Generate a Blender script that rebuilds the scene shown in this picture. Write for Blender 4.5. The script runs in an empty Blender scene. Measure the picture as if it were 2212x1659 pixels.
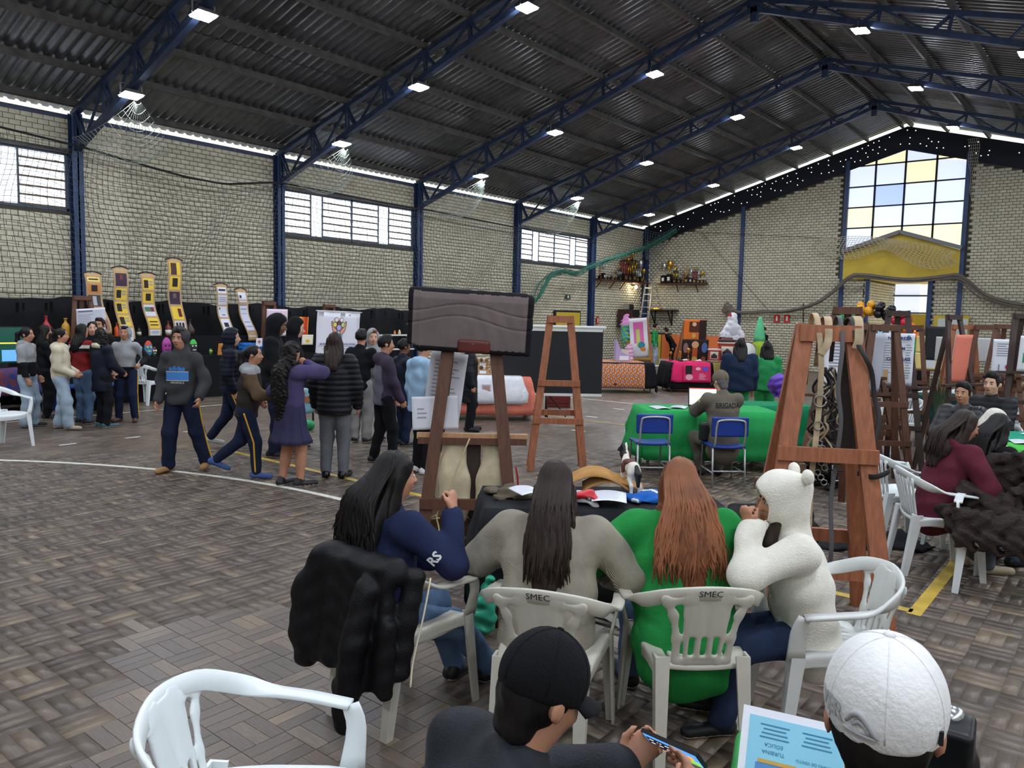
import bpy, bmesh, math, random
import numpy as np
from mathutils import Vector, Matrix, Euler
SC = bpy.context.scene
COL = SC.collection
PI = math.pi
random.seed(7)
RNG = np.random.default_rng(7)
# ---------------------------------------------------------------- camera
_yaw, _pitch, _roll = -0.67934, 0.08863, 0.02226
_f = Vector((math.sin(_yaw) * math.cos(_pitch), math.cos(_yaw) * math.cos(_pitch), -math.sin(_pitch)))
_r = Vector((math.cos(_yaw), -math.sin(_yaw), 0))
_u = _r.cross(_f)
_r2 = _r * math.cos(_roll) + _u * math.sin(_roll)
_u2 = _u * math.cos(_roll) - _r * math.sin(_roll)
cam_data = bpy.data.cameras.new('camera')
cam_data.sensor_width = 36.0
cam_data.lens = 1681.6 / 2212 * 36.0
cam_data.clip_start = 0.05
cam_data.clip_end = 300
cam = bpy.data.objects.new('camera', cam_data)
COL.objects.link(cam)
cam.matrix_world = Matrix(((_r2.x, _u2.x, -_f.x, 0), (_r2.y, _u2.y, -_f.y, 0), (_r2.z, _u2.z, -_f.z, 1.9), (0, 0, 0, 1)))
SC.camera = cam
# ---------------------------------------------------------------- overcast sky
world = bpy.data.worlds.new('overcast_sky')
SC.world = world
world.use_nodes = True
_bg = world.node_tree.nodes['Background']
_bg.inputs[0].default_value = (0.92, 0.95, 0.86, 1)
_bg.inputs[1].default_value = 0.65
# ---------------------------------------------------------------- light levels of the place
LAMP_EMIT = 150.0      # flood lights on the trusses
PANE_EMIT = 0.95       # daylight behind the translucent window panes
SC.view_settings.view_transform = 'Standard'
SC.view_settings.look = 'None'
SC.view_settings.exposure = 0.9
SC.view_settings.gamma = 1.0
SC.view_settings.use_curve_mapping = False
SC.cycles.use_denoising = True
SC.cycles.adaptive_threshold = 0.02
SC.cycles.max_bounces = 6
SC.cycles.diffuse_bounces = 3
SC.cycles.glossy_bounces = 3
SC.cycles.transmission_bounces = 4
SC.cycles.transparent_max_bounces = 8
SC.cycles.caustics_reflective = False
SC.cycles.caustics_refractive = False
SC.cycles.sample_clamp_indirect = 4.0
# ================================================================ helpers
def lin(c):
    out = []
    for v in c[:3]:
        v = v / 255.0
        out.append(v / 12.92 if v <= 0.04045 else ((v + 0.055) / 1.055) ** 2.4)
    return (*out, 1.0)
MATS = {}
def M(name, col=None, rough=0.6, metal=0.0, var=0.0, vs=8.0, bump=0.0, bs=60.0, emit=0.0, spec=0.4, rnd=0.0,
      sheen=0.0, coat=0.0, wave=None, stretch=None, alpha=1.0, trans=0.0, col2=None):
    """procedural principled material; colours given as sRGB 0-255"""
    if name in MATS:
        return MATS[name]
    m = bpy.data.materials.new(name)
    MATS[name] = m
    m.use_nodes = True
    nt = m.node_tree
    N, L = nt.nodes, nt.links
    b = N['Principled BSDF']
    c = lin(col)
    b.inputs['Base Color'].default_value = c
    b.inputs['Roughness'].default_value = rough
    b.inputs['Metallic'].default_value = metal
    b.inputs['Specular IOR Level'].default_value = spec
    if sheen: b.inputs['Sheen Weight'].default_value = sheen
    if coat:
        b.inputs['Coat Weight'].default_value = coat
        b.inputs['Coat Roughness'].default_value = 0.15
    if alpha < 1: b.inputs['Alpha'].default_value = alpha
    if trans: b.inputs['Transmission Weight'].default_value = trans
    m.diffuse_color = c
    if emit:
        b.inputs['Emission Color'].default_value = c
        b.inputs['Emission Strength'].default_value = emit
    src = None
    vec = None
    if var or bump or col2:
        tc = N.new('ShaderNodeTexCoord')
        vec = tc.outputs['Object']
        if stretch:
            mp = N.new('ShaderNodeMapping')
            mp.inputs['Scale'].default_value = stretch
            L.new(vec, mp.inputs['Vector'])
            vec = mp.outputs['Vector']
    if var or rnd or col2:
        val = None
        if var or col2:
            nz = N.new('ShaderNodeTexNoise')
            nz.inputs['Scale'].default_value = vs
            nz.inputs['Detail'].default_value = 3
            nz.inputs['Roughness'].default_value = 0.62
            L.new(vec, nz.inputs['Vector'])
            val = nz.outputs['Fac']
        mix = N.new('ShaderNodeMix'); mix.data_type = 'RGBA'
        if col2:
            rp = N.new('ShaderNodeMapRange')
            rp.inputs['From Min'].default_value = 0.38; rp.inputs['From Max'].default_value = 0.62
            L.new(val, rp.inputs['Value']); L.new(rp.outputs['Result'], mix.inputs['Factor'])
            mix.inputs['A'].default_value = c; mix.inputs['B'].default_value = lin(col2)
            src = mix.outputs['Result']
        elif var:
            rp = N.new('ShaderNodeMapRange')
            rp.inputs['From Min'].default_value = 0.3; rp.inputs['From Max'].default_value = 0.7
            L.new(val, rp.inputs['Value']); L.new(rp.outputs['Result'], mix.inputs['Factor'])
            mix.inputs['A'].default_value = tuple(max(0, x * (1 - var)) for x in c[:3]) + (1,)
            mix.inputs['B'].default_value = tuple(min(1, x * (1 + var)) for x in c[:3]) + (1,)
            src = mix.outputs['Result']
        if rnd:
            oi = N.new('ShaderNodeObjectInfo')
            at = N.new('ShaderNodeAttribute'); at.attribute_name = 'rnd'
            ad = N.new('ShaderNodeMath'); ad.operation = 'ADD'
            L.new(oi.outputs['Random'], ad.inputs[0]); L.new(at.outputs['Fac'], ad.inputs[1])
            fr = N.new('ShaderNodeMath'); fr.operation = 'FRACT'; L.new(ad.outputs[0], fr.inputs[0])
            mr = N.new('ShaderNodeMapRange')
            mr.inputs['To Min'].default_value = 1 - rnd; mr.inputs['To Max'].default_value = 1 + rnd
            L.new(fr.outputs[0], mr.inputs['Value'])
            vm = N.new('ShaderNodeVectorMath'); vm.operation = 'SCALE'
            if src is None: vm.inputs[0].default_value = c[:3]
            else: L.new(src, vm.inputs[0])
            L.new(mr.outputs['Result'], vm.inputs['Scale'])
            src = vm.outputs[0]
        L.new(src, b.inputs['Base Color'])
    if bump:
        if wave:
            t = N.new('ShaderNodeTexWave'); t.inputs['Scale'].default_value = bs
            t.bands_direction = wave; t.inputs['Distortion'].default_value = 1.2
            t.inputs['Detail'].default_value = 2
        else:
            t = N.new('ShaderNodeTexNoise'); t.inputs['Scale'].default_value = bs; t.inputs['Detail'].default_value = 2
        L.new(vec, t.inputs['Vector'])
        bp = N.new('ShaderNodeBump'); bp.inputs['Strength'].default_value = bump
        bp.inputs['Distance'].default_value = 0.01
        L.new(t.outputs['Fac'], bp.inputs['Height']); L.new(bp.outputs['Normal'], b.inputs['Normal'])
    return m
def fab(name, col, rough=0.9, var=0.10, **k):
    k.setdefault('bump', 0.25); k.setdefault('bs', 140.0); k.setdefault('vs', 9.0); k.setdefault('spec', 0.2)
    return M(name, col, rough=rough, var=var, **k)
def tag(o, label=None, cat=None, group=None, kind=None):
    if label: o['label'] = label
    if cat: o['category'] = cat
    if group: o['group'] = group
    if kind: o['kind'] = kind
    return o
def thing(name, label, cat, loc=(0, 0, 0), rz=0.0, group=None, kind=None):
    o = bpy.data.objects.new(name, None)
    o.empty_display_size = 0.1
    COL.objects.link(o)
    o.location = loc if len(loc) == 3 else (loc[0], loc[1], 0)
    o.rotation_euler = (0, 0, rz)
    return tag(o, label, cat, group, kind)
def link(name, me, parent=None, loc=None, rot=None, scale=None):
    o = bpy.data.objects.new(name, me)
    COL.objects.link(o)
    if parent is not None: o.parent = parent
    if loc is not None: o.location = loc
    if rot is not None: o.rotation_euler = rot
    if scale is not None: o.scale = scale
    return o
def copy_tree(o, parent=None):
    c = o.copy(); COL.objects.link(c); c.parent = parent
    for ch in o.children: copy_tree(ch, c)
    return c
def mesh(name, V, F, mats, mi=None, smooth=False, rnd=None):
    me = bpy.data.meshes.new(name)
    V = np.asarray(V, dtype=np.float32)
    if isinstance(F, np.ndarray):
        k = F.shape[1]; n = len(F)
        me.vertices.add(len(V)); me.vertices.foreach_set('co', V.ravel())
        me.loops.add(n * k); me.loops.foreach_set('vertex_index', F.astype(np.int32).ravel())
        me.polygons.add(n); me.polygons.foreach_set('loop_start', np.arange(0, n * k, k, dtype=np.int32))
        me.polygons.foreach_set('loop_total', np.full(n, k, dtype=np.int32))
        me.update(calc_edges=True)
    else:
        me.from_pydata(V.tolist(), [], F)
    for m in (mats if isinstance(mats, (list, tuple)) else [mats]): me.materials.append(m)
    if mi is not None: me.polygons.foreach_set('material_index', np.asarray(mi, dtype=np.int32))
    if smooth: me.polygons.foreach_set('use_smooth', np.ones(len(me.polygons), dtype=bool))
    if rnd is not None:
        a = me.attributes.new('rnd', 'FLOAT', 'FACE'); a.data.foreach_set('value', np.asarray(rnd, dtype=np.float32))
    me.update()
    return me
def nrm(v):
    v = np.asarray(v, float); n = np.linalg.norm(v); return v / n if n > 1e-9 else v
def rotm(rx=0, ry=0, rz=0):
    return np.array(Euler((rx, ry, rz)).to_matrix())
class MB:
    """collects simple shapes into one mesh"""
    def __init__(s): s.V = []; s.F = []; s.I = []; s.S = []; s.mi = 0; s.sm = False
    def add(s, V, F, smooth=None):
        o = len(s.V); s.V += [tuple(map(float, v)) for v in V]
        for f in F: s.F.append(tuple(i + o for i in f)); s.I.append(s.mi); s.S.append(s.sm if smooth is None else smooth)
        return s
    def box(s, c, d, R=None, taper=1.0):
        x, y, z = d[0] / 2, d[1] / 2, d[2] / 2
        P = np.array([(-x, -y, -z), (x, -y, -z), (x, y, -z), (-x, y, -z), (-x * taper, -y * taper, z), (x * taper, -y * taper, z), (x * taper, y * taper, z), (-x * taper, y * taper, z)])
        if R is not None: P = P @ np.asarray(R).T
        return s.add(P + np.asarray(c, float), [(0, 3, 2, 1), (4, 5, 6, 7), (0, 1, 5, 4), (1, 2, 6, 5), (2, 3, 7, 6), (3, 0, 4, 7)])
    def beam(s, a, b, w, h, up=(0, 0, 1), t=1.0):
        a = np.asarray(a, float); b = np.asarray(b, float)
        d = nrm(b - a); up = np.asarray(up, float)
        if abs(d @ nrm(up)) > 0.98: up = np.array((1.0, 0, 0)) if abs(d[0]) < 0.9 else np.array((0, 1.0, 0))
        r = nrm(np.cross(d, up)); u = np.cross(r, d)
        P = [a - r * w / 2 - u * h / 2, a + r * w / 2 - u * h / 2, a + r * w / 2 + u * h / 2, a - r * w / 2 + u * h / 2]
        w *= t; h *= t
        P += [b - r * w / 2 - u * h / 2, b + r * w / 2 - u * h / 2, b + r * w / 2 + u * h / 2, b - r * w / 2 + u * h / 2]
        return s.add(P, [(0, 3, 2, 1), (4, 5, 6, 7), (0, 1, 5, 4), (1, 2, 6, 5), (2, 3, 7, 6), (3, 0, 4, 7)])
    def tube(s, pts, r, n=8, cap=True, flat=None):
        """tube along pts; r scalar or list; flat=(vector, factor) squashes the section along a direction"""
        P = np.asarray(pts, float); k = len(P)
        r = np.full(k, r, float) if np.isscalar(r) else np.asarray(r, float)
        V = []; prev = None
        for i in range(k):
            d = nrm(P[min(i + 1, k - 1)] - P[max(i - 1, 0)])
            ref = prev if prev is not None else (np.array((0, 0, 1.0)) if abs(d[2]) < 0.9 else np.array((1.0, 0, 0)))
            x = nrm(ref - d * (ref @ d)); prev = x; y = np.cross(d, x)
            for j in range(n):
                a = 2 * PI * j / n
                o = (x * math.cos(a) + y * math.sin(a)) * r[i]
                if flat is not None:
                    q = nrm(flat[0]); o = o - q * (o @ q) * (1 - flat[1])
                V.append(P[i] + o)
        F = []
        for i in range(k - 1):
            for j in range(n):
                F.append((i * n + j, i * n + (j + 1) % n, (i + 1) * n + (j + 1) % n, (i + 1) * n + j))
        s.add(V, F, True)
        if cap:
            o = len(s.V) - len(V)
            for f in (tuple(o + j for j in reversed(range(n))), tuple(o + (k - 1) * n + j for j in range(n))):
                s.F.append(f); s.I.append(s.mi); s.S.append(False)
        return s
    def lathe(s, prof, n=16, c=(0, 0, 0), R=None, smooth=True):
        V = []
        for r, z in prof:
            for j in range(n):
                a = 2 * PI * j / n; V.append((r * math.cos(a), r * math.sin(a), z))
        V = np.array(V)
        if R is not None: V = V @ np.asarray(R).T
        F = []
        for i in range(len(prof) - 1):
            for j in range(n):
                F.append((i * n + j, i * n + (j + 1) % n, (i + 1) * n + (j + 1) % n, (i + 1) * n + j))
        F2 = [tuple(reversed(range(n))), tuple((len(prof) - 1) * n + j for j in range(n))]
        s.add(V + np.asarray(c, float), F, smooth)
        o = len(s.V) - len(V)
        for f in F2: s.F.append(tuple(o + i for i in f)); s.I.append(s.mi); s.S.append(False)
        return s
    def prism(s, poly, thick, frame=None):
        """poly: 2-D outline (ccw) extruded by thick; frame=(origin, ex, ey, ez)"""
        o, ex, ey, ez = frame if frame else ((0, 0, 0), (1, 0, 0), (0, 1, 0), (0, 0, 1))
        o, ex, ey, ez = [np.asarray(q, float) for q in (o, ex, ey, ez)]
        n = len(poly)
        V = [o + ex * x + ey * y for x, y in poly] + [o + ex * x + ey * y + ez * thick for x, y in poly]
        F = [tuple(reversed(range(n))), tuple(range(n, 2 * n))] + [(i, (i + 1) % n, n + (i + 1) % n, n + i) for i in range(n)]
        return s.add(V, F, False)
    def sheet(s, G, thick=0.0, smooth=True):
        """grid G[i][j] of points; thick offsets a second layer to close it"""
        G = np.asarray(G, float); a, b = G.shape[:2]
        F = [(i * b + j, (i + 1) * b + j, (i + 1) * b + j + 1, i * b + j + 1) for i in range(a - 1) for j in range(b - 1)]
        if not thick: return s.add(G.reshape(-1, 3), F, smooth)
        du = np.gradient(G, axis=0); dv = np.gradient(G, axis=1)
        nn = np.cross(du, dv); nn /= np.maximum(np.linalg.norm(nn, axis=2, keepdims=True), 1e-9)
        B = G - nn * thick; o = a * b
        F2 = [tuple(o + i for i in reversed(f)) for f in F]
        rim = [i * b for i in range(a)] + [(a - 1) * b + j for j in range(1, b)] + [i * b + b - 1 for i in range(a - 2, -1, -1)] + [j for j in range(b - 2, 0, -1)]
        F3 = [(rim[i], rim[i] + o, rim[(i + 1) % len(rim)] + o, rim[(i + 1) % len(rim)]) for i in range(len(rim))]
        s.add(np.concatenate([G.reshape(-1, 3), B.reshape(-1, 3)]), F + F2, smooth)
        base = len(s.V) - 2 * o
        for f in F3: s.F.append(tuple(base + i for i in f)); s.I.append(s.mi); s.S.append(False)
        return s
    def data(s, name, mats):
        me = mesh(name, s.V, s.F, mats, s.I)
        me.polygons.foreach_set('use_smooth', np.array(s.S, dtype=bool))
        return me
    def build(s, name, mats, parent=None, loc=None, rot=None):
        return link(name, s.data(name, mats), parent, loc, rot)
def text(body, size, mat, parent=None, loc=(0, 0, 0), rot=(0, 0, 0), name='lettering', depth=0.0008, align='CENTER', bend=None, sx=1.0, bold=0.0):
    cu = bpy.data.curves.new(name, 'FONT')
    cu.body = body; cu.size = size; cu.extrude = depth; cu.align_x = align; cu.align_y = 'CENTER'; cu.offset = bold
    cu.resolution_u = 2
    t = bpy.data.objects.new('tmp', cu); COL.objects.link(t)
    dg = bpy.context.evaluated_depsgraph_get()
    me = bpy.data.meshes.new_from_object(t.evaluated_get(dg))
    bpy.data.objects.remove(t); bpy.data.curves.remove(cu)
    me.materials.clear(); me.materials.append(mat)
    if sx != 1.0 or bend:
        for v in me.vertices:
            v.co.x *= sx
            if bend: v.co = bend(v.co)
    return link(name, me, parent, loc, rot)
# ---------------------------------------------------------------- signed distance modelling (organic shapes)
class SD:
    def __init__(s, k=0.02): s.p = []; s.k = k
    def cone(s, a, b, ra, rb, k=None, flat=None, op='+'):
        s.p.append(('c', np.asarray(a, float), np.asarray(b, float), ra, rb, flat, s.k if k is None else k, op)); return s
    def chain(s, pts, rs, k=None, flat=None, op='+'):
        for i in range(len(pts) - 1): s.cone(pts[i], pts[i + 1], rs[i], rs[i + 1], k, flat, op)
        return s
    def ell(s, c, r, R=None, k=None, op='+'):
        s.p.append(('e', np.asarray(c, float), np.asarray(r, float), None if R is None else np.asarray(R, float), s.k if k is None else k, op)); return s
    def box(s, c, hd, R=None, rd=0.01, k=None, op='+'):
        s.p.append(('b', np.asarray(c, float), np.asarray(hd, float), None if R is None else np.asarray(R, float), rd, s.k if k is None else k, op)); return s
    def cut(s, pt, n):   # removes everything on the side n points to
        s.p.append(('h', np.asarray(pt, float), nrm(n), 0.0, '-')); return s
    def bounds(s):
        lo = np.full(3, 1e9); hi = np.full(3, -1e9)
        for q in s.p:
            if q[-1] != '+': continue
            l, h = s.pb(q); lo = np.minimum(lo, l); hi = np.maximum(hi, h)
        return lo, hi
    @staticmethod
    def pb(q):
        if q[0] == 'c':
            a, b, ra, rb = q[1:5]; r = max(ra, rb)
            return np.minimum(a, b) - r, np.maximum(a, b) + r
        if q[0] == 'e':
            r = q[2] if q[3] is None else np.sqrt((q[3] ** 2) @ (q[2] ** 2)); return q[1] - r, q[1] + r
        r = q[2] + q[4] if q[3] is None else np.abs(q[3]) @ (q[2] + q[4]); return q[1] - r, q[1] + r
    @staticmethod
    def ev(q, P):
        if q[0] == 'c':
            a, b, ra, rb, flat = q[1:6]
            ba = b - a; pa = P - a
            if flat is not None:
                n, f = flat; n = nrm(n)
                pa = pa + (pa @ n)[..., None] * n * (1 / f - 1)
                ba = ba + (ba @ n) * n * (1 / f - 1)
            t = np.clip((pa @ ba) / max(ba @ ba, 1e-12), 0, 1)
            d = np.linalg.norm(pa - t[..., None] * ba, axis=-1) - (ra + (rb - ra) * t)
            return d * (flat[1] if flat is not None and flat[1] < 1 else 1.0)
        if q[0] == 'e':
            d = P - q[1]
            if q[3] is not None: d = d @ q[3]
            k0 = np.linalg.norm(d / q[2], axis=-1); k1 = np.linalg.norm(d / q[2] ** 2, axis=-1)
            return k0 * (k0 - 1) / np.maximum(k1, 1e-9)
        if q[0] == 'b':
            d = P - q[1]
            if q[3] is not None: d = d @ q[3]
            d = np.abs(d) - q[2]
            return np.linalg.norm(np.maximum(d, 0), axis=-1) + np.minimum(d.max(-1), 0) - q[4]
        return -((P - q[1]) @ q[2])
    def mesh(s, res, disp=None, warp=None):
        lo, hi = s.bounds(); m = max(q[-2] for q in s.p) * 0.5 + 2.5 * res
        lo = lo - m; hi = hi + m
        n = np.maximum(np.ceil((hi - lo) / res).astype(int) + 1, 4)
        ax = [lo[i] + res * np.arange(n[i]) for i in range(3)]
        F = np.full(n, 0.5, dtype=np.float32)
        for q in s.p:
            k, op = q[-2], q[-1]
            if q[0] == 'h': i0 = np.zeros(3, int); i1 = n
            else:
                l, h = s.pb(q); mm = k + 3 * res
                i0 = np.clip(((l - mm - lo) / res).astype(int), 0, n - 1); i1 = np.clip(((h + mm - lo) / res).astype(int) + 2, 1, n)
            if np.any(i1 <= i0): continue
            sl = tuple(slice(i0[j], i1[j]) for j in range(3))
            P = np.stack(np.meshgrid(*[ax[j][sl[j]] for j in range(3)], indexing='ij'), -1)
            d = s.ev(q, P).astype(np.float32); A = F[sl]
            if op == '+':
                hh = np.maximum(k - np.abs(A - d), 0) / max(k, 1e-6)
                F[sl] = np.minimum(A, d) - hh * hh * k * 0.25
            else:
                d = -d
                hh = np.maximum(k - np.abs(A - d), 0) / max(k, 1e-6)
                F[sl] = np.maximum(A, d) + hh * hh * k * 0.25
        if disp is not None:
            idx = np.nonzero(np.abs(F) < 0.06)
            P = np.stack([ax[j][idx[j]] for j in range(3)], -1)
            F[idx] += disp(P).astype(np.float32)
        return nets(F, lo, res)
def nets(F, lo, res):
    S = F < 0
    n = np.array(F.shape)
    c = [S[a:n[0] - 1 + a, b:n[1] - 1 + b, d:n[2] - 1 + d] for a in (0, 1) for b in (0, 1) for d in (0, 1)]
    cnt = sum(x.astype(np.int8) for x in c)
    act = (cnt > 0) & (cnt < 8)
    I = np.argwhere(act)
    if len(I) == 0: return np.zeros((0, 3)), np.zeros((0, 4), int)
    idx = np.full(act.shape, -1, dtype=np.int64); idx[act] = np.arange(len(I))
    acc = np.zeros((len(I), 3)); num = np.zeros(len(I))
    cor = [np.array((a, b, d)) for a in (0, 1) for b in (0, 1) for d in (0, 1)]
    val = [F[I[:, 0] + q[0], I[:, 1] + q[1], I[:, 2] + q[2]] for q in cor]
    for i in range(8):
        for j in range(i + 1, 8):
            if abs(cor[i] - cor[j]).sum() != 1: continue
            m = (val[i] < 0) != (val[j] < 0)
            t = val[i][m] / (val[i][m] - val[j][m])
            acc[m] += cor[i] + t[:, None] * (cor[j] - cor[i]); num[m] += 1
    V = lo + res * (I + acc / num[:, None])
    Q = []
    for axis in range(3):
        u, w = (axis + 1) % 3, (axis + 2) % 3
        sa = [slice(None)] * 3; sb = [slice(None)] * 3
        sa[axis] = slice(0, -1); sb[axis] = slice(1, None)
        A = S[tuple(sa)]; B = S[tuple(sb)]
        E = np.argwhere(A != B)
        E = E[(E[:, u] > 0) & (E[:, w] > 0) & (E[:, u] < n[u] - 1) & (E[:, w] < n[w] - 1)]
        if not len(E): continue
        flip = ~A[E[:, 0], E[:, 1], E[:, 2]]
        du = np.zeros(3, int); du[u] = 1; dw = np.zeros(3, int); dw[w] = 1
        q = np.stack([idx[tuple((E - du - dw).T)], idx[tuple((E - dw).T)], idx[tuple(E.T)], idx[tuple((E - du).T)]], 1)
        q[flip] = q[flip][:, ::-1]
        Q.append(q)
    Q = np.concatenate(Q)
    Q = Q[(Q >= 0).all(1)]
    return V, Q
def sdobj(name, sd, res, mats, parent=None, loc=None, disp=None, warp=None, sel=None, rot=None, relax=1):
    V, Q = sd.mesh(res, disp)
    if relax:   # one light laplacian pass irons out the grid
        for _ in range(relax):
            acc = np.zeros_like(V); cn = np.zeros(len(V))
            for a, b in ((0, 1), (1, 2), (2, 3), (3, 0)):
                np.add.at(acc, Q[:, a], V[Q[:, b]]); np.add.at(cn, Q[:, a], 1)
            V = V * 0.5 + 0.5 * acc / np.maximum(cn, 1)[:, None]
    mi = None
    if sel is not None: mi = sel(V[Q].mean(1))
    if warp is not None: V = warp(V)
    return link(name, mesh(name, V, Q, mats, mi, smooth=True), parent, loc, rot)
def folds(amp, fx=9.0, fz=5.0, seed=0):
    r = np.random.default_rng(seed); ph = r.uniform(0, 6.28, 6)
    def f(P):
        x, y, z = P[:, 0], P[:, 1], P[:, 2]
        w = np.sin(x * fx * 2.1 + 2.5 * np.sin(z * fz + ph[0]) + ph[1]) * np.sin(y * fx * 2.3 + ph[2] + z * fz * 1.7)
        w += 0.7 * np.sin(z * fx * 4 + 3.0 * np.sin(x * 7 + ph[3]) + ph[4] + y * 9)
        return amp * w
    return f
# ================================================================ the hall
XL, XR, YE, YB = -17.0, 3.3, 30.0, -9.0
XM = -6.86                                   # ridge
COLY = [2.1, 6.84, 11.57, 16.35, 21.04, 25.73]
def roofz(x): return 5.90 + 0.288 * ((x - XL) if x <= XM else (XR - x))
def lowz(x):  return 4.95 + 0.342 * ((x - XL) if x <= XM else (XR - x))
m_brick = M('painted_brick', (200, 193, 170), rough=0.75, var=0.10, vs=3.0, rnd=0.07, bump=0.3, bs=90)
m_joint = M('brick_joint', (70, 66, 54), rough=0.95)
m_blue = M('blue_steel', (42, 62, 100), rough=0.45, var=0.25, vs=4.0)
m_truss = M('truss_steel', (46, 60, 88), rough=0.5, metal=0.2, var=0.3, vs=5.0)
m_purlin = M('purlin_steel', (88, 84, 80), rough=0.6, metal=0.3, var=0.35, vs=4.0)
m_sheet = M('galvanised_sheet', (104, 106, 110), rough=0.36, metal=0.75, var=0.22, vs=2.5, rnd=0.22)
m_dark = M('dark_band', (16, 20, 34), rough=0.7, var=0.2)
m_frame = M('window_frame', (60, 74, 92), rough=0.5)
m_pane = M('bright_pane', (236, 242, 255), rough=0.3, emit=PANE_EMIT)
m_panew = M('white_pane', (216, 226, 250), rough=0.4, emit=0.50, var=0.04, vs=3)
m_paney = M('yellowed_pane', (250, 240, 196), rough=0.4, emit=0.50, var=0.05, vs=3)
m_paneb = M('blue_pane', (176, 198, 240), rough=0.4, emit=0.46)
m_yellow = M('yellow_paint', (196, 168, 58), rough=0.6, var=0.12, vs=2.0)
m_orange = M('orange_paint', (222, 116, 60), rough=0.6, var=0.08)
m_white = M('white_paint', (214, 214, 208), rough=0.6, var=0.06)
def wood_floor(name, stretch):
    m = bpy.data.materials.new(name); MATS[name] = m; m.use_nodes = True
    N, L = m.node_tree.nodes, m.node_tree.links; b = N['Principled BSDF']
    tc = N.new('ShaderNodeTexCoord'); geo = N.new('ShaderNodeNewGeometry')
    oi = N.new('ShaderNodeObjectInfo'); at = N.new('ShaderNodeAttribute'); at.attribute_name = 'rnd'
    ad = N.new('ShaderNodeMath'); ad.operation = 'ADD'; L.new(oi.outputs['Random'], ad.inputs[0]); L.new(at.outputs['Fac'], ad.inputs[1])
    fr = N.new('ShaderNodeMath'); fr.operation = 'FRACT'; L.new(ad.outputs[0], fr.inputs[0])
    rp = N.new('ShaderNodeValToRGB'); L.new(fr.outputs[0], rp.inputs['Fac'])
    cr = rp.color_ramp
    cr.elements[0].color = lin((88, 77, 69)); cr.elements[1].color = lin((132, 116, 95))
    for p, c in ((0.3, (98, 86, 77)), (0.6, (106, 92, 81)), (0.85, (115, 100, 86))):
        e = cr.elements.new(p); e.color = lin(c)
    mp = N.new('ShaderNodeMapping'); mp.inputs['Scale'].default_value = stretch; L.new(geo.outputs['Position'], mp.inputs['Vector'])
    nz = N.new('ShaderNodeTexNoise'); nz.inputs['Scale'].default_value = 9; nz.inputs['Detail'].default_value = 7; nz.inputs['Roughness'].default_value = 0.7
    L.new(mp.outputs['Vector'], nz.inputs['Vector'])
    mr = N.new('ShaderNodeMapRange'); mr.inputs['From Min'].default_value = 0.25; mr.inputs['From Max'].default_value = 0.75
    mr.inputs['To Min'].default_value = 0.62; mr.inputs['To Max'].default_value = 1.32; L.new(nz.outputs['Fac'], mr.inputs['Value'])
    big = N.new('ShaderNodeTexNoise'); big.inputs['Scale'].default_value = 0.9; big.inputs['Detail'].default_value = 4; L.new(geo.outputs['Position'], big.inputs['Vector'])
    mb = N.new('ShaderNodeMapRange'); mb.inputs['To Min'].default_value = 0.8; mb.inputs['To Max'].default_value = 1.2; L.new(big.outputs['Fac'], mb.inputs['Value'])
    mu = N.new('ShaderNodeMath'); mu.operation = 'MULTIPLY'; L.new(mr.outputs['Result'], mu.inputs[0]); L.new(mb.outputs['Result'], mu.inputs[1])
    vm = N.new('ShaderNodeVectorMath'); vm.operation = 'SCALE'; L.new(rp.outputs['Color'], vm.inputs[0]); L.new(mu.outputs[0], vm.inputs['Scale'])
    L.new(vm.outputs[0], b.inputs['Base Color'])
    ro = N.new('ShaderNodeMapRange'); ro.inputs['To Min'].default_value = 0.26; ro.inputs['To Max'].default_value = 0.52
    L.new(big.outputs['Fac'], ro.inputs['Value']); L.new(ro.outputs['Result'], b.inputs['Roughness'])
    b.inputs['Specular IOR Level'].default_value = 0.5
    bp = N.new('ShaderNodeBump'); bp.inputs['Strength'].default_value = 0.12; bp.inputs['Distance'].default_value = 0.004
    L.new(nz.outputs['Fac'], bp.inputs['Height']); L.new(bp.outputs['Normal'], b.inputs['Normal'])
    return m, rp, fr, at, oi
m_fx = wood_floor('floor_wood_across', (1.2, 12, 1))[0]
m_fy = wood_floor('floor_wood_along', (12, 1.2, 1))[0]
# floor far away: the same basket weave, pieces too small to tell apart
m_ff, _rp, _frn, _at, _oi = wood_floor('floor_wood_far', (3, 3, 1))
_N, _L = m_ff.node_tree.nodes, m_ff.node_tree.links
_g = _N.new('ShaderNodeNewGeometry'); _mp = _N.new('ShaderNodeMapping'); _mp.inputs['Scale'].default_value = (1 / 0.074, 1 / 0.148, 1)
_L.new(_g.outputs['Position'], _mp.inputs['Vector'])
_vf = _N.new('ShaderNodeVectorMath'); _vf.operation = 'FLOOR'; _L.new(_mp.outputs['Vector'], _vf.inputs[0])
_wn = _N.new('ShaderNodeTexWhiteNoise'); _wn.noise_dimensions = '3D'; _L.new(_vf.outputs[0], _wn.inputs['Vector'])
_L.new(_wn.outputs['Value'], _rp.inputs['Fac'])
floor = MB().box(((XL + XR) / 2, (YE + YB) / 2, -0.104), (XR - XL + 0.4, YE - YB + 0.4, 0.2)).build('floor', m_ff)
tag(floor, 'dark brown basket-weave parquet floor of the hall', 'floor', kind='structure')
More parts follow.
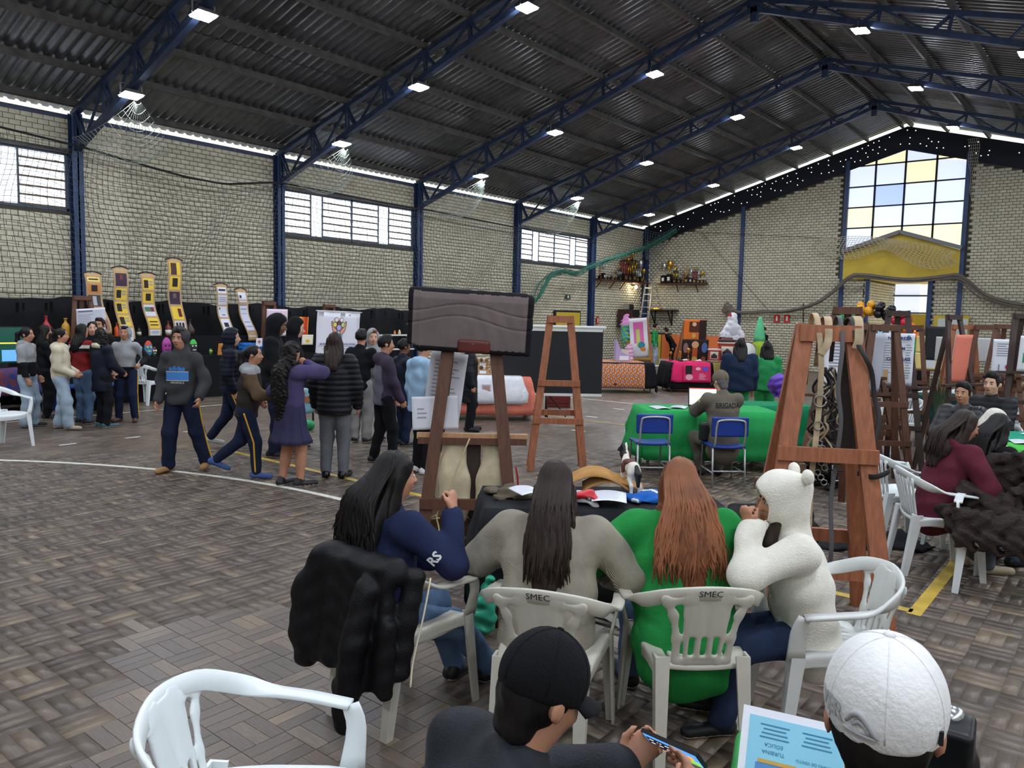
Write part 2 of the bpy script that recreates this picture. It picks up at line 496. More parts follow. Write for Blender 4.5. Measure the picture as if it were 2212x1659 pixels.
# planks one can tell apart: panels of three planks, 0.222 m square, alternating direction
PW = 0.222 / 3
planks = []
for i in range(int(-13.6 / 0.222), 4):
    for j in range(4, int(12.2 / 0.222)):
        cx, cy = i * 0.222 + 0.111, j * 0.222 + 0.111
        d = math.hypot(cx, cy); a = math.degrees(math.atan2(cx, cy))
        if d > 11.2 or a < -77 or a > 1: continue
        for k in range(3):
            o = (k - 1) * PW
            planks.append((cx + o, cy, 1) if (i + j) % 2 else (cx, cy + o, 0))
near = sorted((p for p in planks if p[0] < -2.2 and p[1] < 3.9 and p[0] > -1.62 * p[1] - 1.2), key=lambda p: p[0] ** 2 + p[1] ** 2)
near = set(near[:300])
def plank_me(n, ori):
    w, l, t, e = PW - 0.0022, 0.222 - 0.0022, 0.0045, 0.0012
    dx, dy = ((w, l) if ori else (l, w))
    return MB().box((0, 0, -t / 2), (dx, dy, t), taper=1 - e / dx).data(n, m_fy if ori else m_fx)
pm = [plank_me('plank', 0), plank_me('plank', 1)]
V, F, I, Rn = [], [], [], []
for p in planks:
    if p in near:
        link('plank', pm[p[2]], floor, (p[0], p[1], random.uniform(-0.0004, 0.0004)))
        continue
    w, l = (PW - 0.0026) / 2, (0.222 - 0.0026) / 2
    dx, dy = (w, l) if p[2] else (l, w)
    z = random.uniform(-0.0006, 0.0004); o = len(V)
    V += [(p[0] - dx, p[1] - dy, z), (p[0] + dx, p[1] - dy, z), (p[0] + dx, p[1] + dy, z), (p[0] - dx, p[1] + dy, z),
          (p[0] - dx, p[1] - dy, -0.006), (p[0] + dx, p[1] - dy, -0.006), (p[0] + dx, p[1] + dy, -0.006), (p[0] - dx, p[1] + dy, -0.006)]
    F += [(o, o + 1, o + 2, o + 3), (o, o + 4, o + 5, o + 1), (o + 1, o + 5, o + 6, o + 2), (o + 2, o + 6, o + 7, o + 3), (o + 3, o + 7, o + 4, o)]
    I += [p[2]] * 5; Rn += [random.random()] * 5
fp = link('floor_planks', mesh('floor_planks', np.array(V), np.array(F), [m_fx, m_fy], I, rnd=Rn), floor)
fp['kind'] = 'stuff'
# court lines painted on the floor
m_wline = M('white_line_paint', (214, 214, 200), rough=0.5, var=0.12, vs=6)
m_yline = M('yellow_line_paint', (198, 168, 70), rough=0.5, var=0.25, vs=5)
def court_line(pts, w, mat, label):
    P = [np.array((*p, 0.0)) for p in pts]; G = []
    for i, p in enumerate(P):
        d = nrm(P[min(i + 1, len(P) - 1)] - P[max(i - 1, 0)]); n = np.array((-d[1], d[0], 0)) * w / 2
        G.append([p - n + (0, 0, .0012), p + n + (0, 0, .0012)])
    o = MB().sheet(G[::-1] if False else G, 0.0, False)
    o = o.build('court_line', mat); tag(o, label, 'court line', 'painted court lines', 'structure')
    return o
court_line([(-5.98 + 7.80 * math.cos(a), -2.84 + 7.80 * math.sin(a)) for a in np.linspace(0.6, 2.6, 70)], 0.075, m_wline, 'wide white arc painted on the floor past the walkers')
court_line([(-14.08, y) for y in (0, 14)], 0.06, m_wline, 'straight white side line behind the walking pupils')
for k in range(3):
    court_line([(-11.32, 4.27 + 0.88 * k), (-11.32, 4.49 + 0.88 * k)], 0.06, m_wline, 'short white dash on the floor in front of the left group')
court_line([(-9.4, 5.66), (-1.06, 5.60)], 0.075, m_yline, 'yellow line crossing the floor behind the black table')
court_line([(-1.04, 5.53), (-1.04, 9.6)], 0.085, m_yline, 'yellow line running back from the corner beside the fur chair')
court_line([(-13, 15.0), (-7.2, 15.0)], 0.07, m_wline, 'white line on the floor below the black screen')
court_line([(-10.5, 11.9), (-6.6, 11.9)], 0.06, m_yline, 'thin yellow line on the floor before the green table')
for (x, y) in ((-8.35, 13.9), (-8.05, 12.4), (-7.2, 10.7)):
    court_line([(x - 0.13, y), (x + 0.13, y)], 0.09, m_wline, 'short white dash on the floor near the blue chairs')
# ---------------------------------------------------------------- walls
def brick_wall(wname, label, origin, eu, en, ulen, test, zmax, mort_rects, singles=None, depth=0.2):
    """wall plane through origin, u along eu, normal en; test(u0,u1,z0,z1) says whether a brick stands there"""
    origin, eu, en = [np.asarray(q, float) for q in (origin, eu, en)]; ez = np.array((0, 0, 1.0))
    mb = MB()
    for (u0, u1, z0, z1) in mort_rects:
        c = origin + eu * (u0 + u1) / 2 + ez * (z0 + z1) / 2 - en * (depth / 2 + 0.008)
        R = np.stack([eu, np.cross(ez, eu), ez], 1)
        mb.box(c, (u1 - u0, depth, z1 - z0), R)
    w = mb.build(wname, m_joint); tag(w, label, 'wall', kind='structure')
    BL, BH, J = 0.20, 0.10, 0.011
    V, F, Rn, one = [], [], [], []
    for r in range(int(zmax / BH)):
        off = 0.5 * BL if r % 2 else 0.0
        for k in range(-1, int(ulen / BL) + 1):
            u0 = k * BL + off + J / 2; u1 = u0 + BL - J; z0 = r * BH + J / 2; z1 = z0 + BH - J
            if not test(u0, u1, z0, z1): continue
            if singles and singles(u0, z0): one.append((u0, z0)); continue
            o = len(V); q = random.uniform(-0.0015, 0.002)
            for dn, e in ((q, 0.002), (-0.012, 0.0)):
                for (a, b) in ((u0 + e, z0 + e), (u1 - e, z0 + e), (u1 - e, z1 - e), (u0 + e, z1 - e)):
                    V.append(origin + eu * a + ez * b + en * dn)
            F += [(o, o + 1, o + 2, o + 3), (o, o + 4, o + 5, o + 1), (o + 1, o + 5, o + 6, o + 2), (o + 2, o + 6, o + 7, o + 3), (o + 3, o + 7, o + 4, o)]
            Rn += [random.random()] * 5
    if V:
        F = np.array(F)
        if np.dot(np.cross(eu, ez), en) < 0: F = F[:, ::-1]
        s = link('brickwork', mesh('brickwork', np.array(V), F, m_brick, rnd=Rn), w); s['kind'] = 'stuff'
    if one:
        R = np.stack([eu, np.cross(ez, eu), ez], 1)
        me = MB().box((0, 0, 0), (BL - J, 0.016, BH - J), R, ).data('brick', m_brick)
        one.sort(key=lambda q: singles(*q))
        for (u0, z0) in one:
            link('brick', me, w, origin + eu * (u0 + (BL - J) / 2) + ez * (z0 + (BH - J) / 2) - en * (0.008 - random.uniform(0, 0.002)))
    return w
WIN = [(2.2, 6.74), (11.67, 16.25), (21.12, 25.62)]         # window bays of the left wall (y), z 3.78..4.92
def left_test(u0, u1, z0, z1):
    y0, y1 = u0 + YB, u1 + YB
    if y0 < 4.6 or y1 > YE - 0.01 or z1 > 5.68: return False
    if z0 < 1.85 and y1 < 15.0: return False
    for a, b in WIN:
        if y1 > a and y0 < b and z1 > 3.76 and z0 < 4.93: return False
    for c in COLY:
        if y0 > c - 0.1 and y1 < c + 0.12: return False
    return True
def left_single(u0, z0):
    y = u0 + YB
    return y if 5.25 < y < 7.75 and 2.15 < z0 < 5.6 and not (6.6 < y < 6.98) else 0
LW = YE - YB
mr = [(0, LW, 0, 3.77), (0, LW, 4.92, 5.68)]
ed = [YB] + [v for ab in WIN for v in ab] + [YE]
mr += [(ed[i] - YB, ed[i + 1] - YB, 3.77, 4.92) for i in range(0, len(ed), 2)]
wall_left = brick_wall('wall_left', 'long cream painted brick side wall with high windows', (XL, YB, 0), (0, 1, 0), (1, 0, 0), LW, left_test, 5.75, mr, left_single)
GX0, GX1 = -8.82, -4.88                                       # gable window and porch
def bandz(x): return roofz(x) - 0.92
def end_test(u0, u1, z0, z1):
    x0, x1 = u0 + XL, u1 + XL
    if x0 < XL or x1 > -1.9: return False
    if z1 > min(bandz(x0), bandz(x1)): return False
    if x1 > GX0 and x0 < GX1:
        if z1 > 3.5: return False
        if x1 > -7.86 and x0 < -5.82: return False
    return True
mr = [(0, GX0 - XL, 0, 5.0), (GX1 - XL, XR - XL, 0, 5.0), (GX0 - XL, -7.84 - XL, 0, 3.5), (-5.84 - XL, GX1 - XL, 0, 3.5)]
xs = np.linspace(XL, GX0, 24)
mr += [(a - XL, b - XL, 5.0, bandz(b) + 0.1) for a, b in zip(xs[:-1], xs[1:])]
xs = np.linspace(GX1, XR, 24)
mr += [(a - XL, b - XL, 5.0, max(5.01, bandz(a) + 0.1)) for a, b in zip(xs[:-1], xs[1:])]
wall_end = brick_wall('wall_end', 'cream brick end wall under the gable', (XL, YE, 0), (1, 0, 0), (0, -1, 0), XR - XL, end_test, 9, mr)
# right and rear walls are only lit from the hall side
m_plain = M('plain_wall_paint', (196, 192, 178), rough=0.8, var=0.08)
mb = MB().box((XR + 0.1, (YB + YE) / 2, 1.9), (0.2, YE - YB, 3.8)).box((XR + 0.1, (YB + YE) / 2, 5.3), (0.2, YE - YB, 0.76))
wr = mb.build('wall_right', m_plain); tag(wr, 'right side wall of the hall', 'wall', kind='structure')
wb = MB()
wb.prism([(XL, 0), (XR, 0), (XR, roofz(XR)), (XM, roofz(XM)), (XL, roofz(XL))], 0.2, ((0, YB, 0), (1, 0, 0), (0, 0, 1), (0, -1, 0)))
wb = wb.build('wall_rear', m_plain); tag(wb, 'rear wall of the hall', 'wall', kind='structure')
wrw = MB().box((XR + 0.1, (YB + YE) / 2, 4.36), (0.04, YE - YB, 1.12)).build('window_9', M('unseen_pane_glow', (236, 242, 255), emit=3.0)); tag(wrw, 'unseen glowing window band in the right wall, kept to light the hall', 'window', kind='structure')  # unseen band, glows stronger than the visible panes to light the hall
# dark perforated band under the gable roof
t = thing('gable_band', 'dark perforated strip under the sloping gable roof', 'band', kind='structure')
mb = MB()
for sgn in (-1, 1):
    x0, x1 = (XL, XM) if sgn < 0 else (XM, XR)
    P = [(x0, bandz(x0)), (x1, bandz(x1)), (x1, roofz(x1) - 0.13), (x0, roofz(x0) - 0.13)]
    mb.prism(P, 0.05, ((0, YE - 0.06, 0), (1, 0, 0), (0, 0, 1), (0, 1, 0)))
mb.build('band', m_dark, t)
m_hole = M('daylight_hole', (255, 250, 235), emit=2.2)
mb = MB(); rr = random.Random(3)
for x in np.arange(XL + 0.5, -2.6, 0.19):
    for k in range(3):
        if rr.random() < 0.45:
            z = roofz(x) - 0.28 - k * 0.2 + rr.uniform(-0.05, 0.05)
            mb.lathe([(0.016, 0), (0.016, 0.004)], 6, (x + rr.uniform(-0.06, 0.06), YE - 0.064, z), rotm(PI / 2))
h = mb.build('light_holes', m_hole, t); h['kind'] = 'stuff'
# ---------------------------------------------------------------- roof sheets, purlins, trusses
roof = MB().box((XM, (YB + YE) / 2, roofz(XM) + 0.09), (0.5, YE - YB, 0.03)).build('ceiling', m_sheet)
tag(roof, 'sloping corrugated metal roof seen from below', 'roof', kind='structure')
def sheet_me(name, length, width):
    prof = []
    for k in range(int(round(width / 0.2))):
        b = k * 0.2
        prof += [(b, 0.0), (b + 0.05, 0.0), (b + 0.078, 0.036), (b + 0.122, 0.036), (b + 0.15, 0.0)]
    prof.append((width + 0.03, 0.0))
    V = [(0, y, z) for y, z in prof] + [(length, y, z) for y, z in prof]
    n = len(prof); F = np.array([(i, n + i, n + i + 1, i + 1) for i in range(n - 1)])
    return mesh(name, V, F, m_sheet)
SLO = math.atan(0.288); HALF = (XM - XL + 0.25) / math.cos(SLO)
sh = sheet_me('roof_sheet', HALF / 3 + 0.12, 1.0)
for side in (0, 1):
    for j in range(30):
        for k in range(3):
            y = 0.05 + j
            s0 = -0.25 + k * (HALF / 3) * math.cos(SLO) - 0.03
            x = XL + s0 if side == 0 else XR - s0
            z = 5.90 + 0.288 * s0 + 0.012 * k
            link('roof_sheet', sh, roof, (x, y if side == 0 else y + 1.0, z), (0, -SLO, 0 if side == 0 else PI))
sb = sheet_me('roof_sheet_back', HALF + 0.1, 9.2)
for side in (0, 1):
    x = XL - 0.25 if side == 0 else XR + 0.25
    q = link('roof_sheet', sb, roof, (x, -9.1 if side == 0 else 0.1, 5.83), (0, -SLO, 0 if side == 0 else PI))
PUR = [-16.8, -15.55, -14.3, -13.05, -11.82, -10.6, -9.36, -8.14, -7.02]
PUR = PUR + [2 * XM - x for x in PUR]
for x in PUR:
    z = roofz(x) - 0.055
    sl = SLO if x < XM else -SLO
    mb = MB(); R = rotm(0, -sl, 0)
    mb.box((0, 0, 0.03), (0.06, YE - YB - 0.1, 0.012), R).box(R @ np.array((0.028, 0, -0.03)), (0.008, YE - YB - 0.1, 0.12), R).box(R @ np.array((0, 0, -0.09)), (0.06, YE - YB - 0.1, 0.012), R)
    o = mb.build('roof_purlin', m_purlin, None, (x, (YB + YE) / 2 - 0.02, z)); tag(o, 'long steel purlin running under the roof sheets', 'purlin', 'roof purlins', 'structure')
def truss(y):
    t = thing('roof_truss', 'blue steel roof truss crossing the hall', 'truss', (0, y, 0), 0, 'roof trusses', 'structure')
    for s in (-1, 1):
        X = lambda x: x if s < 0 else 2 * XM - x
        def top(x): return (X(x), 0, roofz(x) - 0.22)
        def low(x): return (X(x), 0, lowz(x))
        mb = MB().beam(top(XL + 0.05), top(XM), 0.13, 0.09); mb.build('top_chord', m_truss, t)
        mb = MB().beam(low(XL + 0.05), low(XM), 0.12, 0.11); mb.build('bottom_chord', m_truss, t)
        nodes = [x for x in PUR if x < XM - 0.1]
        for i, x in enumerate(nodes):
            for dx in (0.05, 0.34):
                mb = MB()
                for dy in (-0.04, 0.04):
                    a, b = np.array(top(x)), np.array(low(x + dx)); a[1] = b[1] = dy
                    mb.beam(a, b, 0.035, 0.035)
                mb.build('strut', m_truss, t)
            if i + 1 < len(nodes):
                a, b = np.array(low(x + 0.34)), np.array(top(nodes[i + 1]))
                MB().beam(a, b, 0.04, 0.04).build('diagonal', m_truss, t)
    MB().box((XM, 0, roofz(XM) - 0.42), (0.14, 0.12, 0.5)).build('ridge_post', m_truss, t)
    return t
for y in COLY[1:]: truss(y)
for y in COLY + [YE - 0.1]:
    for x in (XL + 0.11, XR - 0.11):
        mb = MB().box((0, 0, 2.85), (0.2, 0.03, 5.7)).box((0.09, 0, 2.85), (0.02, 0.2, 5.7)).box((-0.09, 0, 2.85), (0.02, 0.2, 5.7))
        if x > 0 and y > 20: continue
        o = mb.build('steel_column', m_blue, None, (x, y, 0)); tag(o, 'blue steel column standing against the brick side wall', 'column', 'steel wall columns', 'structure')
for x, z1 in ((-12.63, 6.35), (GX0 + 0.06, 7.7), (GX1 - 0.04, 7.6), (-7.85, 3.5), (-5.82, 3.5)):
    o = MB().box((x, YE - 0.03, z1 / 2), (0.14, 0.12, z1)).build('steel_column', m_blue); tag(o, 'blue steel post on the end wall', 'column', 'end wall posts', 'structure')
o = MB().beam((XL, YE, 5.62), (XL, YB, 5.62), 0.1, 0.06).build('eave_beam', m_truss); tag(o, 'steel beam along the top of the side wall', 'beam', kind='structure')
# ---------------------------------------------------------------- louvred windows of the left wall
m_rust = M('rusty_louvre', (104, 86, 66), rough=0.7, var=0.4, vs=6)
for wi, (ya, yb) in enumerate(WIN):
    w = thing('window_%d' % (wi + 1), 'high louvred window of small glass panes in the brick side wall', 'window', (XL - 0.04, ya, 3.78), 0, None, 'structure')
    W = yb - ya; Hh = 1.14
    mb = MB()
    for (a, b) in (((0, 0, 0.02), (0, W, 0.02)), ((0, 0, Hh - 0.02), (0, W, Hh - 0.02)), ((0, 0.02, 0), (0, 0.02, Hh)), ((0, W - 0.02, 0), (0, W - 0.02, Hh)), ((0, W / 2, 0), (0, W / 2, Hh))):
        mb.beam(a, b, 0.05, 0.05)
    mb.build('window_frame', m_frame, w)
    secs = [(0.04, 0.95, 1), (0.95, 1.32, 0), (1.32, W / 2, 1), (W / 2, 3.25, 1), (3.25, 3.64, 0), (3.64, W - 0.04, 1)]
    fine = wi == 1
    for (a, b, louv) in secs:
        MB().beam((0, b, 0), (0, b, Hh), 0.03, 0.03).build('mullion', m_frame, w)
        n = 5 if louv else 2
        if not fine: n = 5 if (wi == 0 and louv) else 1
        for r in range(6):
            z = 0.06 + (r + 0.5) * (Hh - 0.08) / 6
            if louv: MB().beam((0.015, a + 0.02, z - 0.085), (0.015, b - 0.02, z - 0.085), 0.03, 0.034).build('louvre_bar', m_rust, w)
            for k in range(n):
                wd = (b - a - 0.03) / n
                if wi == 0 and ya + a + 0.015 + (k + 1) * wd < 5.2: continue
                mb = MB().box((0, 0, 0), (0.006, wd - 0.026, 0.155))
                mb.build('pane', m_pane, w, (-0.005, a + 0.015 + (k + 0.5) * wd, z), (0, -0.16 if louv else 0, 0))
    MB().beam((0.05, -0.1, Hh + 0.03), (0.05, W + 0.1, Hh + 0.03), 0.12, 0.06).build('lintel', m_purlin, w)
# ---------------------------------------------------------------- gable window of translucent panes
g = thing('window_4', 'tall gable window of white and yellowed translucent panes', 'window', (0, YE, 0), 0, None, 'structure')
pal = {'w': m_panew, 'y': m_paney, 'b': m_paneb}
rows = [('yywy'), ('wwyw'), ('wbww'), ('ywww'), ('wyyy')]
zl = [99, 7.49, 6.76, 6.03, 5.30, 4.0]
xs = np.linspace(GX0 + 0.03, GX1 - 0.03, 5)
def topz(x): return min(bandz(x) + 0.02, 8.4)
def lowp(x): return 4.52 + 0.62 * (1 - abs(x - XM) / 1.95)
for r in range(5):
    for c in range(4):
        x0, x1 = xs[c] + 0.02, xs[c + 1] - 0.02
        up = [zl[r] if r else topz(x0), zl[r] if r else topz(x1)]
        lo = [zl[r + 1], zl[r + 1]]
        if r == 4: lo = [lowp(x0) - 0.1, lowp(x1) - 0.1]
        if r == 0 and c in (0, 3): up = [topz(x0), topz(x1)]
        e = 0.02
        P = [(x0, lo[0] + e), (x1, lo[1] + e), (x1, up[1] - e), (x0, up[0] - e)]
        MB().prism(P, 0.01, ((0, 0.02, 0), (1, 0, 0), (0, 0, 1), (0, 1, 0))).build('pane', pal[rows[r][c]], g)
for i, x in enumerate(xs): MB().beam((x, 0, 4.4), (x, 0, topz(x)), 0.06, 0.05, (0, 1, 0)).build('mullion', m_dark, g)
for z in zl[1:5]: MB().beam((xs[0], 0, z), (xs[-1], 0, z), 0.05, 0.045).build('transom', m_dark, g)
# porch behind the end wall
m_grey = M('grey_fascia', (120, 120, 122), rough=0.6)
p = thing('porch', 'yellow gabled porch with grey edge over the exit', 'porch', (0, YE, 0), 0, None, 'structure')
MB().prism([(GX0 + 0.1, 3.46), (GX1 - 0.1, 3.46), (GX1 - 0.1, 4.4), (XM, 5.02), (GX0 + 0.1, 4.4)], 0.06, ((0, -0.10, 0), (1, 0, 0), (0, 0, 1), (0, 1, 0))).build('pediment', m_yellow, p)
for s in (-1, 1):
    e = GX0 + 0.05 if s < 0 else GX1 - 0.05
    MB().beam((e, -0.16, 4.46), (XM, -0.16, 5.08), 0.2, 0.13, (0, 0, 1)).build('fascia', m_grey, p)
MB().box((XM, 2.2, 3.5), (3.9, 4.3, 0.08)).build('porch_ceiling', m_yellow, p)
m_outside = M('glowing_yard', (255, 236, 214), rough=0.7, emit=1.1)  # yard board glows by itself in place of daylight outside
MB().box((-7.4, 4.0, 2.9), (0.9, 0.04, 1.3)).build('fanlight', m_panew, p)
MB().box((-6.9, 3.98, 1.95), (1.9, 0.06, 0.66)).build('yellow_panel', m_yellow, p)
MB().box((-6.2, 4.6, 0.8), (4.4, 0.05, 1.7)).build('yard_glow', m_outside, p)
MB().box((-5.5, 4.0, 1.8), (1.0, 0.05, 3.5)).build('porch_wall', m_white, p)
for z in (2.32, 3.0): MB().box((-7.2, 3.95, z), (1.4, 0.05, 0.06)).build('transom', m_frame, p)
def porch_test(u0, u1, z0, z1): return u1 < 4.1 and z1 < 3.46
brick_wall('wall_porch', 'cream brick wall inside the bright porch', (-7.9, YE, 0), (0, 1, 0), (1, 0, 0), 4.2, porch_test, 3.5, [(0, 4.2, 0, 3.46)], depth=0.1)
# ---------------------------------------------------------------- flood lights
m_lens = M('flood_light_lens', (236, 244, 255), emit=LAMP_EMIT)
m_house = M('flood_light_housing', (92, 92, 90), rough=0.5, metal=0.4)
def flood(x, y, z, label, right=False):
    t = thing('flood_light', label, 'flood light', (x, y, z), 0, 'flood lights hung on the trusses')
    R = rotm(0, 0.12 if right else -0.12, 0)
    MB().box((0, 0, 0.05), (0.3, 0.36, 0.07), R, taper=0.75).build('housing', m_house, t)
    MB().box((0, 0, 0.0), (0.26, 0.32, 0.012), R).build('lens', m_lens, t)
    mb = MB()
    for s in (-1, 1): mb.beam((0, s * 0.19, 0.02), (0, s * 0.19, 0.2), 0.03, 0.008)
    mb.beam((0, -0.19, 0.2), (0, 0.19, 0.2), 0.03, 0.008)
    mb.build('bracket', m_house, t)
ordn = ['nearest', 'second', 'third', 'fourth', 'farthest']
for i, y in enumerate(COLY[1:]):
    for k, x in enumerate((-14.45, -11.97, -9.17, -4.7, -1.9, 0.7)):
        if y > 20 and k > 3: continue
        where = ('near the side wall', 'halfway up the left slope', 'high beside the ridge', 'just right of the ridge', 'on the right slope', 'low on the right slope')[k]
        flood(x, y - 0.02, lowz(x) - 0.16, 'glowing flood light on the %s truss, %s' % (ordn[i], where), k > 2)
for y in (2.1, -2.8):  # lamps out of view, continuing the grid to light the foreground
    for x in (-14.45, -11.97, -9.17, -4.7, -1.9, 0.7): flood(x, y, lowz(x) - 0.16, 'unseen flood light repeating the lamp grid, kept to light the foreground', x > XM)
for _m in (m_pane, m_panew, m_paney, m_paneb, m_lens, m_outside): _m.cycles.emission_sampling = 'FRONT'
m_hole.cycles.emission_sampling = 'NONE'
# ================================================================ furniture builders
m_plastic = M('white_plastic', (206, 208, 204), rough=0.35, spec=0.5, var=0.05, vs=4)
m_plasticw = M('bright_white_plastic', (226, 232, 232), rough=0.3, spec=0.5, var=0.03, vs=4)
m_plastico = M('worn_cream_plastic', (198, 194, 180), rough=0.4, spec=0.45, var=0.07, vs=5)
m_ink = M('black_ink', (24, 24, 26), rough=0.8)
def ribbon(mb, path, wd, widths, th):
    """flat rounded strip along path; wd = width direction per point"""
    P = np.asarray(path, float); k = len(P); W = np.asarray(wd, float)
    V = []
    for i in range(k):
        d = nrm(P[min(i + 1, k - 1)] - P[max(i - 1, 0)]); w = nrm(W[i] - d * (W[i] @ d)); n = np.cross(d, w)
        a = widths[i] / 2; t = th / 2
        for (u, v) in ((-a, -t * .5), (-a * .9, -t), (a * .9, -t), (a, -t * .5), (a, t * .5), (a * .9, t), (-a * .9, t), (-a, t * .5)):
            V.append(P[i] + w * u + n * v)
    F = [(i * 8 + j, i * 8 + (j + 1) % 8, (i + 1) * 8 + (j + 1) % 8, (i + 1) * 8 + j) for i in range(k - 1) for j in range(8)]
    F += [tuple(reversed(range(8))), tuple((k - 1) * 8 + j for j in range(8))]
    mb.add(V, F, True); return mb
def spline(pts, n):
    P = np.asarray(pts, float); k = len(P); out = []
    Q = np.vstack([2 * P[0] - P[1], P, 2 * P[-1] - P[-2]])
    for u in np.linspace(0, k - 1 - 1e-9, n):
        i = int(u); t = u - i; a, b, c, d = Q[i:i + 4]
        out.append(0.5 * ((2 * b) + (c - a) * t + (2 * a - 5 * b + 4 * c - d) * t * t + (3 * b - a - 3 * c + d) * t ** 3))
    return np.array(out)
def lleg(top, foot, sx, sy, w0=0.062, w1=0.042, t=0.012):
    V = []
    for (p, w) in ((top, w0), (foot, w1)):
        p = np.asarray(p, float)
        for (a, b) in ((0, 0), (w, 0), (w, t), (t, t), (t, w), (0, w)):
            V.append(p + (-sx * a, -sy * b, 0))
    F = [(i, (i + 1) % 6, 6 + (i + 1) % 6, 6 + i) for i in range(6)] + [(5, 4, 3, 2, 1, 0), (6, 7, 8, 9, 10, 11)]
    if sx * sy < 0: F = [tuple(reversed(f)) for f in F]
    return MB().add(V, F)
def chair_rail(mb):
    half = [(0.272, 0.20, 0.640), (0.284, 0.06, 0.655), (0.282, -0.07, 0.668), (0.248, -0.185, 0.705), (0.165, -0.258, 0.748), (0.0, -0.292, 0.770)]
    P = spline(half + [(-x, y, z) for x, y, z in half[-2::-1]], 41)
    wd, ww = [], []
    for p in P:
        a = min(1, max(0, (p[1] + 0.02) / -0.2)); a = a * a * (3 - 2 * a)
        s = 1 if p[0] > 0 else -1
        wd.append(np.array((s * (1 - a), -0.25 * a, a * 1.0)) * (1 if s > 0 else 1)); ww.append(0.056 + 0.008 * a)
    # keep the width direction continuous across the middle
    for i in range(1, len(wd)):
        if wd[i] @ wd[i - 1] < 0: wd[i] = -wd[i]
    return ribbon(mb, P, wd, ww, 0.016)
def back_warp(V):
    V = V.copy(); s, w, z = V[:, 0].copy(), V[:, 1].copy(), V[:, 2].copy()
    V[:, 1] = -0.205 - 0.24 * (z - 0.43) + 0.42 * s * s + w
    return V
def armchair(kind, mat, label):
    t = thing('plastic_armchair', label, 'chair')
    # seat: dished slab with a rolled rim
    sd = SD(0.02).box((0, 0.0, 0.0), (0.205, 0.20, 0.004), None, 0.012)
    sd.box((0, 0.205, -0.022), (0.20, 0.004, 0.022), None, 0.008).box((0.21, 0, -0.02), (0.004, 0.19, 0.02), None, 0.008).box((-0.21, 0, -0.02), (0.004, 0.19, 0.02), None, 0.008)
    if kind == 'slot':
        for k in range(-3, 4): sd.box((0.045 * k, -0.05, 0), (0.004, 0.10, 0.05), None, 0.003, 0.003, '-')
    def sw(V):
        V = V.copy(); r = (V[:, 0] ** 2 * 0.35 - 0.02 * np.maximum(0, (V[:, 1] - 0.14)) * 6 + (V[:, 1] < 0) * (-0.05) * V[:, 1] * V[:, 1] * 8)
        V[:, 0] *= 1 + 0.35 * V[:, 1]; V[:, 2] += 0.428 + r; return V
    sdobj('seat', sd, 0.008, mat, t, warp=sw)
    if kind == 'slot':
        sd = SD(0.012)
        sd.box((0, 0, 0.60), (0.072, 0.002, 0.17), None, 0.005)
        for s in (-1, 1):
            sd.box((s * 0.055, 0, 0.62), (0.035, 0.002, 0.16), rotm(0, s * 0.10, 0), 0.005)
            sd.chain([(s * 0.112, 0, 0.43), (s * 0.118, 0, 0.55), (s * 0.14, 0, 0.66), (s * 0.178, 0, 0.735)], [0.02, 0.017, 0.017, 0.022], flat=((0, 1, 0), 0.4))
            sd.box((s * 0.09, 0, 0.438), (0.03, 0.002, 0.012), None, 0.005)
            sd.box((s * 0.115, 0, 0.732), (0.07, 0.002, 0.012), rotm(0, s * 0.18, 0), 0.005)
        for k in (-1, 0, 1): sd.box((k * 0.052, 0, 0.515), (0.004, 0.05, 0.035), None, 0.009, 0.003, '-')
        sdobj('backrest', sd, 0.0065, mat, t, warp=back_warp)
    else:
        for k in range(-3, 4):
            P = [(k * 0.045, 0, 0.43), (k * 0.052, 0, 0.58), (k * 0.062, 0, 0.745)]
            P = back_warp(spline(P, 7)); mb = MB()
            ribbon(mb, P, [(1, 0, 0)] * 7, [0.028, 0.03, 0.03, 0.03, 0.032, 0.034, 0.036], 0.01).build('back_slat', mat, t)
    chair_rail(MB()).build('arm_rail', mat, t)
    for s in (-1, 1):
        mb = MB()
        P = spline([(s * 0.272, 0.20, 0.64), (s * 0.262, 0.222, 0.57), (s * 0.236, 0.215, 0.44)], 7)
        ribbon(mb, P, [(0, 1, 0)] * 7, [0.055, 0.06, 0.062, 0.064, 0.068, 0.075, 0.085], 0.014)
        mb.build('arm_post', mat, t)
        lleg((s * 0.245, 0.235, 0.45), (s * 0.262, 0.275, 0), s, 1).build('leg', mat, t)
        lleg((s * 0.205, -0.235, 0.47), (s * 0.205, -0.30, 0), s, -1).build('leg', mat, t)
        mb = MB(); ribbon(mb, spline([(s * 0.215, 0.17, 0.42), (s * 0.215, 0, 0.415), (s * 0.195, -0.2, 0.42)], 6), [(0, 0, 1)] * 6, [0.05] * 6, 0.012).build('side_apron', mat, t)
    return t
ch_slot = armchair('slot', m_plastico, 'worn white plastic armchair with slotted back, under the girl in the cream jumper')
ch_slot.location = (-1.94, 2.72, 0); ch_slot.rotation_euler.z = 0.42
def put(proto, x, y, rz, label, mat=None, z=0):
    c = copy_tree(proto); c.location = (x, y, z); c.rotation_euler.z = rz; c['label'] = label
    c['group'] = 'white plastic armchairs'
    if mat:
        for ch in c.children:
            ch.material_slots[0].link = 'OBJECT'; ch.material_slots[0].material = mat
    return c
ch_slot['group'] = 'white plastic armchairs'
s2 = put(ch_slot, -1.51, 3.18, 0.74, 'white plastic armchair with handwritten letters on its rim, under the girl in green')
def smec(par):
    def bend(co):
        x = co.x; y = co.y
        return Vector((x, -0.292 + 1.05 * x * x - 0.012 - 0.25 * y, 0.77 + y - 0.55 * x * x))
    text('SMEC', 0.038, m_ink, par, name='handwriting', depth=0.0, bend=bend, sx=1.1)
smec(ch_slot); smec(s2)
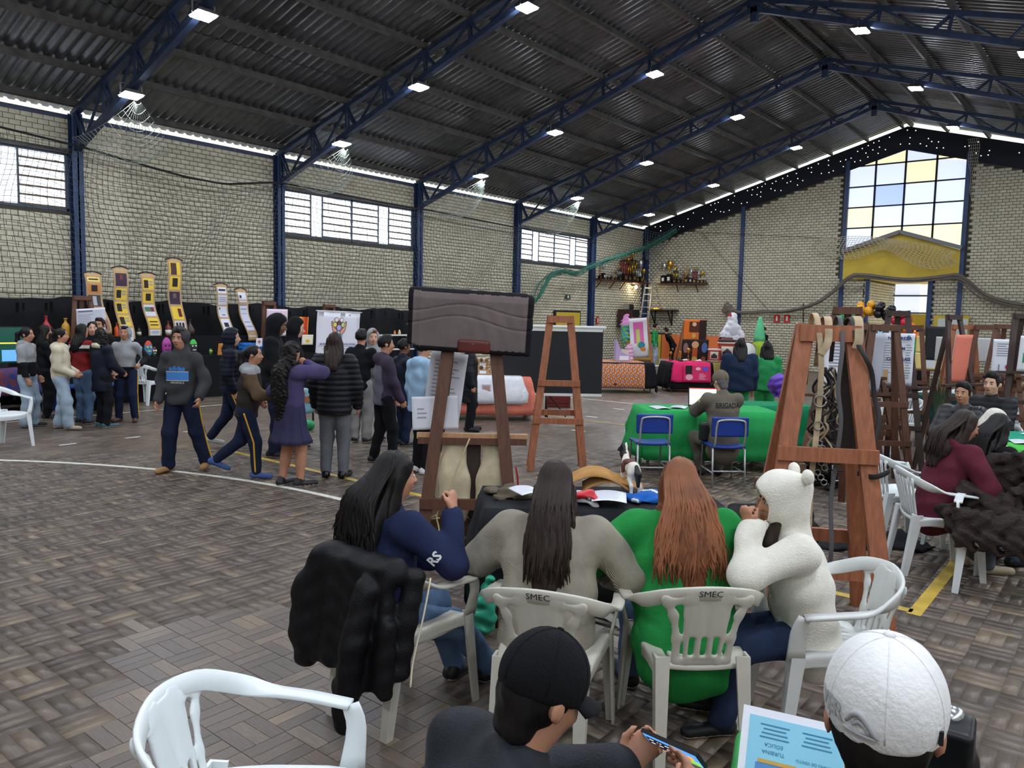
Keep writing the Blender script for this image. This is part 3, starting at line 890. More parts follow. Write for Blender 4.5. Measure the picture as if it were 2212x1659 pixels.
put(ch_slot, -2.68, 2.52, 0.03, 'white plastic armchair carrying a hung black jacket')
put(ch_slot, -1.05, 3.64, 2.25, 'white plastic armchair turned sideways under the white fur hoodie', m_plastic)
put(ch_slot, -1.90, 1.22, -0.95, 'empty white plastic armchair cut off by the lower left edge', m_plasticw)
ch_fan = armchair('fan', m_plasticw, 'white slat-back plastic armchair under the girl in the maroon hoodie')
ch_fan.location = (-1.14, 6.66, 0); ch_fan.rotation_euler.z = -1.02; ch_fan['group'] = 'white plastic armchairs'
put(ch_fan, -0.67, 6.46, PI, 'white plastic armchair covered by a dark brown fur throw')
put(ch_fan, -1.55, 7.35, -0.8, 'white plastic armchair just behind the maroon hoodie')
put(ch_fan, *(-2.746, 12.538), 2.4, 'white slat-back armchair seen between the crowded easels')
put(ch_fan, *(-2.751, 14.096), 2.9, 'white slat-back armchair half hidden by easel legs')
put(ch_fan, *(-2.485, 15.102), 2.6, 'white slat-back armchair behind the two boys in black jackets')
put(ch_fan, *(-1.328, 13.459), -1.9, 'white armchair at the right edge beside the teal table')
put(ch_fan, *(-3.413, 14.483), -0.4, 'white armchair under the seated person behind the easels')
put(ch_fan, *(-1.622, 13.710), 0.9, 'white armchair with its arm beside the blue ball')
put(ch_slot, *(-11.698, 3.714), -1.3, 'white plastic armchair at the left edge of the picture', m_plasticw)
put(ch_slot, *(-15.117, 7.340), 0.5, 'white plastic armchair in front of the black curtain', m_plasticw)
# ---------------------------------------------------------------- wooden easels
m_wood = M('reddish_easel_wood', (150, 92, 62), rough=0.6, var=0.28, vs=3.0, stretch=(14, 14, 1.6), bump=0.15, bs=12)
m_woodd = M('dark_easel_wood', (92, 60, 44), rough=0.6, var=0.3, vs=3.0, stretch=(14, 14, 1.6))
m_woodv = M('very_dark_easel_wood', (62, 46, 40), rough=0.6, var=0.3, vs=3.0, stretch=(14, 14, 1.6))
m_woodl = M('pale_wood', (178, 138, 100), rough=0.6, var=0.2, vs=4.0, stretch=(14, 14, 1.6))
def easel(x, y, rz, label, mat=None, H=1.9, top=0.26, bot=0.66, spread=0.42, bars=(0.62, 1.05), tray=None, pw=0.075, three=False):
    mat = mat or m_wood
    t = thing('wooden_easel', label, 'easel', (x, y, 0), rz, 'wooden display easels')
    th = pw * 0.55
    def P(s, f, z):
        k = z / H; w = (bot + (top - bot) * k) / 2; d = spread / 2 * (1 - k) * f
        return np.array((s * w, d, z))
    for f in (-1, 1):
        for s in ((-1, 1) if not (three and f > 0) else (0,)):
            up = (0, 1, 0)
            MB().beam(P(s, f, 0) + (0, f * th * .55, 0), P(s, f, H) + (0, f * th * .55, 0), pw, th, (0, 1, 0)).build('leg', mat, t)
    MB().beam((-top / 2 - pw * .4, -th * 1.4, H - pw * .5), (top / 2 + pw * .4, -th * 1.4, H - pw * .5), th * .8, pw).build('top_rail', mat, t)
    if not three: MB().beam((-top / 2 - pw * .4, th * 1.4, H - pw * .5), (top / 2 + pw * .4, th * 1.4, H - pw * .5), th * .8, pw).build('top_rail', mat, t)
    for z in bars:
        a, b = P(-1, -1, z), P(1, -1, z)
        MB().beam(a + (-pw * .55, -th * 1.3, 0), b + (pw * .55, -th * 1.3, 0), th * .7, pw * .85).build('crossbar', mat, t)
    if not three:
        z = bars[0] + 0.06; a, b = P(-1, 1, z), P(1, 1, z)
        MB().beam(a + (-pw * .55, th * 1.3, 0), b + (pw * .55, th * 1.3, 0), th * .7, pw * .85).build('crossbar', mat, t)
    if tray:
        a = P(-1, -1, tray)
        MB().box((0, a[1] - th - 0.03, tray), (bot * 1.02, 0.06, 0.03)).build('tray', mat, t)
    return t
# ---------------------------------------------------------------- cloth-covered tables
def cloth_table(name, label, x, y, rz, w, d, h, drop, mat, cat='table', flare=0.05, wav=0.02, seed=1, legs=True, clothname='tablecloth', res=34):
    t = thing(name, label, cat, (x, y, 0), rz)
    if legs:
        ml = M('table_leg_metal', (150, 152, 156), rough=0.4, metal=0.6)
        for sx in (-1, 1):
            for sy in (-1, 1): MB().tube([(sx * (w / 2 - .06), sy * (d / 2 - .06), 0), (sx * (w / 2 - .06), sy * (d / 2 - .06), h - .02)], 0.018, 8).build('leg', ml, t)
    MB().box((0, 0, h - .02), (w, d, 0.03)).build('table_top', M('table_top_board', (150, 130, 100)), t)
    drape(clothname, t, w, d, h, drop, mat, flare, wav, seed, res)
    return t
def drape(name, parent, w, d, h, drop, mat, flare=0.05, wav=0.02, seed=1, n=34, thick=0.003):
    r = np.random.default_rng(seed); ph = r.uniform(0, 6.28, 8)
    dr = drop if isinstance(drop, (tuple, list)) else (drop,) * 4     # -x, +x, -y, +y
    ex = np.concatenate([np.linspace(-w / 2 - dr[0], -w / 2, 7)[:-1], np.linspace(-w / 2, w / 2, n), np.linspace(w / 2, w / 2 + dr[1], 7)[1:]])
    ey = np.concatenate([np.linspace(-d / 2 - dr[2], -d / 2, 7)[:-1], np.linspace(-d / 2, d / 2, n), np.linspace(d / 2, d / 2 + dr[3], 7)[1:]])
    G = np.zeros((len(ex), len(ey), 3))
    for i, u in enumerate(ex):
        for j, v in enumerate(ey):
            ox = max(0, abs(u) - w / 2); oy = max(0, abs(v) - d / 2); o = max(ox, oy)
            if ox > 0 and oy > 0: o = math.hypot(ox, oy) * 0.92
            cu = max(-w / 2, min(w / 2, u)); cv = max(-d / 2, min(d / 2, v))
            wv = wav * (math.sin(9 * u + ph[0]) + 0.6 * math.sin(17 * u + ph[1]) + math.sin(10 * v + ph[2]) + 0.6 * math.sin(19 * v + ph[3])) * min(1, o / 0.25)
            k = flare * min(1, o / 0.3) + wv * 0.7
            sx = 1 if u > 0 else -1; sy = 1 if v > 0 else -1
            X = cu + (sx * (0.012 + k) if ox > 0 else 0); Y = cv + (sy * (0.012 + k) if oy > 0 else 0)
            z = h + 0.004 + 0.002 * math.sin(14 * u + ph[4]) * math.sin(11 * v + ph[5]) - (max(0, o - 0.01))
            G[i, j] = (X, Y, max(z, 0.012))
    return MB().sheet(G, thick).build(name, mat, parent)
# ---------------------------------------------------------------- paper sheets and posters
PAPER = {}
def cm(c):
    k = 'print_%d_%d_%d' % tuple(c)
    return M(k, c, rough=0.75)
def poster(name, label, w, h, loc, rot, base=(232, 234, 240), items=(), cat='poster', curve=0.0, group=None, wavy=0.0, parent=None):
    """thin sheet standing in local x-z, printed side towards -y; items: (kind, x, z, w, h, colour) with x,z from the centre"""
    f = lambda x, z: curve * (x * x) + wavy * math.sin(z * 7.0) * 0.5
    nx, nz = 9, 13
    G = [[(-w / 2 + w * i / (nx - 1), f(-w / 2 + w * i / (nx - 1), -h / 2 + h * j / (nz - 1)), -h / 2 + h * j / (nz - 1)) for j in range(nz)] for i in range(nx)]
    if parent is None:
        t = thing(name, label, cat, loc, 0, group); t.rotation_euler = rot
    else:
        t = bpy.data.objects.new(name, None); COL.objects.link(t); t.parent = parent; t.location = loc; t.rotation_euler = rot
    MB().sheet(G, 0.002).build('sheet', cm(base), t)
    if items:
        rr = random.Random(len(label or name) * 7)
        def quad(mb, x0, x1, z0, z1, lift):
            k = max(1, int((z1 - z0) / (h / 12)))
            G = [[(x, f(x, z) - lift, z) for z in np.linspace(z0, z1, k + 1)] for x in (x0, (x0 + x1) / 2, x1)]
            mb.sheet(G)
        for n_, (kind, x, z, iw, ih, c) in enumerate(items):
            mb = MB(); lift = 0.0025 + 0.0008 * n_
            if kind in 'rR': quad(mb, x - iw / 2, x + iw / 2, z - ih / 2, z + ih / 2, lift + (0.003 if kind == 'R' else 0)); nm = 'printed_block'
            elif kind == 't':
                n = max(2, int(ih / 0.03)); nm = 'printed_text'
                for q in range(n):
                    zz = z + ih / 2 - (q + 0.5) * ih / n; e = rr.uniform(0.6, 1.0)
                    quad(mb, x - iw / 2, x - iw / 2 + iw * e, zz - ih / n * 0.16, zz + ih / n * 0.16, lift)
            else:
                pts = [(x + iw / 2 * math.cos(a), z + ih / 2 * math.sin(a)) for a in np.linspace(0, 2 * PI, 15)[:-1]]; nm = 'printed_shape'
                mb.add([(u, f(u, v) - lift - 0.002, v) for u, v in pts], [tuple(range(len(pts)))])
            o = mb.build(nm, cm(tuple(c)), t)
            if kind == 't': o['kind'] = 'stuff'
    return t
# ================================================================ people
def skin(tone):
    return {'l': M('skin_light', (214, 166, 140), rough=0.5, var=0.05, vs=14), 'm': M('skin_medium', (184, 132, 104), rough=0.5, var=0.05, vs=14),
            'd': M('skin_dark', (118, 80, 62), rough=0.5, var=0.05, vs=14)}[tone]
m_hairk = M('black_hair', (24, 21, 20), rough=0.5, spec=0.22, var=0.35, vs=10, stretch=(9, 9, 1))
m_hairb = M('dark_brown_hair', (46, 35, 30), rough=0.5, spec=0.22, var=0.35, vs=10, stretch=(9, 9, 1))
m_hairr = M('auburn_hair', (110, 66, 42), rough=0.5, spec=0.22, var=0.45, vs=6, stretch=(9, 9, 1))
m_eye = M('eye_dark', (30, 20, 16), rough=0.2)
m_eyew = M('eye_white', (190, 182, 176), rough=0.3)
m_lip = M('lips', (160, 96, 84), rough=0.5)
m_sole = M('white_sole', (216, 214, 208), rough=0.6)
m_yel = M('yellow_stripe', (226, 172, 52), rough=0.7)
def ik(a, t, l1, l2, hint):
    a, t = np.asarray(a, float), np.asarray(t, float); d = t - a; L = np.linalg.norm(d)
    if L > (l1 + l2) * 0.995: t = a + d / L * (l1 + l2) * 0.995; d = t - a; L = np.linalg.norm(d)
    u = d / L; x = (l1 * l1 - l2 * l2 + L * L) / (2 * L); hgt = math.sqrt(max(1e-6, l1 * l1 - x * x))
    n = np.asarray(hint, float); n = nrm(n - u * (n @ u))
    return a + u * x + n * hgt, t
def frame(yaw, pitch, roll=0):
    """head axes: right, forward, up"""
    R = rotm(0, 0, yaw) @ rotm(pitch, 0, 0) @ rotm(0, roll, 0)
    return R[:, 0], R[:, 1], R[:, 2]
def hand_prims(sd, w, d, pn, side, H, curl=0.5, scale=1.0, k=0.006):
    """palm, four fingers and a thumb; d = hand direction, pn = palm normal, side = +1 right hand"""
    d = nrm(d); pn = nrm(np.asarray(pn, float) - d * (np.asarray(pn, float) @ d)); x = nrm(np.cross(d, pn)) * side
    s = H / 1.7 * scale
    sd.cone(w, w + d * 0.035 * s, 0.024 * s, 0.030 * s, 0.015, (pn, 0.6))
    sd.cone(w + d * 0.03 * s, w + d * 0.085 * s, 0.034 * s, 0.040 * s, 0.012, (pn, 0.42))
    for i, (o, L) in enumerate(((-0.030, 0.068), (-0.010, 0.078), (0.010, 0.073), (0.029, 0.058))):
        a = w + d * 0.088 * s - x * o * s
        c1 = curl * 0.9 + 0.08 * i; c2 = c1 + curl * 1.3
        b = a + (d * math.cos(c1) + pn * math.sin(c1)) * L * 0.52 * s
        c = b + (d * math.cos(c2) + pn * math.sin(c2)) * L * 0.52 * s
        sd.cone(a, b, 0.0098 * s, 0.009 * s, k); sd.cone(b, c, 0.009 * s, 0.0078 * s, k)
    a = w + d * 0.03 * s + x * 0.026 * s
    b = a + (d * 0.75 + x * 0.55 + pn * 0.35) * 0.042 * s
    c = b + (d * 0.9 + x * 0.1 + pn * 0.5) * 0.036 * s
    sd.cone(a, b, 0.015 * s, 0.011 * s, 0.008); sd.cone(b, c, 0.011 * s, 0.0088 * s, k)
def person(label, loc, rz, H=1.6, pel=None, lean=0.0, side=0.0, twist=0.0, head=(0, 0), hroll=0.0, hands=None, feet=None, hints=None, kneeh=None, sit=False,
           top=None, topc=None, puff=0.0, hem=None, hood=None, pants=None, flare=0.0, skirt=None, shoes=None, hair='short', hairm=None, hairlen=0.3,
           tone='m', curl=0.5, palm=None, res=0.013, face=True, topsel=None, topmats=None, stripe=False, quilt=0.0, fold=0.006, seed=1, sleeves=1.0, cap=None, group=None,
           socks=None, headfwd=0.0, wide=1.0, shorthair=1.0, bare_legs=False, hoodscale=1.0):
    t = thing('person', label, 'person', (loc[0], loc[1], loc[2] if len(loc) > 2 else 0), rz, group)
    h = H
    pel = np.array(pel if pel is not None else (0, 0, 0.53 * h), float)
    u = nrm((math.sin(side), math.sin(lean) * math.cos(side), math.cos(lean) * math.cos(side)))
    Rt = rotm(0, 0, twist); r = Rt @ np.array((1.0, 0, 0)); r = nrm(r - u * (r @ u)); fw = np.cross(u, r)
    waist = pel + u * 0.09 * h; chest = pel + u * 0.19 * h; nb = pel + u * 0.295 * h
    sh = [pel + u * 0.268 * h + r * s * 0.098 * h * wide for s in (1, -1)]
    hr, hf, hu = frame(head[0], head[1], hroll)
    nt = nb + (u * 0.5 + np.array((0, 0, 0.5))) * 0.045 * h + fw * headfwd * 0.5
    hc = nt + hu * 0.062 * h + hf * 0.012 * h + fw * headfwd * 0.5
    hips = [pel + np.array((s * 0.05 * h, 0, -0.02 * h)) for s in (1, -1)]
    feet = feet or [(0.06 * h, 0, 0.045 * h), (-0.06 * h, 0.02, 0.045 * h)]
    hands = hands or [(0.15 * h, 0.04 * h, 0.48 * h), (-0.15 * h, 0.04 * h, 0.48 * h)]
    hints = hints or [(0.5, -1, -0.2), (-0.5, -1, -0.2)]
    kneeh = kneeh or [(0.1, 1, 0.3), (-0.1, 1, 0.3)]
    EL, WR, KN, AN = [], [], [], []
    for i in (0, 1):
        e, w = ik(sh[i], hands[i], 0.168 * h, 0.148 * h, hints[i]); EL.append(e); WR.append(w)
        k, a = ik(hips[i], feet[i], 0.2365 * h, 0.2335 * h, kneeh[i]); KN.append(k); AN.append(a)
    # ---- body: one continuous surface
    sd = SD(0.02)
    sd.chain([pel, waist, chest, nb], [0.065 * h, 0.058 * h, 0.066 * h, 0.035 * h], 0.03, (fw, 0.72))
    sd.cone(sh[0], sh[1], 0.034 * h, 0.034 * h, 0.03)
    sd.cone(nb - u * 0.01 * h, hc - hu * 0.03 * h, 0.033 * h, 0.031 * h, 0.02)
    for i in (0, 1):
        sd.chain([sh[i], EL[i], WR[i]], [0.030 * h, 0.025 * h, 0.0175 * h], 0.02)
        sd.chain([hips[i], KN[i], AN[i]], [0.052 * h, 0.036 * h, 0.022 * h] if not bare_legs else [0.056 * h, 0.04 * h, 0.025 * h], 0.03)
        if bare_legs: sd.cone(KN[i] * 0.75 + AN[i] * 0.25, KN[i] * 0.5 + AN[i] * 0.5, 0.036 * h, 0.034 * h, 0.03)
        pn = palm[i] if palm else (-1 + 2 * i, 0.2, 0)
        hd = nrm(WR[i] - EL[i])
        if palm and len(palm) > 2: hd = nrm(palm[2][i])
        hand_prims(sd, WR[i], hd, pn, 1 if i == 0 else -1, h, curl if np.isscalar(curl) else curl[i])
    q = h / 1.65
    HR = np.stack([hr, hf, hu], 1)
    sd.ell(hc + hu * 0.018 * q, (0.073 * q, 0.092 * q, 0.092 * q), HR, 0.02)                    # skull
    sd.ell(hc - hu * 0.045 * q + hf * 0.030 * q, (0.054 * q, 0.058 * q, 0.066 * q), HR, 0.03)     # jaw
    sd.ell(hc - hu * 0.093 * q + hf * 0.062 * q, (0.022 * q, 0.018 * q, 0.016 * q), HR, 0.02)     # chin
    if face:
        for s in (-1, 1):
            sd.ell(hc + hf * 0.092 * q + hr * s * 0.031 * q + hu * 0.002 * q, (0.019 * q, 0.013 * q, 0.012 * q), HR, 0.014, '-')
            sd.ell(hc + hr * s * 0.078 * q - hf * 0.012 * q - hu * 0.012 * q, (0.010 * q, 0.020 * q, 0.031 * q), HR, 0.006)
            sd.ell(hc + hf * 0.066 * q + hr * s * 0.036 * q - hu * 0.03 * q, (0.022 * q, 0.018 * q, 0.02 * q), HR, 0.02)
        sd.cone(hc + hf * 0.088 * q + hu * 0.008 * q, hc + hf * 0.110 * q - hu * 0.032 * q, 0.009 * q, 0.0135 * q, 0.012)
        for s in (-1, 1): sd.ell(hc + hf * 0.1 * q + hr * s * 0.012 * q - hu * 0.035 * q, (0.009 * q, 0.009 * q, 0.008 * q), HR, 0.006)
        sd.ell(hc + hf * 0.088 * q - hu * 0.061 * q, (0.024 * q, 0.012 * q, 0.011 * q), HR, 0.008)
    sk = skin(tone)
    sdobj('body', sd, min(res, 0.012) if face else res, sk, t)
    if face:
        for s in (-1, 1):
            c = hc + hf * 0.0825 * q + hr * s * 0.031 * q + hu * 0.001 * q
            e = SD(0.001).ell(c, (0.0145 * q, 0.009 * q, 0.0078 * q), HR); sdobj('eye', e, 0.004, m_eyew, t, relax=0)
            e = SD(0.001).ell(c + hf * 0.0052 * q, (0.0068 * q, 0.0055 * q, 0.0068 * q), HR); sdobj('iris', e, 0.003, m_eye, t, relax=0)
            e = SD(0.002).cone(c + hf * 0.010 * q + hu * 0.019 * q - hr * s * 0.012 * q, c + hf * 0.004 * q + hu * 0.021 * q + hr * s * 0.017 * q, 0.0048 * q, 0.0038 * q)
            sdobj('eyebrow', e, 0.004, hairm or m_hairk, t, relax=0)
        e = SD(0.002).ell(hc + hf * 0.0945 * q - hu * 0.061 * q, (0.022 * q, 0.008 * q, 0.0085 * q), HR); sdobj('lips', e, 0.004, m_lip, t, relax=0)
    # ---- top garment
    p = puff
    if top is not None:
        sd = SD(0.03)
        hemz = hem if hem is not None else -0.03
        sd.chain([pel + u * hemz * h, waist, chest, pel + u * 0.262 * h], [0.099 * h * wide + p, 0.088 * h * wide + p, 0.091 * h * wide + p, 0.062 * h], 0.04, (fw, 0.80 if not sit else 0.76))
        sd.cone(sh[0] - u * 0.006 * h, sh[1] - u * 0.006 * h, 0.039 * h + p * .5, 0.039 * h + p * .5, 0.045)
        sd.cone(nb - u * 0.02 * h, nb + u * 0.012 * h, 0.052 * h, 0.043 * h, 0.02)
        for i in (0, 1):
            if sleeves >= 0.99:
                ww = EL[i] + (WR[i] - EL[i]) * 0.97
                sd.chain([sh[i], EL[i], ww], [0.042 * h + p * .8, 0.037 * h + p * .8, 0.029 * h + p * .5], 0.03)
            else:
                sd.cone(sh[i], sh[i] + (EL[i] - sh[i]) * (0.35 + sleeves), 0.046 * h + p, 0.044 * h + p, 0.03)
        if hood == 'down':
            sd.ell(nb - fw * 0.05 * h + u * 0.0 * h, (0.062 * h, 0.036 * h, 0.045 * h), np.stack([r, fw, u], 1), 0.03)
            sd.cone(nb + r * 0.04 * h + fw * 0.02 * h, nb - r * 0.04 * h + fw * 0.02 * h, 0.02 * h, 0.02 * h, 0.03)
        if hood == 'up':
            hs = hoodscale
            sd.ell(hc + hu * 0.02 * q - hf * 0.012 * q, (0.098 * q * hs, 0.118 * q * hs, 0.122 * q * hs), HR, 0.03)
            sd.cone(hc - hf * 0.03 * q - hu * 0.02 * q, nb - fw * 0.02 * h, 0.085 * q, 0.075 * q, 0.04)
            sd.ell(hc + hf * 0.105 * q - hu * 0.02 * q, (0.072 * q, 0.105 * q, 0.105 * q), HR, 0.02, '-')
        n0 = pel + u * (hemz - 0.035) * h
        if not sit: sd.cut(n0, -u)
        f0 = folds(fold, 9, 6, seed)
        if quilt:
            def dsp(P, f0=f0):
                a = (P - pel) @ u
                return f0(P) * 0.5 + quilt * np.abs(np.sin(a * PI / 0.062)) * -1 + quilt * 0.5
        else: dsp = f0
        mats = topmats or [top]
        if topsel is not None:
            frm = dict(pel=pel, u=u, r=r, fw=fw, h=h, sh=sh, EL=EL, WR=WR, nb=nb, hc=hc)
            sel = lambda C: topsel(C, frm)
        else: sel = None
        sdobj(topc or 'hoodie', sd, res, mats, t, disp=dsp, sel=sel)
    # ---- legs
    if pants is not None:
        sd = SD(0.03)
        sd.ell(pel + (0, 0, -0.005 * h), (0.088 * h * wide, 0.068 * h, 0.072 * h), None, 0.04)
        for i in (0, 1):
            aa = AN[i] + (KN[i] - AN[i]) * (0.02 if not skirt else 0.1)
            sd.chain([hips[i], KN[i], aa], [0.062 * h, 0.047 * h + flare * 0.5, 0.036 * h + flare], 0.035)
        sel = None; mats = [pants]
        if stripe:
            for i in (0, 1):
                s = 1 - 2 * i; P = []
                for a, b, r0, r1, n in ((hips[i], KN[i], 0.062 * h, 0.047 * h + flare * .5, 8), (KN[i], AN[i], 0.047 * h + flare * .5, 0.036 * h + flare, 9)):
                    d = nrm(b - a); lat = nrm(np.array((s, 0.0, 0)) - d * (d[0] * s))
                    for k in range(n): P.append(a + (b - a) * k / (n - 1) * (0.96 if n == 9 else 0.93) + lat * (r0 + (r1 - r0) * k / (n - 1) + 0.004))
                d = nrm(AN[i] - hips[i]); ribbon(MB(), spline(P, 24), [np.cross(d, (s, 0, 0))] * 24, [0.017] * 24, 0.012).build('side_stripe', m_yel, t)
        sdobj('trousers', sd, res, mats, t, disp=folds(fold * (0.5 if stripe else 1), 8, 9, seed + 3), sel=sel)
    if skirt is not None:
        G = []; z1 = pel[2] + 0.06 * h; z0 = 0.31 * h
        for j in range(11):
            k = j / 10; z = z1 + (z0 - z1) * k; row = []
            for i in range(49):
                a = 2 * PI * i / 48; rr = (0.104 + 0.035 * k) * h + (0.012 * math.sin(a * 12) * k) + (0.035 * max(0, k - 0.72) / 0.28 * (1 + 0.35 * math.sin(a * 22)) if k > 0.72 else 0)
                row.append((pel[0] + rr * math.cos(a), pel[1] + rr * 0.85 * math.sin(a), z))
            G.append(row)
        MB().sheet(G, 0.004).build('skirt', skirt, t)
    # ---- shoes
    if shoes is not None:
        for i in (0, 1):
            a = AN[i]; kd = KN[i] - a; sh_dir = np.array((0.0, 1.0, 0)) + np.array(((1 - 2 * i) * 0.25, 0, 0))
            if abs(kd[2]) < 0.3 * np.linalg.norm(kd): sh_dir = sh_dir
            dz = -0.0; tilt = 0.0
            if a[2] > 0.075 * h: tilt = min(0.9, (a[2] - 0.045 * h) * 3.2)
            fd = nrm(sh_dir); fd = np.array((fd[0] * math.cos(tilt), fd[1] * math.cos(tilt), -math.sin(tilt)))
            upv = nrm(np.cross(np.cross(fd, (0, 0, 1)), fd)); base = a - upv * 0.045 * h
            sd = SD(0.02)
            heel = base - fd * 0.022 * h + upv * 0.022 * h; toe = base + fd * 0.105 * h + upv * 0.018 * h
            sd.cone(heel, toe, 0.026 * h, 0.024 * h, 0.02, (upv, 0.85)); sd.cone(heel + upv * 0.005 * h, a + upv * 0.012 * h, 0.026 * h, 0.026 * h, 0.02)
            sd.cut(base, -upv)
            mats = shoes if isinstance(shoes, (list, tuple)) else [shoes, m_sole]
            sel = (lambda C, base=base, upv=upv: ((((C - base) @ upv) < 0.011 * h)).astype(int)) if len(mats) > 1 else None
            sdobj('shoe' if not socks else 'sock', sd, min(res, 0.011), list(mats), t, sel=sel)
    # ---- hair
    hm = hairm or m_hairk
    if hair:
        sd = SD(0.02); sc = 1.0
        if hair != 'none':
            kc = 0.955 if cap is not None else 1.0
            sd.ell(hc + hu * 0.024 * q - hf * 0.006 * q, (0.081 * q * kc, 0.099 * q * kc, 0.097 * q * kc), HR, 0.02)
            if hair == 'short':
                (sd.ell(hc + hf * 0.03 * q + hu * 0.095 * q, (0.062 * q, 0.055 * q, 0.03 * q * shorthair), HR, 0.03) if cap is None else None)
                sd.ell(hc + hf * 0.10 * q - hu * 0.035 * q, (0.085 * q, 0.085 * q, 0.105 * q), HR, 0.015, '-')
                sd.ell(hc - hf * 0.03 * q - hu * (0.115 if cap is None else 0.145) * q, (0.11 * q, 0.10 * q, 0.075 * q), HR, 0.02, '-')
                if cap is not None: sd.cone(hc - hf * 0.03 * q - hu * 0.02 * q, hc - hf * 0.035 * q - hu * 0.07 * q, 0.066 * q, 0.052 * q, 0.03)
                if cap is not None:
                    for s in (-1, 1): sd.ell(hc + hr * s * 0.085 * q - hu * 0.02 * q, (0.022 * q, 0.03 * q, 0.04 * q), HR, 0.006, '-')
            else:
                sd.ell(hc + hf * 0.105 * q - hu * 0.035 * q, (0.064 * q, 0.09 * q, 0.112 * q), HR, 0.015, '-')
            if hair in ('long', 'curly'):
                n = 6; wdt = 0.075 * q if hair == 'long' else 0.095 * q
                pts = [hc - hf * 0.035 * q - hu * 0.02 * q]
                back = 0.085 * h + p
                down = nrm(u * 0.6 + np.array((0, 0, 0.4)))
                for k in range(1, n + 1):
                    dist = hairlen * k / n
                    b = hc - hf * 0.04 * q - down * (0.03 * q + dist)
                    # keep outside the back of the torso
                    rel = (b - chest) @ fw; lim = -(0.072 * h + p * 0.9 + 0.012)
                    kk = min(1, max(0, (dist - 0.08) / 0.14))
                    b = b + fw * (min(0, lim - rel) if kk > 0 else 0) * kk
                    pts.append(b)
                rs = [wdt * (1.0 + (0.28 if hair == 'curly' else 0.12) * math.sin(PI * k / n)) * (1 if k < n - 1 else 0.72) for k in range(n + 1)]
                sd.chain(pts, rs, 0.03, (fw, 0.5))
                for s in (-1, 1):
                    sd.chain([hc + hr * s * 0.068 * q - hu * 0.02 * q - hf * 0.01 * q, hc + hr * s * 0.072 * q - hu * 0.12 * q - hf * 0.03 * q, nb + r * s * 0.055 * h - fw * 0.03 * h - u * 0.01 * h], [0.026 * q, 0.026 * q, 0.02 * q], 0.03)
            if hair == 'pony':
                b0 = hc - hf * 0.10 * q + hu * 0.035 * q
                pts = [b0, b0 - hf * 0.045 * q - hu * 0.03 * q, b0 - hf * 0.05 * q - hu * 0.14 * q, b0 - hf * 0.03 * q - hu * (0.05 + hairlen)]
                sd.chain(pts, [0.024 * q, 0.034 * q, 0.036 * q, 0.012 * q], 0.02)
            fr = 150 if hair != 'curly' else 120
            ph = np.random.default_rng(seed).uniform(0, 6, 4)
            def hd(P):
                x = (P - hc) @ r; y = (P - hc) @ fw; z = P[:, 2]
                if hair == 'curly': return 0.010 * np.sin(x * 95 + 2.2 * np.sin(z * 42 + ph[0])) * np.sin(z * 105 + 2.0 * np.sin(x * 40) + ph[1] + y * 60)
                if hair == 'short': return 0.004 * np.sin(x * 130 + z * 60 + ph[0]) * np.sin(y * 110 + ph[1]) + 0.003 * np.sin(x * 60 + y * 70)
                return 0.0045 * np.sin(x * fr + 1.8 * np.sin(z * 14 + ph[0]) + y * 60) + 0.003 * np.sin(x * 60 + 2.0 * np.sin(z * 9 + ph[1]))
            sdobj('hair', sd, min(res, 0.0115), hm, t, disp=hd)
    t_info = dict(pel=pel, u=u, r=r, fw=fw, sh=sh, EL=EL, WR=WR, KN=KN, AN=AN, hc=hc, hr=hr, hf=hf, hu=hu, q=q, nb=nb, chest=chest, h=h, HR=HR)
    if cap is not None: make_cap(t, t_info, *cap)
    return t, t_info
def make_cap(t, g, mat, rev=False, brim=0.075, res=0.008, name='cap'):
    hc, hr, hf, hu, q, HR = [g[k] for k in ('hc', 'hr', 'hf', 'hu', 'q', 'HR')]
    sd = SD(0.02)
    sd.ell(hc + hu * 0.034 * q - hf * 0.004 * q, (0.090 * q, 0.108 * q, 0.102 * q), HR, 0.02)
    sd.cut(hc - hu * 0.006 * q, -hu - hf * (0.0))
    c = sdobj(name, sd, res, mat, t)
    s = -1 if rev else 1
    G = []
    for i in range(9):
        a = -1.05 + 2.1 * i / 8; row = []
        for j in range(5):
            k = j / 4; d = 0.092 + brim * k * (math.cos(a) ** 0.6)
            row.append(hc + hu * (0.016 - 0.02 * k - 0.02 * (math.sin(a) ** 2)) * q + hf * s * math.cos(a) * d * q + hr * math.sin(a) * (0.082 + 0.012 * k) * q)
        G.append(row)
    MB().sheet(G, 0.004).build('brim', mat, c)
    MB().lathe([(0.009, 0), (0.008, 0.004), (0.003, 0.006)], 10, hc + hu * 0.135 * q, HR).build('button', mat, c)
    for k in range(6):
        P = [hc + hu * 0.034 * q - hf * 0.004 * q + (hr * math.cos(a0) * 0.0903 * math.cos(e) + hf * math.sin(a0) * 0.1083 * math.cos(e) + hu * 0.1023 * math.sin(e)) * q for a0 in (k * PI / 3 + PI / 6,) for e in np.linspace(-0.2, 1.5, 10)]
        MB().tube(P, 0.0013, 5).build('seam', mat, c)
    return c
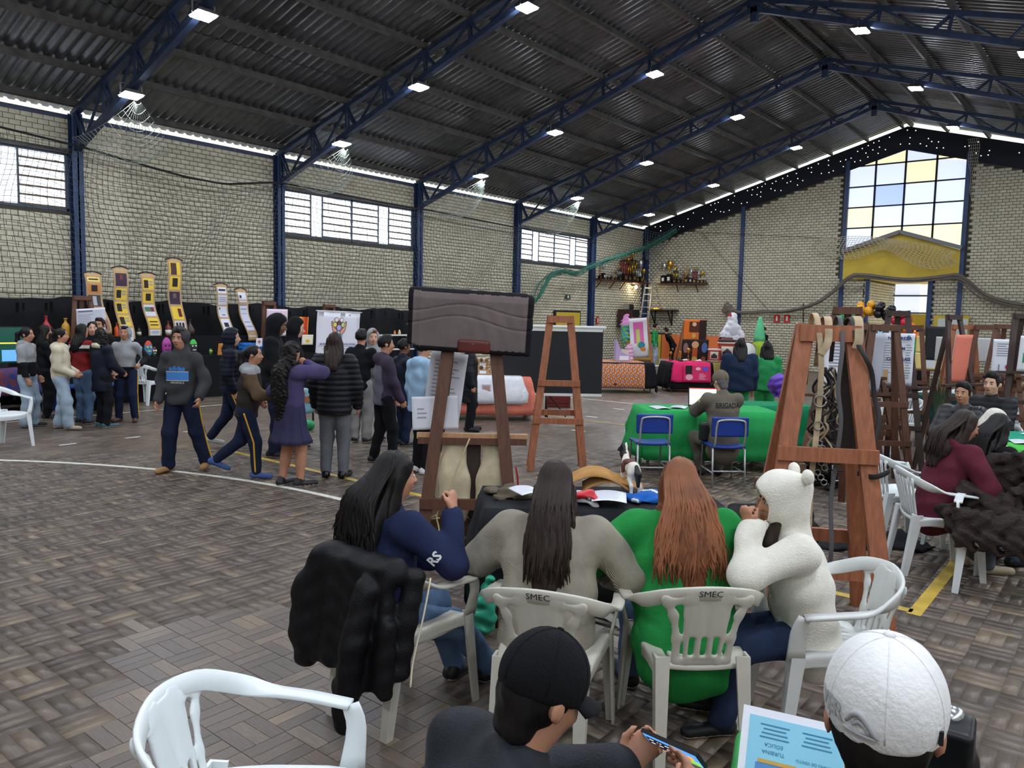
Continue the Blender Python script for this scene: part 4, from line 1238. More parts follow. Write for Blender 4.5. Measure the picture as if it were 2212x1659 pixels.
def locks(t, parent, name, mat, n, start, end, spread0, spread1, r0=0.006, seed=0, sway=0.02, flat=None):
    """separate locks of hair lying over the hair mass; start/end are functions u->point"""
    rr = np.random.default_rng(seed); mb = MB()
    for i in range(n):
        s = rr.uniform(-1, 1); j = rr.uniform(0, 1); ph = rr.uniform(0, 6.28); L = rr.uniform(0.75, 1.05)
        P = []
        for k in range(8):
            a = k / 7 * L
            p = start(s, j, a); P.append(np.asarray(p) + np.array((rr.normal(0, 0.002) + sway * a * math.sin(ph + a * 5) * 0.5, 0, 0)))
        mb.tube(P, [r0 * (0.5 + 0.8 * math.sin(PI * min(1, 0.15 + 0.85 * k / 7))) * (0.35 if k == 7 else 1) for k in range(8)], 4)
    o = mb.build(name, mat, parent); o['kind'] = 'stuff'
    return o
# ---------------------------------------------------------------- wardrobe
F_ = fab
w_navy = F_('navy_track_cloth', (30, 38, 62)); w_navyd = F_('dark_navy_nylon', (22, 27, 42), rough=0.6)
w_black = F_('black_cloth', (22, 23, 26)); w_char = F_('charcoal_fleece', (62, 62, 64)); w_cream = F_('cream_fleece', (206, 196, 172))
w_grey = F_('heather_grey_fleece', (150, 152, 154)); w_red = F_('dark_red_knit', (128, 36, 36)); w_blackp = F_('black_puffer', (26, 27, 32), rough=0.5)
w_jl = F_('light_denim', (158, 176, 192), var=0.2, vs=5); w_jm = F_('mid_denim', (84, 108, 138), var=0.2, vs=5); w_jd = F_('dark_denim', (40, 52, 78), var=0.2, vs=5)
w_brown = F_('brown_sleeve_cloth', (104, 84, 64)); w_purple = F_('violet_jersey', (74, 66, 102)); w_skirt = F_('dark_violet_skirt', (52, 50, 78))
w_legg = F_('grey_leggings', (98, 100, 104)); w_plum = F_('plum_fleece', (66, 56, 72)); w_slate = F_('slate_fleece', (104, 104, 116))
w_ltblue = F_('light_blue_fleece', (152, 184, 212)); w_green = F_('bright_green_fleece', (44, 140, 76)); w_olive = F_('olive_uniform', (104, 98, 86))
w_maroon = F_('maroon_fleece', (92, 36, 50)); w_knit = F_('cream_cable_knit', (212, 206, 194), bump=0.8, bs=55); w_leather = M('black_leather', (24, 24, 27), rough=0.35, var=0.2)
w_greyp = F_('light_grey_sweatpants', (150, 148, 146)); w_fur = F_('pale_fur_trim', (206, 196, 172), bump=1.0, bs=90)
k_tan = M('tan_suede_shoe', (172, 128, 84), rough=0.8); k_black = M('black_shoe', (26, 26, 28), rough=0.5); k_white = M('white_trainer', (214, 214, 212), rough=0.5)
k_beige = M('beige_trainer', (172, 158, 132), rough=0.7); k_teal = M('teal_white_trainer', (60, 92, 104), rough=0.6); k_boot = M('black_patent_boot', (18, 18, 20), rough=0.15)
k_sock = F_('blue_sock', (74, 96, 150)); k_brown = M('brown_shoe', (84, 58, 48), rough=0.6)
FACE_R = -0.68 - PI / 2          # facing the right of the picture
FACE_L = -0.68 + PI / 2          # facing the left of the picture
AWAY, TOWARD = 0.68, 0.68 + PI   # away from / towards the viewer
RIGHT, LEFT = 0.68 - PI / 2, 0.68 + PI / 2
def two(lo, hi, z):   # colour blocks split at a height along the torso (fraction of body height above the pelvis)
    def f(C, g): return ((C - g['pel']) @ g['u'] > z * g['h']).astype(int)
    return f
# ---- group on the left
def blockhood(C, g):
    a = (C - g['pel']) @ g['u']; return (a > 0.13 * g['h']).astype(int)
person('girl in grey and black colour-block hoodie and wide pale jeans, facing right', (-13.354, 4.609), RIGHT + 0.1, 1.54, top=w_black, topmats=[w_black, w_grey], topsel=blockhood, hood='down', pants=w_jl, flare=0.03, shoes=[k_black, m_sole],
       hair='pony', hairlen=0.06, hem=0.02, seed=2, hands=[(0.20, 0.10, 0.76), (-0.17, 0.1, 0.78)])
person('girl in cream hoodie with hands in its pocket, acid-washed jeans', (-12.781, 4.876), RIGHT + 0.25, 1.54, top=w_cream, hood='down', pants=w_jl, flare=0.02, shoes=[k_beige], hair='pony', hairlen=0.22, hem=0.01, puff=0.012, seed=3,
       hands=[(0.10, 0.19, 0.86), (-0.10, 0.19, 0.86)], feet=[(0.1, 0.12, 0.07), (-0.1, -0.08, 0.07)])
def redsel(C, g):
    a = (C - g['pel']) @ g['u'] / g['h']; b = (C - g['pel']) @ g['fw']
    o = np.zeros(len(C), int); o[(a > 0.232) & (a < 0.262)] = 1; o[(a > 0.20) & (a <= 0.232)] = 2; return o
person('girl in dark red jumper with white stripe and blue jeans, long black hair', (-13.177, 5.340), AWAY - 0.35, 1.60, top=w_red, topc='jumper', topmats=[w_red, m_sole, w_black], topsel=redsel, pants=w_jm, shoes=[k_black, m_sole], hair='long', hairlen=0.26, seed=4, face=False,
       hands=[(0.18, 0.30, 1.0), (-0.16, 0.2, 0.95)], head=(-0.3, 0), hem=0.02)
person('girl with long dark hair and dark top, face beyond the red jumper', (-13.770, 5.769), TOWARD + 0.5, 1.63, top=w_black, pants=w_black, shoes=[k_black, m_sole], hair='long', hairlen=0.3, seed=5, tone='l')
t, g = person('girl in long navy coat with cream fur collar and teal trainers', (-12.582, 5.386), AWAY - 0.5, 1.55, top=w_navyd, topc='coat', pants=w_black, shoes=[k_teal, m_sole], hair='curly', hairlen=0.14, seed=6, hem=-0.13, puff=0.014, tone='m', head=(1.2, 0),
       hands=[(0.16, 0.24, 0.86), (-0.14, 0.22, 0.86)])
sd = SD(0.02).chain([g['nb'] + g['r'] * 0.085 * math.cos(a) + g['fw'] * (0.08 * math.sin(a) - 0.02) - g['u'] * (0.01 + 0.02 * math.sin(a)) for a in np.linspace(0.6, 2 * PI - 2.6 + PI, 9)], [0.036] * 9); sdobj('fur_collar', sd, 0.012, w_fur, t, disp=folds(0.004, 40, 40, 2))
person('boy with short black hair behind the fur-collared coat', (-14.222, 6.093), TOWARD, 1.68, top=w_black, pants=w_black, shoes=[k_black, m_sole], seed=7)
person('pupil in grey hooded shirt over dark sleeves, yellow-striped trousers', (-13.044, 5.979), TOWARD + 0.15, 1.57, top=w_grey, topc='hooded_shirt', topmats=[w_grey, w_black], topsel=lambda C, g: (((C - g['pel']) @ g['u'] < 0.045 * g['h']) | (np.abs((C - g['pel']) @ g['r']) > 0.16 * g['h'])).astype(int), hood='up', pants=w_navy, stripe=True, shoes=[k_brown], hair='short', seed=8,
       hands=[(0.16, 0.1, 0.80), (-0.26, 0.12, 0.95)], feet=[(0.12, 0.02, 0.07), (-0.14, 0.05, 0.07)])
person('pupil in black with sunglasses pushed up, arm raised behind the left girls', (-14.100, 5.133), RIGHT + 0.7, 1.56, top=w_black, pants=w_black, shoes=[k_black, m_sole], hair='long', hairlen=0.2, seed=9, hands=[(0.2, 0.2, 0.8), (-0.1, 0.24, 1.42)])
# ---- walkers
adi_t, adi = person('boy in charcoal hoodie with blue chest print and hood up, tan shoes', (-8.578, 4.557), TOWARD - 0.05, 1.66, top=w_char, hood='up', pants=w_navy, stripe=True, flare=0.014, shoes=[k_tan], hair='short', seed=10, puff=0.012, hem=-0.02, tone='m', res=0.012,
       hands=[(0.22, 0.12, 0.84), (-0.28, 0.14, 0.88)], feet=[(0.16, 0.02, 0.075), (-0.20, -0.18, 0.075)], fold=0.008)
def chestmap(g, off=0.0):
    def f(co):
        p = g['pel'] + g['u'] * (0.165 * g['h'] + co.y) + g['r'] * -(co.x + 0.02)
        return Vector(p + g['fw'] * ((0.091 * g['h'] + 0.02) * 0.80 + 0.016 - 1.1 * co.x * co.x + off))
    return f
_hd = [c for c in adi_t.children if c.name.startswith('hoodie')][0]; _bl = M('print_bright_blue', (70, 132, 206)); _wh = M('white_print', (226, 226, 224))
text('adidas', 0.075, _bl, _hd, bend=lambda co: chestmap(adi)(Vector((co.x, co.y + 0.055, 0))), name='chest_word', depth=0.0, bold=0.003)
for z0, z1, mm in ((-0.075, 0.015, _bl), (0.017, 0.024, _wh), (-0.084, -0.077, _wh)):
    MB().sheet([[np.array(chestmap(adi, 0.002)(Vector((x, z, 0)))) for z in (z0, z1)] for x in np.linspace(-0.13, 0.13, 9)]).build('chest_panel', mm, _hd)
text('ORIGINALS', 0.032, _wh, _hd, bend=lambda co: chestmap(adi)(Vector((co.x, co.y - 0.105, 0))), name='chest_word', depth=0.0)
person('boy in navy puffer jacket with hood up and white trainers, walking right', (-9.607, 5.804), RIGHT + 0.25, 1.62, top=w_navyd, topc='jacket', hood='up', pants=w_navy, stripe=True, shoes=[k_white], hair='short', seed=11, puff=0.015, hem=-0.03, quilt=0.008, tone='l',
       feet=[(0.05, 0.22, 0.07), (-0.05, -0.28, 0.14)], hands=[(0.17, 0.05, 0.8), (-0.17, 0.0, 0.8)])
def vest(C, g):
    o = np.zeros(len(C), int)
    for i in (0, 1):
        for a, b in ((g['sh'][i], g['EL'][i]), (g['EL'][i], g['WR'][i])):
            ba = b - a; tt = np.clip(((C - a) @ ba) / (ba @ ba), 0, 1); d = np.linalg.norm(C - a - tt[:, None] * ba, axis=1)
            if not i and a is g['sh'][i]: pass
            dt = np.linalg.norm((C - g['pel']) - ((C - g['pel']) @ g['u'])[:, None] * g['u'], axis=1) - 0.088 * g['h']
            o[(d - 0.042 * g['h'] < dt)] = 1
    o[((C - g['pel']) @ g['u'] > 0.27 * g['h'])] = 2
    return o
person('smiling girl in brown-sleeved dark hooded jacket, striding in blue socks', (-7.727, 4.865), RIGHT + 0.12, 1.50, top=w_black, topc='jacket', topmats=[F_('dark_brown_jacket', (50, 44, 42)), w_brown, w_grey], topsel=vest, hood='down', pants=w_navy, stripe=True, shoes=[k_sock], socks=True, hair='pony', hairlen=0.5, seed=12, lean=0.12, hem=-0.03, puff=0.012,
       feet=[(0.02, 0.10, 0.075), (-0.06, -0.36, 0.20)], hands=[(0.12, 0.36, 0.93), (-0.2, 0.1, 0.85)], res=0.012, tone='m', curl=0.8)
person('tall boy in black hoodie with hood up, looking down to the right', (-8.684, 5.855), RIGHT + 0.15, 1.84, top=w_black, hood='up', pants=w_navy, shoes=[k_black, m_sole], hair='short', seed=13, puff=0.02, head=(0, -0.25), tone='d', hands=[(0.14, 0.2, 0.98), (-0.14, 0.2, 0.98)])
person('pupil with black hood standing close behind the tall boy', (-9.067, 6.425), RIGHT + 0.3, 1.78, top=w_black, hood='up', pants=w_navy, shoes=[k_black, m_sole], hair='short', seed=14, tone='l', head=(0.1, -0.15))
person('girl with waist-long curly black hair, violet jumper and frilled skirt', (-7.056, 4.963), AWAY - 0.75, 1.56, top=w_purple, topc='jumper', skirt=w_skirt, pants=None, shoes=[k_black, m_sole], bare_legs=True, hair='curly', hairlen=0.66, seed=15, face=False, puff=0.012, tone='m', res=0.0125,
       hands=[(0.06, 0.17, 1.33), (-0.18, 0.16, 0.98)], hints=[(1.2, 0.2, -0.6), (-0.5, -1, -0.2)], feet=[(0.09, 0.06, 0.07), (-0.09, -0.05, 0.07)], hem=0.06, curl=0.9)
person('girl in black quilted puffer jacket and grey leggings, long brown hair', (-7.069, 5.558), AWAY + 0.03, 1.66, top=w_blackp, topc='puffer_jacket', pants=w_legg, shoes=[k_boot], hair='long', hairm=m_hairb, hairlen=0.24, seed=16, face=False, puff=0.032, quilt=0.014, hem=-0.05, wide=1.0, res=0.012,
       hands=[(0.24, 0.14, 0.82), (-0.24, 0.14, 0.82)], fold=0.003, hints=[(1, -0.6, -0.2), (-1, -0.6, -0.2)])
person('boy in black T-shirt and grey sweatpants seen from behind', (-8.773, 7.366), AWAY - 0.2, 1.64, top=w_black, topc='tshirt', sleeves=0.25, pants=w_greyp, flare=0.01, shoes=[k_black, m_sole], hair='short', seed=17, face=False, hands=[(0.14, 0.3, 0.95), (-0.16, 0.2, 0.85)])
person('boy in light grey hood turned to the viewer behind the plum hoodie', (-8.916, 7.709), TOWARD + 0.35, 1.63, top=w_grey, hood='up', pants=w_greyp, shoes=[k_black, m_sole], hair='short', hairm=m_hairr, seed=18, tone='l')
def plum(C, g): return (np.abs((C - g['pel']) @ g['r']) < 0.088 * g['h']).astype(int) * (((C - g['pel']) @ g['u']) < 0.24 * g['h'])
person('boy in plum and slate hoodie, black trousers, facing right', (-7.346, 6.544), RIGHT + 0.45, 1.61, top=w_plum, topmats=[w_plum, w_slate], topsel=plum, hood='down', pants=w_black, shoes=[k_black, m_sole], hair='short', seed=19, puff=0.01, res=0.012, face=True,
       hands=[(0.13, 0.2, 0.76), (-0.13, 0.2, 0.76)], feet=[(0.09, 0.10, 0.07), (-0.10, -0.10, 0.07)])
person('boy in navy T-shirt beside the light blue hoodie', (-8.153, 7.611), RIGHT + 0.7, 1.52, top=w_navyd, topc='tshirt', pants=w_navy, shoes=[k_black, m_sole], hair='short', seed=20, tone='d')
person('pupil in light blue hoodie partly hidden by the easel with the saddle pad', (-6.566, 6.433), AWAY - 0.8, 1.60, top=w_ltblue, hood='down', pants=w_black, shoes=[k_white], hair='short', seed=21, face=False, puff=0.02, hem=-0.03, res=0.0125)
person('person in long black quilted coat behind the big easel', (-8.463, 9.374), RIGHT, 1.55, top=w_blackp, topc='coat', pants=w_black, shoes=[k_black], hair='short', seed=22, hem=-0.2, puff=0.02, quilt=0.006, face=False, res=0.016)
# ---- far end
person('small distant man in green jumper and pale jeans by the orange wall', (-14.832, 27.175), RIGHT - 0.4, 1.68, top=w_green, topc='jumper', pants=w_jl, shoes=[k_white], hair='short', res=0.022, face=False, seed=23)
person('distant person in dark jacket bending over beside the ladder', (-14.4, 27.9), LEFT, 1.6, top=w_black, topc='jacket', pants=w_black, shoes=[k_black], hair='short', res=0.024, face=False, seed=24, lean=0.6)
person('distant man in black jacket and cap against the end wall', (-10.930, 28.264), LEFT + 0.3, 1.66, top=w_black, topc='jacket', pants=w_navy, shoes=[k_black], hair=None, res=0.022, face=False, seed=25, cap=(M('black_cap_cloth', (20, 20, 22)), False, 0.07, 0.02))
person('bearded man in green sweatshirt standing in the doorway', (-4.546, 22.378), TOWARD - 0.5, 1.74, top=w_green, topc='sweatshirt', pants=w_black, shoes=[k_black], hair='short', seed=26, res=0.016, tone='m', hands=[(0.05, 0.2, 1.03), (-0.12, 0.2, 1.0)])
# ================================================================ foreground: people at the black table
w_navysw = F_('navy_sweatshirt', (34, 42, 72)); w_creamk = F_('cream_ribbed_knit', (206, 196, 176), bump=0.9, bs=95, wave='DIAGONAL')
w_green2 = F_('kelly_green_sweatshirt', (38, 138, 66)); w_whitefur = F_('white_plush_fur', (226, 222, 208), bump=0.5, bs=130, sheen=0.4)
w_blackj = F_('black_windbreaker', (32, 35, 40), rough=0.6); w_blackcap = F_('black_cap_twill', (17, 17, 20), rough=0.95); w_whitecap = F_('white_cap_twill', (226, 226, 224), rough=0.8)
def hair_locks(t, g, mat, n, length, width, seed, r0=0.006, wave=0.012, fan=1.0):
    hc, fw, r, u, q, HR = g['hc'], g['fw'], g['r'], g['u'], g['q'], g['HR']; hf, hu, hr = g['hf'], g['hu'], g['hr']
    hair = [c for c in t.children if c.name.startswith('hair')][0]
    down = nrm(u * 0.6 + np.array((0, 0, 0.4))); lim = 0.072 * g['h'] + 0.052
    rr = np.random.default_rng(seed); mb = MB()
    for i in range(n):
        s = rr.uniform(-1, 1); L = length * rr.uniform(0.72, 1.06); ph = rr.uniform(0, 6.28); lift = rr.uniform(0.0, 0.012); P = []
        for k in range(11):
            a = k / 10
            if a < 0.34:
                e = (1 - a / 0.34) * 1.35; az = s * 1.15
                p = hc + hu * 0.024 * q - hf * 0.006 * q + (hr * math.sin(az) * 0.083 * math.cos(e) - hf * math.cos(az) * 0.101 * math.cos(e) + hu * 0.099 * math.sin(e)) * q * (1 + lift * 1.2)
                if a == 0: p0 = p
                last = p
            else:
                b = (a - 0.34) / 0.66; dist = L * b
                p = last0 - down * dist + r * (s * width * b * fan * 0.5 + wave * math.sin(ph + 9 * b) * b)
                rel = (p - g['chest']) @ fw; kk = min(1, dist / 0.14); off = -(lim + 0.024 * (1 - abs(s)) + lift) - rel
                p = p + fw * min(0, off) * kk
            if a < 0.34: last0 = p
            P.append(p)
        mb.tube(P, [r0 * (0.35 if k in (0, 10) else 0.75 + 0.5 * math.sin(PI * k / 10)) for k in range(11)], 5)
    o = mb.build('hair_locks', mat, hair); o['kind'] = 'stuff'
# girl in navy sweatshirt, left
t, g = person('girl in navy sweatshirt with RS on the sleeve, long wavy black hair, sitting', (-2.72, 2.50), -0.15, 1.60, pel=(0, -0.08, 0.49), lean=0.10, sit=True, head=(-0.2, -0.05), top=w_navysw, topc='sweatshirt', pants=w_jm, shoes=[k_black, m_sole], hair='long', hairlen=0.40, res=0.009, face=True,
     hands=[(0.23, 0.17, 0.96), (-0.10, 0.30, 0.62)], hints=[(0.5, 0.1, -1.0), (-0.8, -0.5, -0.6)], feet=[(0.12, 0.52, 0.07), (-0.02, 0.40, 0.07)], kneeh=[(0.25, 1, 1.0), (-0.2, 1, 1.2)], seed=41, puff=0.012, curl=[1.1, 0.5], palm=[(-0.8, -0.3, 0.2), (0.5, 0, -1)], wide=1.05)
hair_locks(t, g, m_hairk, 150, 0.42, 0.20, 5, wave=0.03)
mrs = M('white_print', (226, 226, 224))
e, s_ = g['EL'][0], g['sh'][0]; mid = e * 0.66 + s_ * 0.34
def rsb(co):
    ax = nrm(s_ - e); out = nrm(np.cross(ax, (0, 0, 1)) * -1 if False else np.array((0.75, -0.62, -0.1))); out = nrm(out - ax * (out @ ax)); tg = np.cross(out, ax)
    R0 = 0.052 * 1.60 * 1.0 + 0.014; an = co.x / R0
    return Vector(mid + ax * co.y + (out * math.cos(an) + tg * -math.sin(an)) * R0)
sw = [c for c in t.children if c.name.startswith('sweatshirt')][0]
text('RS', 0.062, mrs, sw, bend=rsb, name='sleeve_letters', depth=0.0, bold=0.002)
# girl in cream jumper
t, g = person('girl in cream ribbed jumper with long straight dark hair, seen from behind', (-2.02, 2.80), 0.50, 1.62, pel=(0, -0.05, 0.49), lean=0.34, sit=True, head=(0.05, -0.12), top=w_creamk, topc='jumper', pants=w_jd, shoes=[k_black, m_sole], hair='long', hairm=m_hairb, hairlen=0.44, res=0.009, face=True,
     hands=[(0.26, 0.36, 0.62), (-0.24, 0.40, 0.70)], hints=[(1.0, -0.5, -0.5), (-1.0, -0.5, -0.5)], feet=[(0.10, 0.36, 0.07), (-0.10, 0.34, 0.07)], kneeh=[(0.1, 1, 1.1), (-0.1, 1, 1.1)], seed=42, puff=0.03, wide=1.22, hem=-0.06)
hair_locks(t, g, m_hairb, 150, 0.46, 0.06, 6, wave=0.008)
# girl in green sweatshirt
t, g = person('girl in bright green sweatshirt with long auburn hair, seen from behind', (-1.60, 3.28), 0.74, 1.63, pel=(0, -0.06, 0.49), lean=0.30, sit=True, head=(-0.1, -0.1), top=w_green2, topc='sweatshirt', pants=w_jm, shoes=[k_black, m_sole], hair='long', hairm=m_hairr, hairlen=0.46, res=0.009, face=True,
     hands=[(0.34, 0.34, 0.68), (-0.36, 0.36, 0.68)], hints=[(1.0, -0.6, -0.5), (-1.0, -0.6, -0.5)], feet=[(0.12, 0.34, 0.07), (-0.16, 0.36, 0.07)], kneeh=[(0.1, 1, 1.1), (-0.1, 1, 1.1)], seed=43, puff=0.032, wide=1.34, hem=-0.06)
hair_locks(t, g, M('auburn_hair_ends', (134, 84, 56), rough=0.5, spec=0.25, var=0.35, vs=6), 170, 0.48, 0.20, 7, wave=0.02)
# child in white fur hoodie
t, g = person('child in white fur hoodie with bear-ear hood up, hand at the mouth', (-1.13, 3.59), LEFT - 0.05, 1.52, pel=(0, -0.02, 0.49), lean=0.26, hoodscale=1.22, sit=True, head=(0.05, -0.12), top=w_whitefur, topc='fur_hoodie', hood='up', pants=w_jd, shoes=[k_black, m_sole], hair='none', res=0.009, face=True, tone='m',
     hands=[(0.10, 0.36, 0.88), (-0.06, 0.28, 0.96)], hints=[(0.6, 0.2, -1.0), (-0.9, 0.1, -1.0)], feet=[(0.10, 0.36, 0.07), (-0.10, 0.38, 0.07)], kneeh=[(0.1, 1, 1.1), (-0.1, 1, 1.1)], seed=44, puff=0.03, hem=-0.05, curl=[1.2, 1.3], palm=[(0, 0.2, 1), (0.6, -0.8, 0.2), [(0, 0.3, 1), (0.1, 0.3, 1)]], wide=1.05, fold=0.009)
hd = [c for c in t.children if c.name.startswith('fur_hoodie')][0]
for s in (-1, 1):
    sd = SD(0.01).ell(g['hc'] + g['hu'] * 0.115 - g['hf'] * 0.10 + g['hr'] * s * 0.085, (0.036, 0.026, 0.036), g['HR'])
    sdobj('bear_ear', sd, 0.008, w_whitefur, hd)
sd = SD(0.02).chain([g['hc'] + g['hr'] * -0.06 - g['hu'] * 0.06 + g['hf'] * 0.03, g['nb'] + g['fw'] * 0.10 - g['r'] * 0.05, g['chest'] + g['fw'] * 0.14 - g['r'] * 0.05], [0.02, 0.035, 0.03])
sdobj('hair', sd, 0.009, m_hairb, t)
# youth with black cap and phone
def front_sel(C, g): return np.zeros(len(C), int)
t, g = person('youth in black cap and dark windbreaker bent over a phone, lower edge', (-1.00, 1.215), AWAY - 1.0, 1.66, pel=(0, -0.12, 0.46), lean=0.34, sit=True, head=(0.05, -0.38), top=w_blackj, topc='windbreaker', pants=w_black, shoes=[k_black, m_sole], hair='short', res=0.010, face=True, tone='m',
     hands=[(0.13, 0.36, 0.80), (-0.06, 0.40, 0.78)], hints=[(1, 0, -0.8), (-1, 0, -0.8)], feet=[(0.14, 0.34, 0.07), (-0.14, 0.34, 0.07)], kneeh=[(0.2, 1, 1), (-0.2, 1, 1)], seed=45, puff=0.035, wide=1.1, curl=[0.7, 0.7], palm=[(-0.6, 0, 0.6), (0.6, 0, 0.6), [(0.0, 0.75, 0.55), (0.1, 0.75, 0.5)]], cap=(w_blackcap, False, 0.09, 0.007))
BC = (t, g)
# youth with white cap
t, g = person('youth in white cap seen from behind at the lower right corner', (-0.285, 1.33), 0.24, 1.60, pel=(0, -0.10, 0.655), lean=0.02, wide=0.85, sit=True, head=(0.0, 0.05), top=w_black, topc='sweatshirt', pants=w_jd, shoes=[k_black, m_sole], hair='short', res=0.010, face=True, tone='m', shorthair=0.2,
     hands=[(0.2, 0.3, 0.80), (-0.2, 0.3, 0.80)], feet=[(0.12, 0.32, 0.07), (-0.12, 0.32, 0.07)], kneeh=[(0.2, 1, 1), (-0.2, 1, 1)], seed=46, puff=0.01, cap=(w_whitecap, False, 0.075, 0.006))
WC = (t, g)
# ================================================================ front props
m_bcloth = F_('black_tablecloth', (24, 26, 30), rough=0.75, var=0.15)
m_paper = M('white_paper', (228, 230, 238), rough=0.8)
m_rope = M('cotton_rope', (206, 190, 150), rough=0.9, bump=0.5, bs=300)
m_steel = M('worn_steel', (150, 148, 140), rough=0.35, metal=0.9)
m_blacksteel = M('dark_iron', (48, 46, 44), rough=0.5, metal=0.7)
m_leatherb = M('black_leather_strap', (40, 38, 40), rough=0.5, var=0.25)
m_leathert = M('tan_leather_strap', (176, 156, 124), rough=0.7, var=0.25)
m_suede = F_('tan_suede', (182, 136, 82), var=0.12)
# table under the black cloth
tb = thing('display_table', 'table draped with a black cloth in front of the seated girls', 'table', (-2.62, 4.16, 0), 0.74)
for sx in (-1, 1):
    for sy in (-1, 1): MB().tube([(sx * .66, sy * .24, 0), (sx * .66, sy * .24, .72)], 0.02, 8).build('leg', m_steel, tb)
MB().box((0, 0, .73), (1.46, .6, .03)).build('table_top', m_woodd, tb)
MB().box((0, 0, .60), (1.30, .03, .22)).build('modesty_board', M('green_board', (30, 96, 62)), tb)
c = drape('tablecloth', None, 1.48, .62, .75, (.50, .34, .56, .20), m_bcloth, 0.07, 0.02, 4, 40); c.location = (-2.62, 4.16, 0); c.rotation_euler.z = 0.74
tag(c, 'black cloth hanging over the front of the display table', 'tablecloth')
# things on it
def on_table(px, z=0.76): return px
def crumple(name, label, cat, loc, rz, dims, mat, seed, amp=0.03, sel=None, mats=None, res=0.012, parts=None):
    """a soft folded cloth lying in a heap"""
    rr = np.random.default_rng(seed); sd = SD(0.03)
    for k in range(7):
        a = rr.uniform(-1, 1, 2) * np.array(dims[:2]) * 0.30
        b = rr.uniform(-1, 1, 2) * np.array(dims[:2]) * 0.42
        r = dims[2] * rr.uniform(0.28, 0.45)
        sd.cone((a[0], a[1], dims[2] * rr.uniform(0.2, 0.6)), (b[0], b[1], dims[2] * 0.2), r, r * 0.6)
    sd.box((0, 0, 0.01), (dims[0] * .42, dims[1] * .40, 0.008), rotm(0, 0, rr.uniform(-.3, .3)), 0.01)
    sd.cut((0, 0, 0.0), (0, 0, -1))
    t = sdobj(name, sd, res, mats or mat, None, loc, disp=folds(amp * 0.35, 16, 14, seed), sel=sel)
    t.rotation_euler.z = rz
    return tag(t, label, cat)
crumple('folded_garment', 'folded olive-brown garment at the left end of the black table', 'cloth', (*(-3.045, 3.804), 0.757), 0.9, (0.34, 0.26, 0.07), F_('olive_brown_cloth', (96, 86, 72)), 3)
crumple('white_cloth', 'rumpled white cloth under the red scarf on the black table', 'cloth', (*(-2.702, 3.969), 0.757), 0.5, (0.42, 0.24, 0.05), F_('white_linen', (214, 212, 212)), 5)
crumple('red_scarf', 'bright red satin scarf lying in a small heap', 'scarf', (*(-2.584, 3.926), 0.790), 0.7, (0.17, 0.10, 0.04), M('red_satin', (196, 28, 44), rough=0.35), 6, res=0.008)
bl = F_('royal_blue_jersey', (36, 96, 178)); wt = M('white_piping', (220, 224, 230))
crumple('blue_jersey', 'royal blue jersey with white piping crumpled on the black table', 'jersey', (*(-2.328, 4.329), 0.757), 0.8, (0.40, 0.22, 0.07), bl, 8, mats=[bl, wt], sel=lambda C: (np.abs(np.sin(C[:, 0] * 13 + C[:, 1] * 9)) < 0.16).astype(int), res=0.01)
# tan leather apron folded in a hump
G = []
for i in range(15):
    a = i / 14; row = []
    for j in range(9):
        b = j / 8 - 0.5
        row.append((-0.24 + 0.46 * a, b * (0.26 - 0.06 * a) + 0.02 * math.sin(a * 5), 0.02 + 0.135 * math.sin(PI * min(1, a * 1.02)) ** 0.8 * (1 - 0.5 * abs(b)) + 0.012 * math.sin(b * 14)))
    G.append(row)
t = thing('leather_apron', 'tan leather apron folded over itself beside the toy horse', 'apron', (*(-2.734, 4.306), 0.757), 0.62)
MB().sheet(G, 0.006).build('hide', m_suede, t)
G2 = [[(-0.10 + 0.40 * i / 8, -0.10 + 0.05 * math.sin(i) * 0.3 + 0.03 * j, 0.012 + 0.07 * math.sin(PI * i / 8) + 0.01 * j) for j in range(5)] for i in range(9)]
MB().sheet(G2, 0.006).build('fold', m_suede, t)
mb = MB()
for k in range(4): mb.lathe([(0.004, 0), (0.004, 0.003)], 6, (-0.19, -0.05 + 0.022 * k, 0.084 + 0.002 * k))
mb.build('eyelets', m_ink, t)
MB().tube([(-0.26, -0.04, 0.01), (-0.285, 0.0, 0.035), (-0.25, 0.02, 0.05), (-0.225, 0.0, 0.03)], 0.006, 6).build('loop', m_leatherb, t)
# written sheets
def sheet_on(px, py, rz, w, h, label, tilt=0.0, z=0.79, lines=14):
    x, y = px, py
    t = thing('paper_sheet', label, 'paper', (px, py, z), rz, 'written paper sheets')
    G = [[((i / 6 - .5) * w, (j / 8 - .5) * h, 0.012 * math.sin(i / 6 * PI) + tilt * (j / 8)) for j in range(9)] for i in range(7)]
    MB().sheet(G, -0.0012).build('sheet', m_paper, t)
    mb = MB()
    for k in range(lines):
        yy = h * (0.40 - 0.8 * k / lines); e = random.uniform(0.7, 1)
        zz = lambda xx: 0.012 * math.sin((xx / w + .5) * PI) + tilt * (yy / h + .5) + 0.0016
        x0, x1 = -w * .4, -w * .4 + w * .8 * e
        for q in range(4):
            a, b = x0 + (x1 - x0) * q / 4, x0 + (x1 - x0) * (q + 1) / 4
            mb.add([(a, yy - .002, zz(a)), (b, yy - .002, zz(b)), (b, yy + .002, zz(b)), (a, yy + .002, zz(a))], [(0, 1, 2, 3)])
    mb.build('writing', M('pencil_grey', (150, 150, 160)), t)
    return t
sheet_on(*(-2.848, 3.693), 1.1, 0.16, 0.21, 'white written sheet lying on the olive garment', z=0.835, lines=9)
sheet_on(*(-2.486, 4.056), 0.55, 0.21, 0.28, 'white written sheet beside the red scarf', z=0.795)
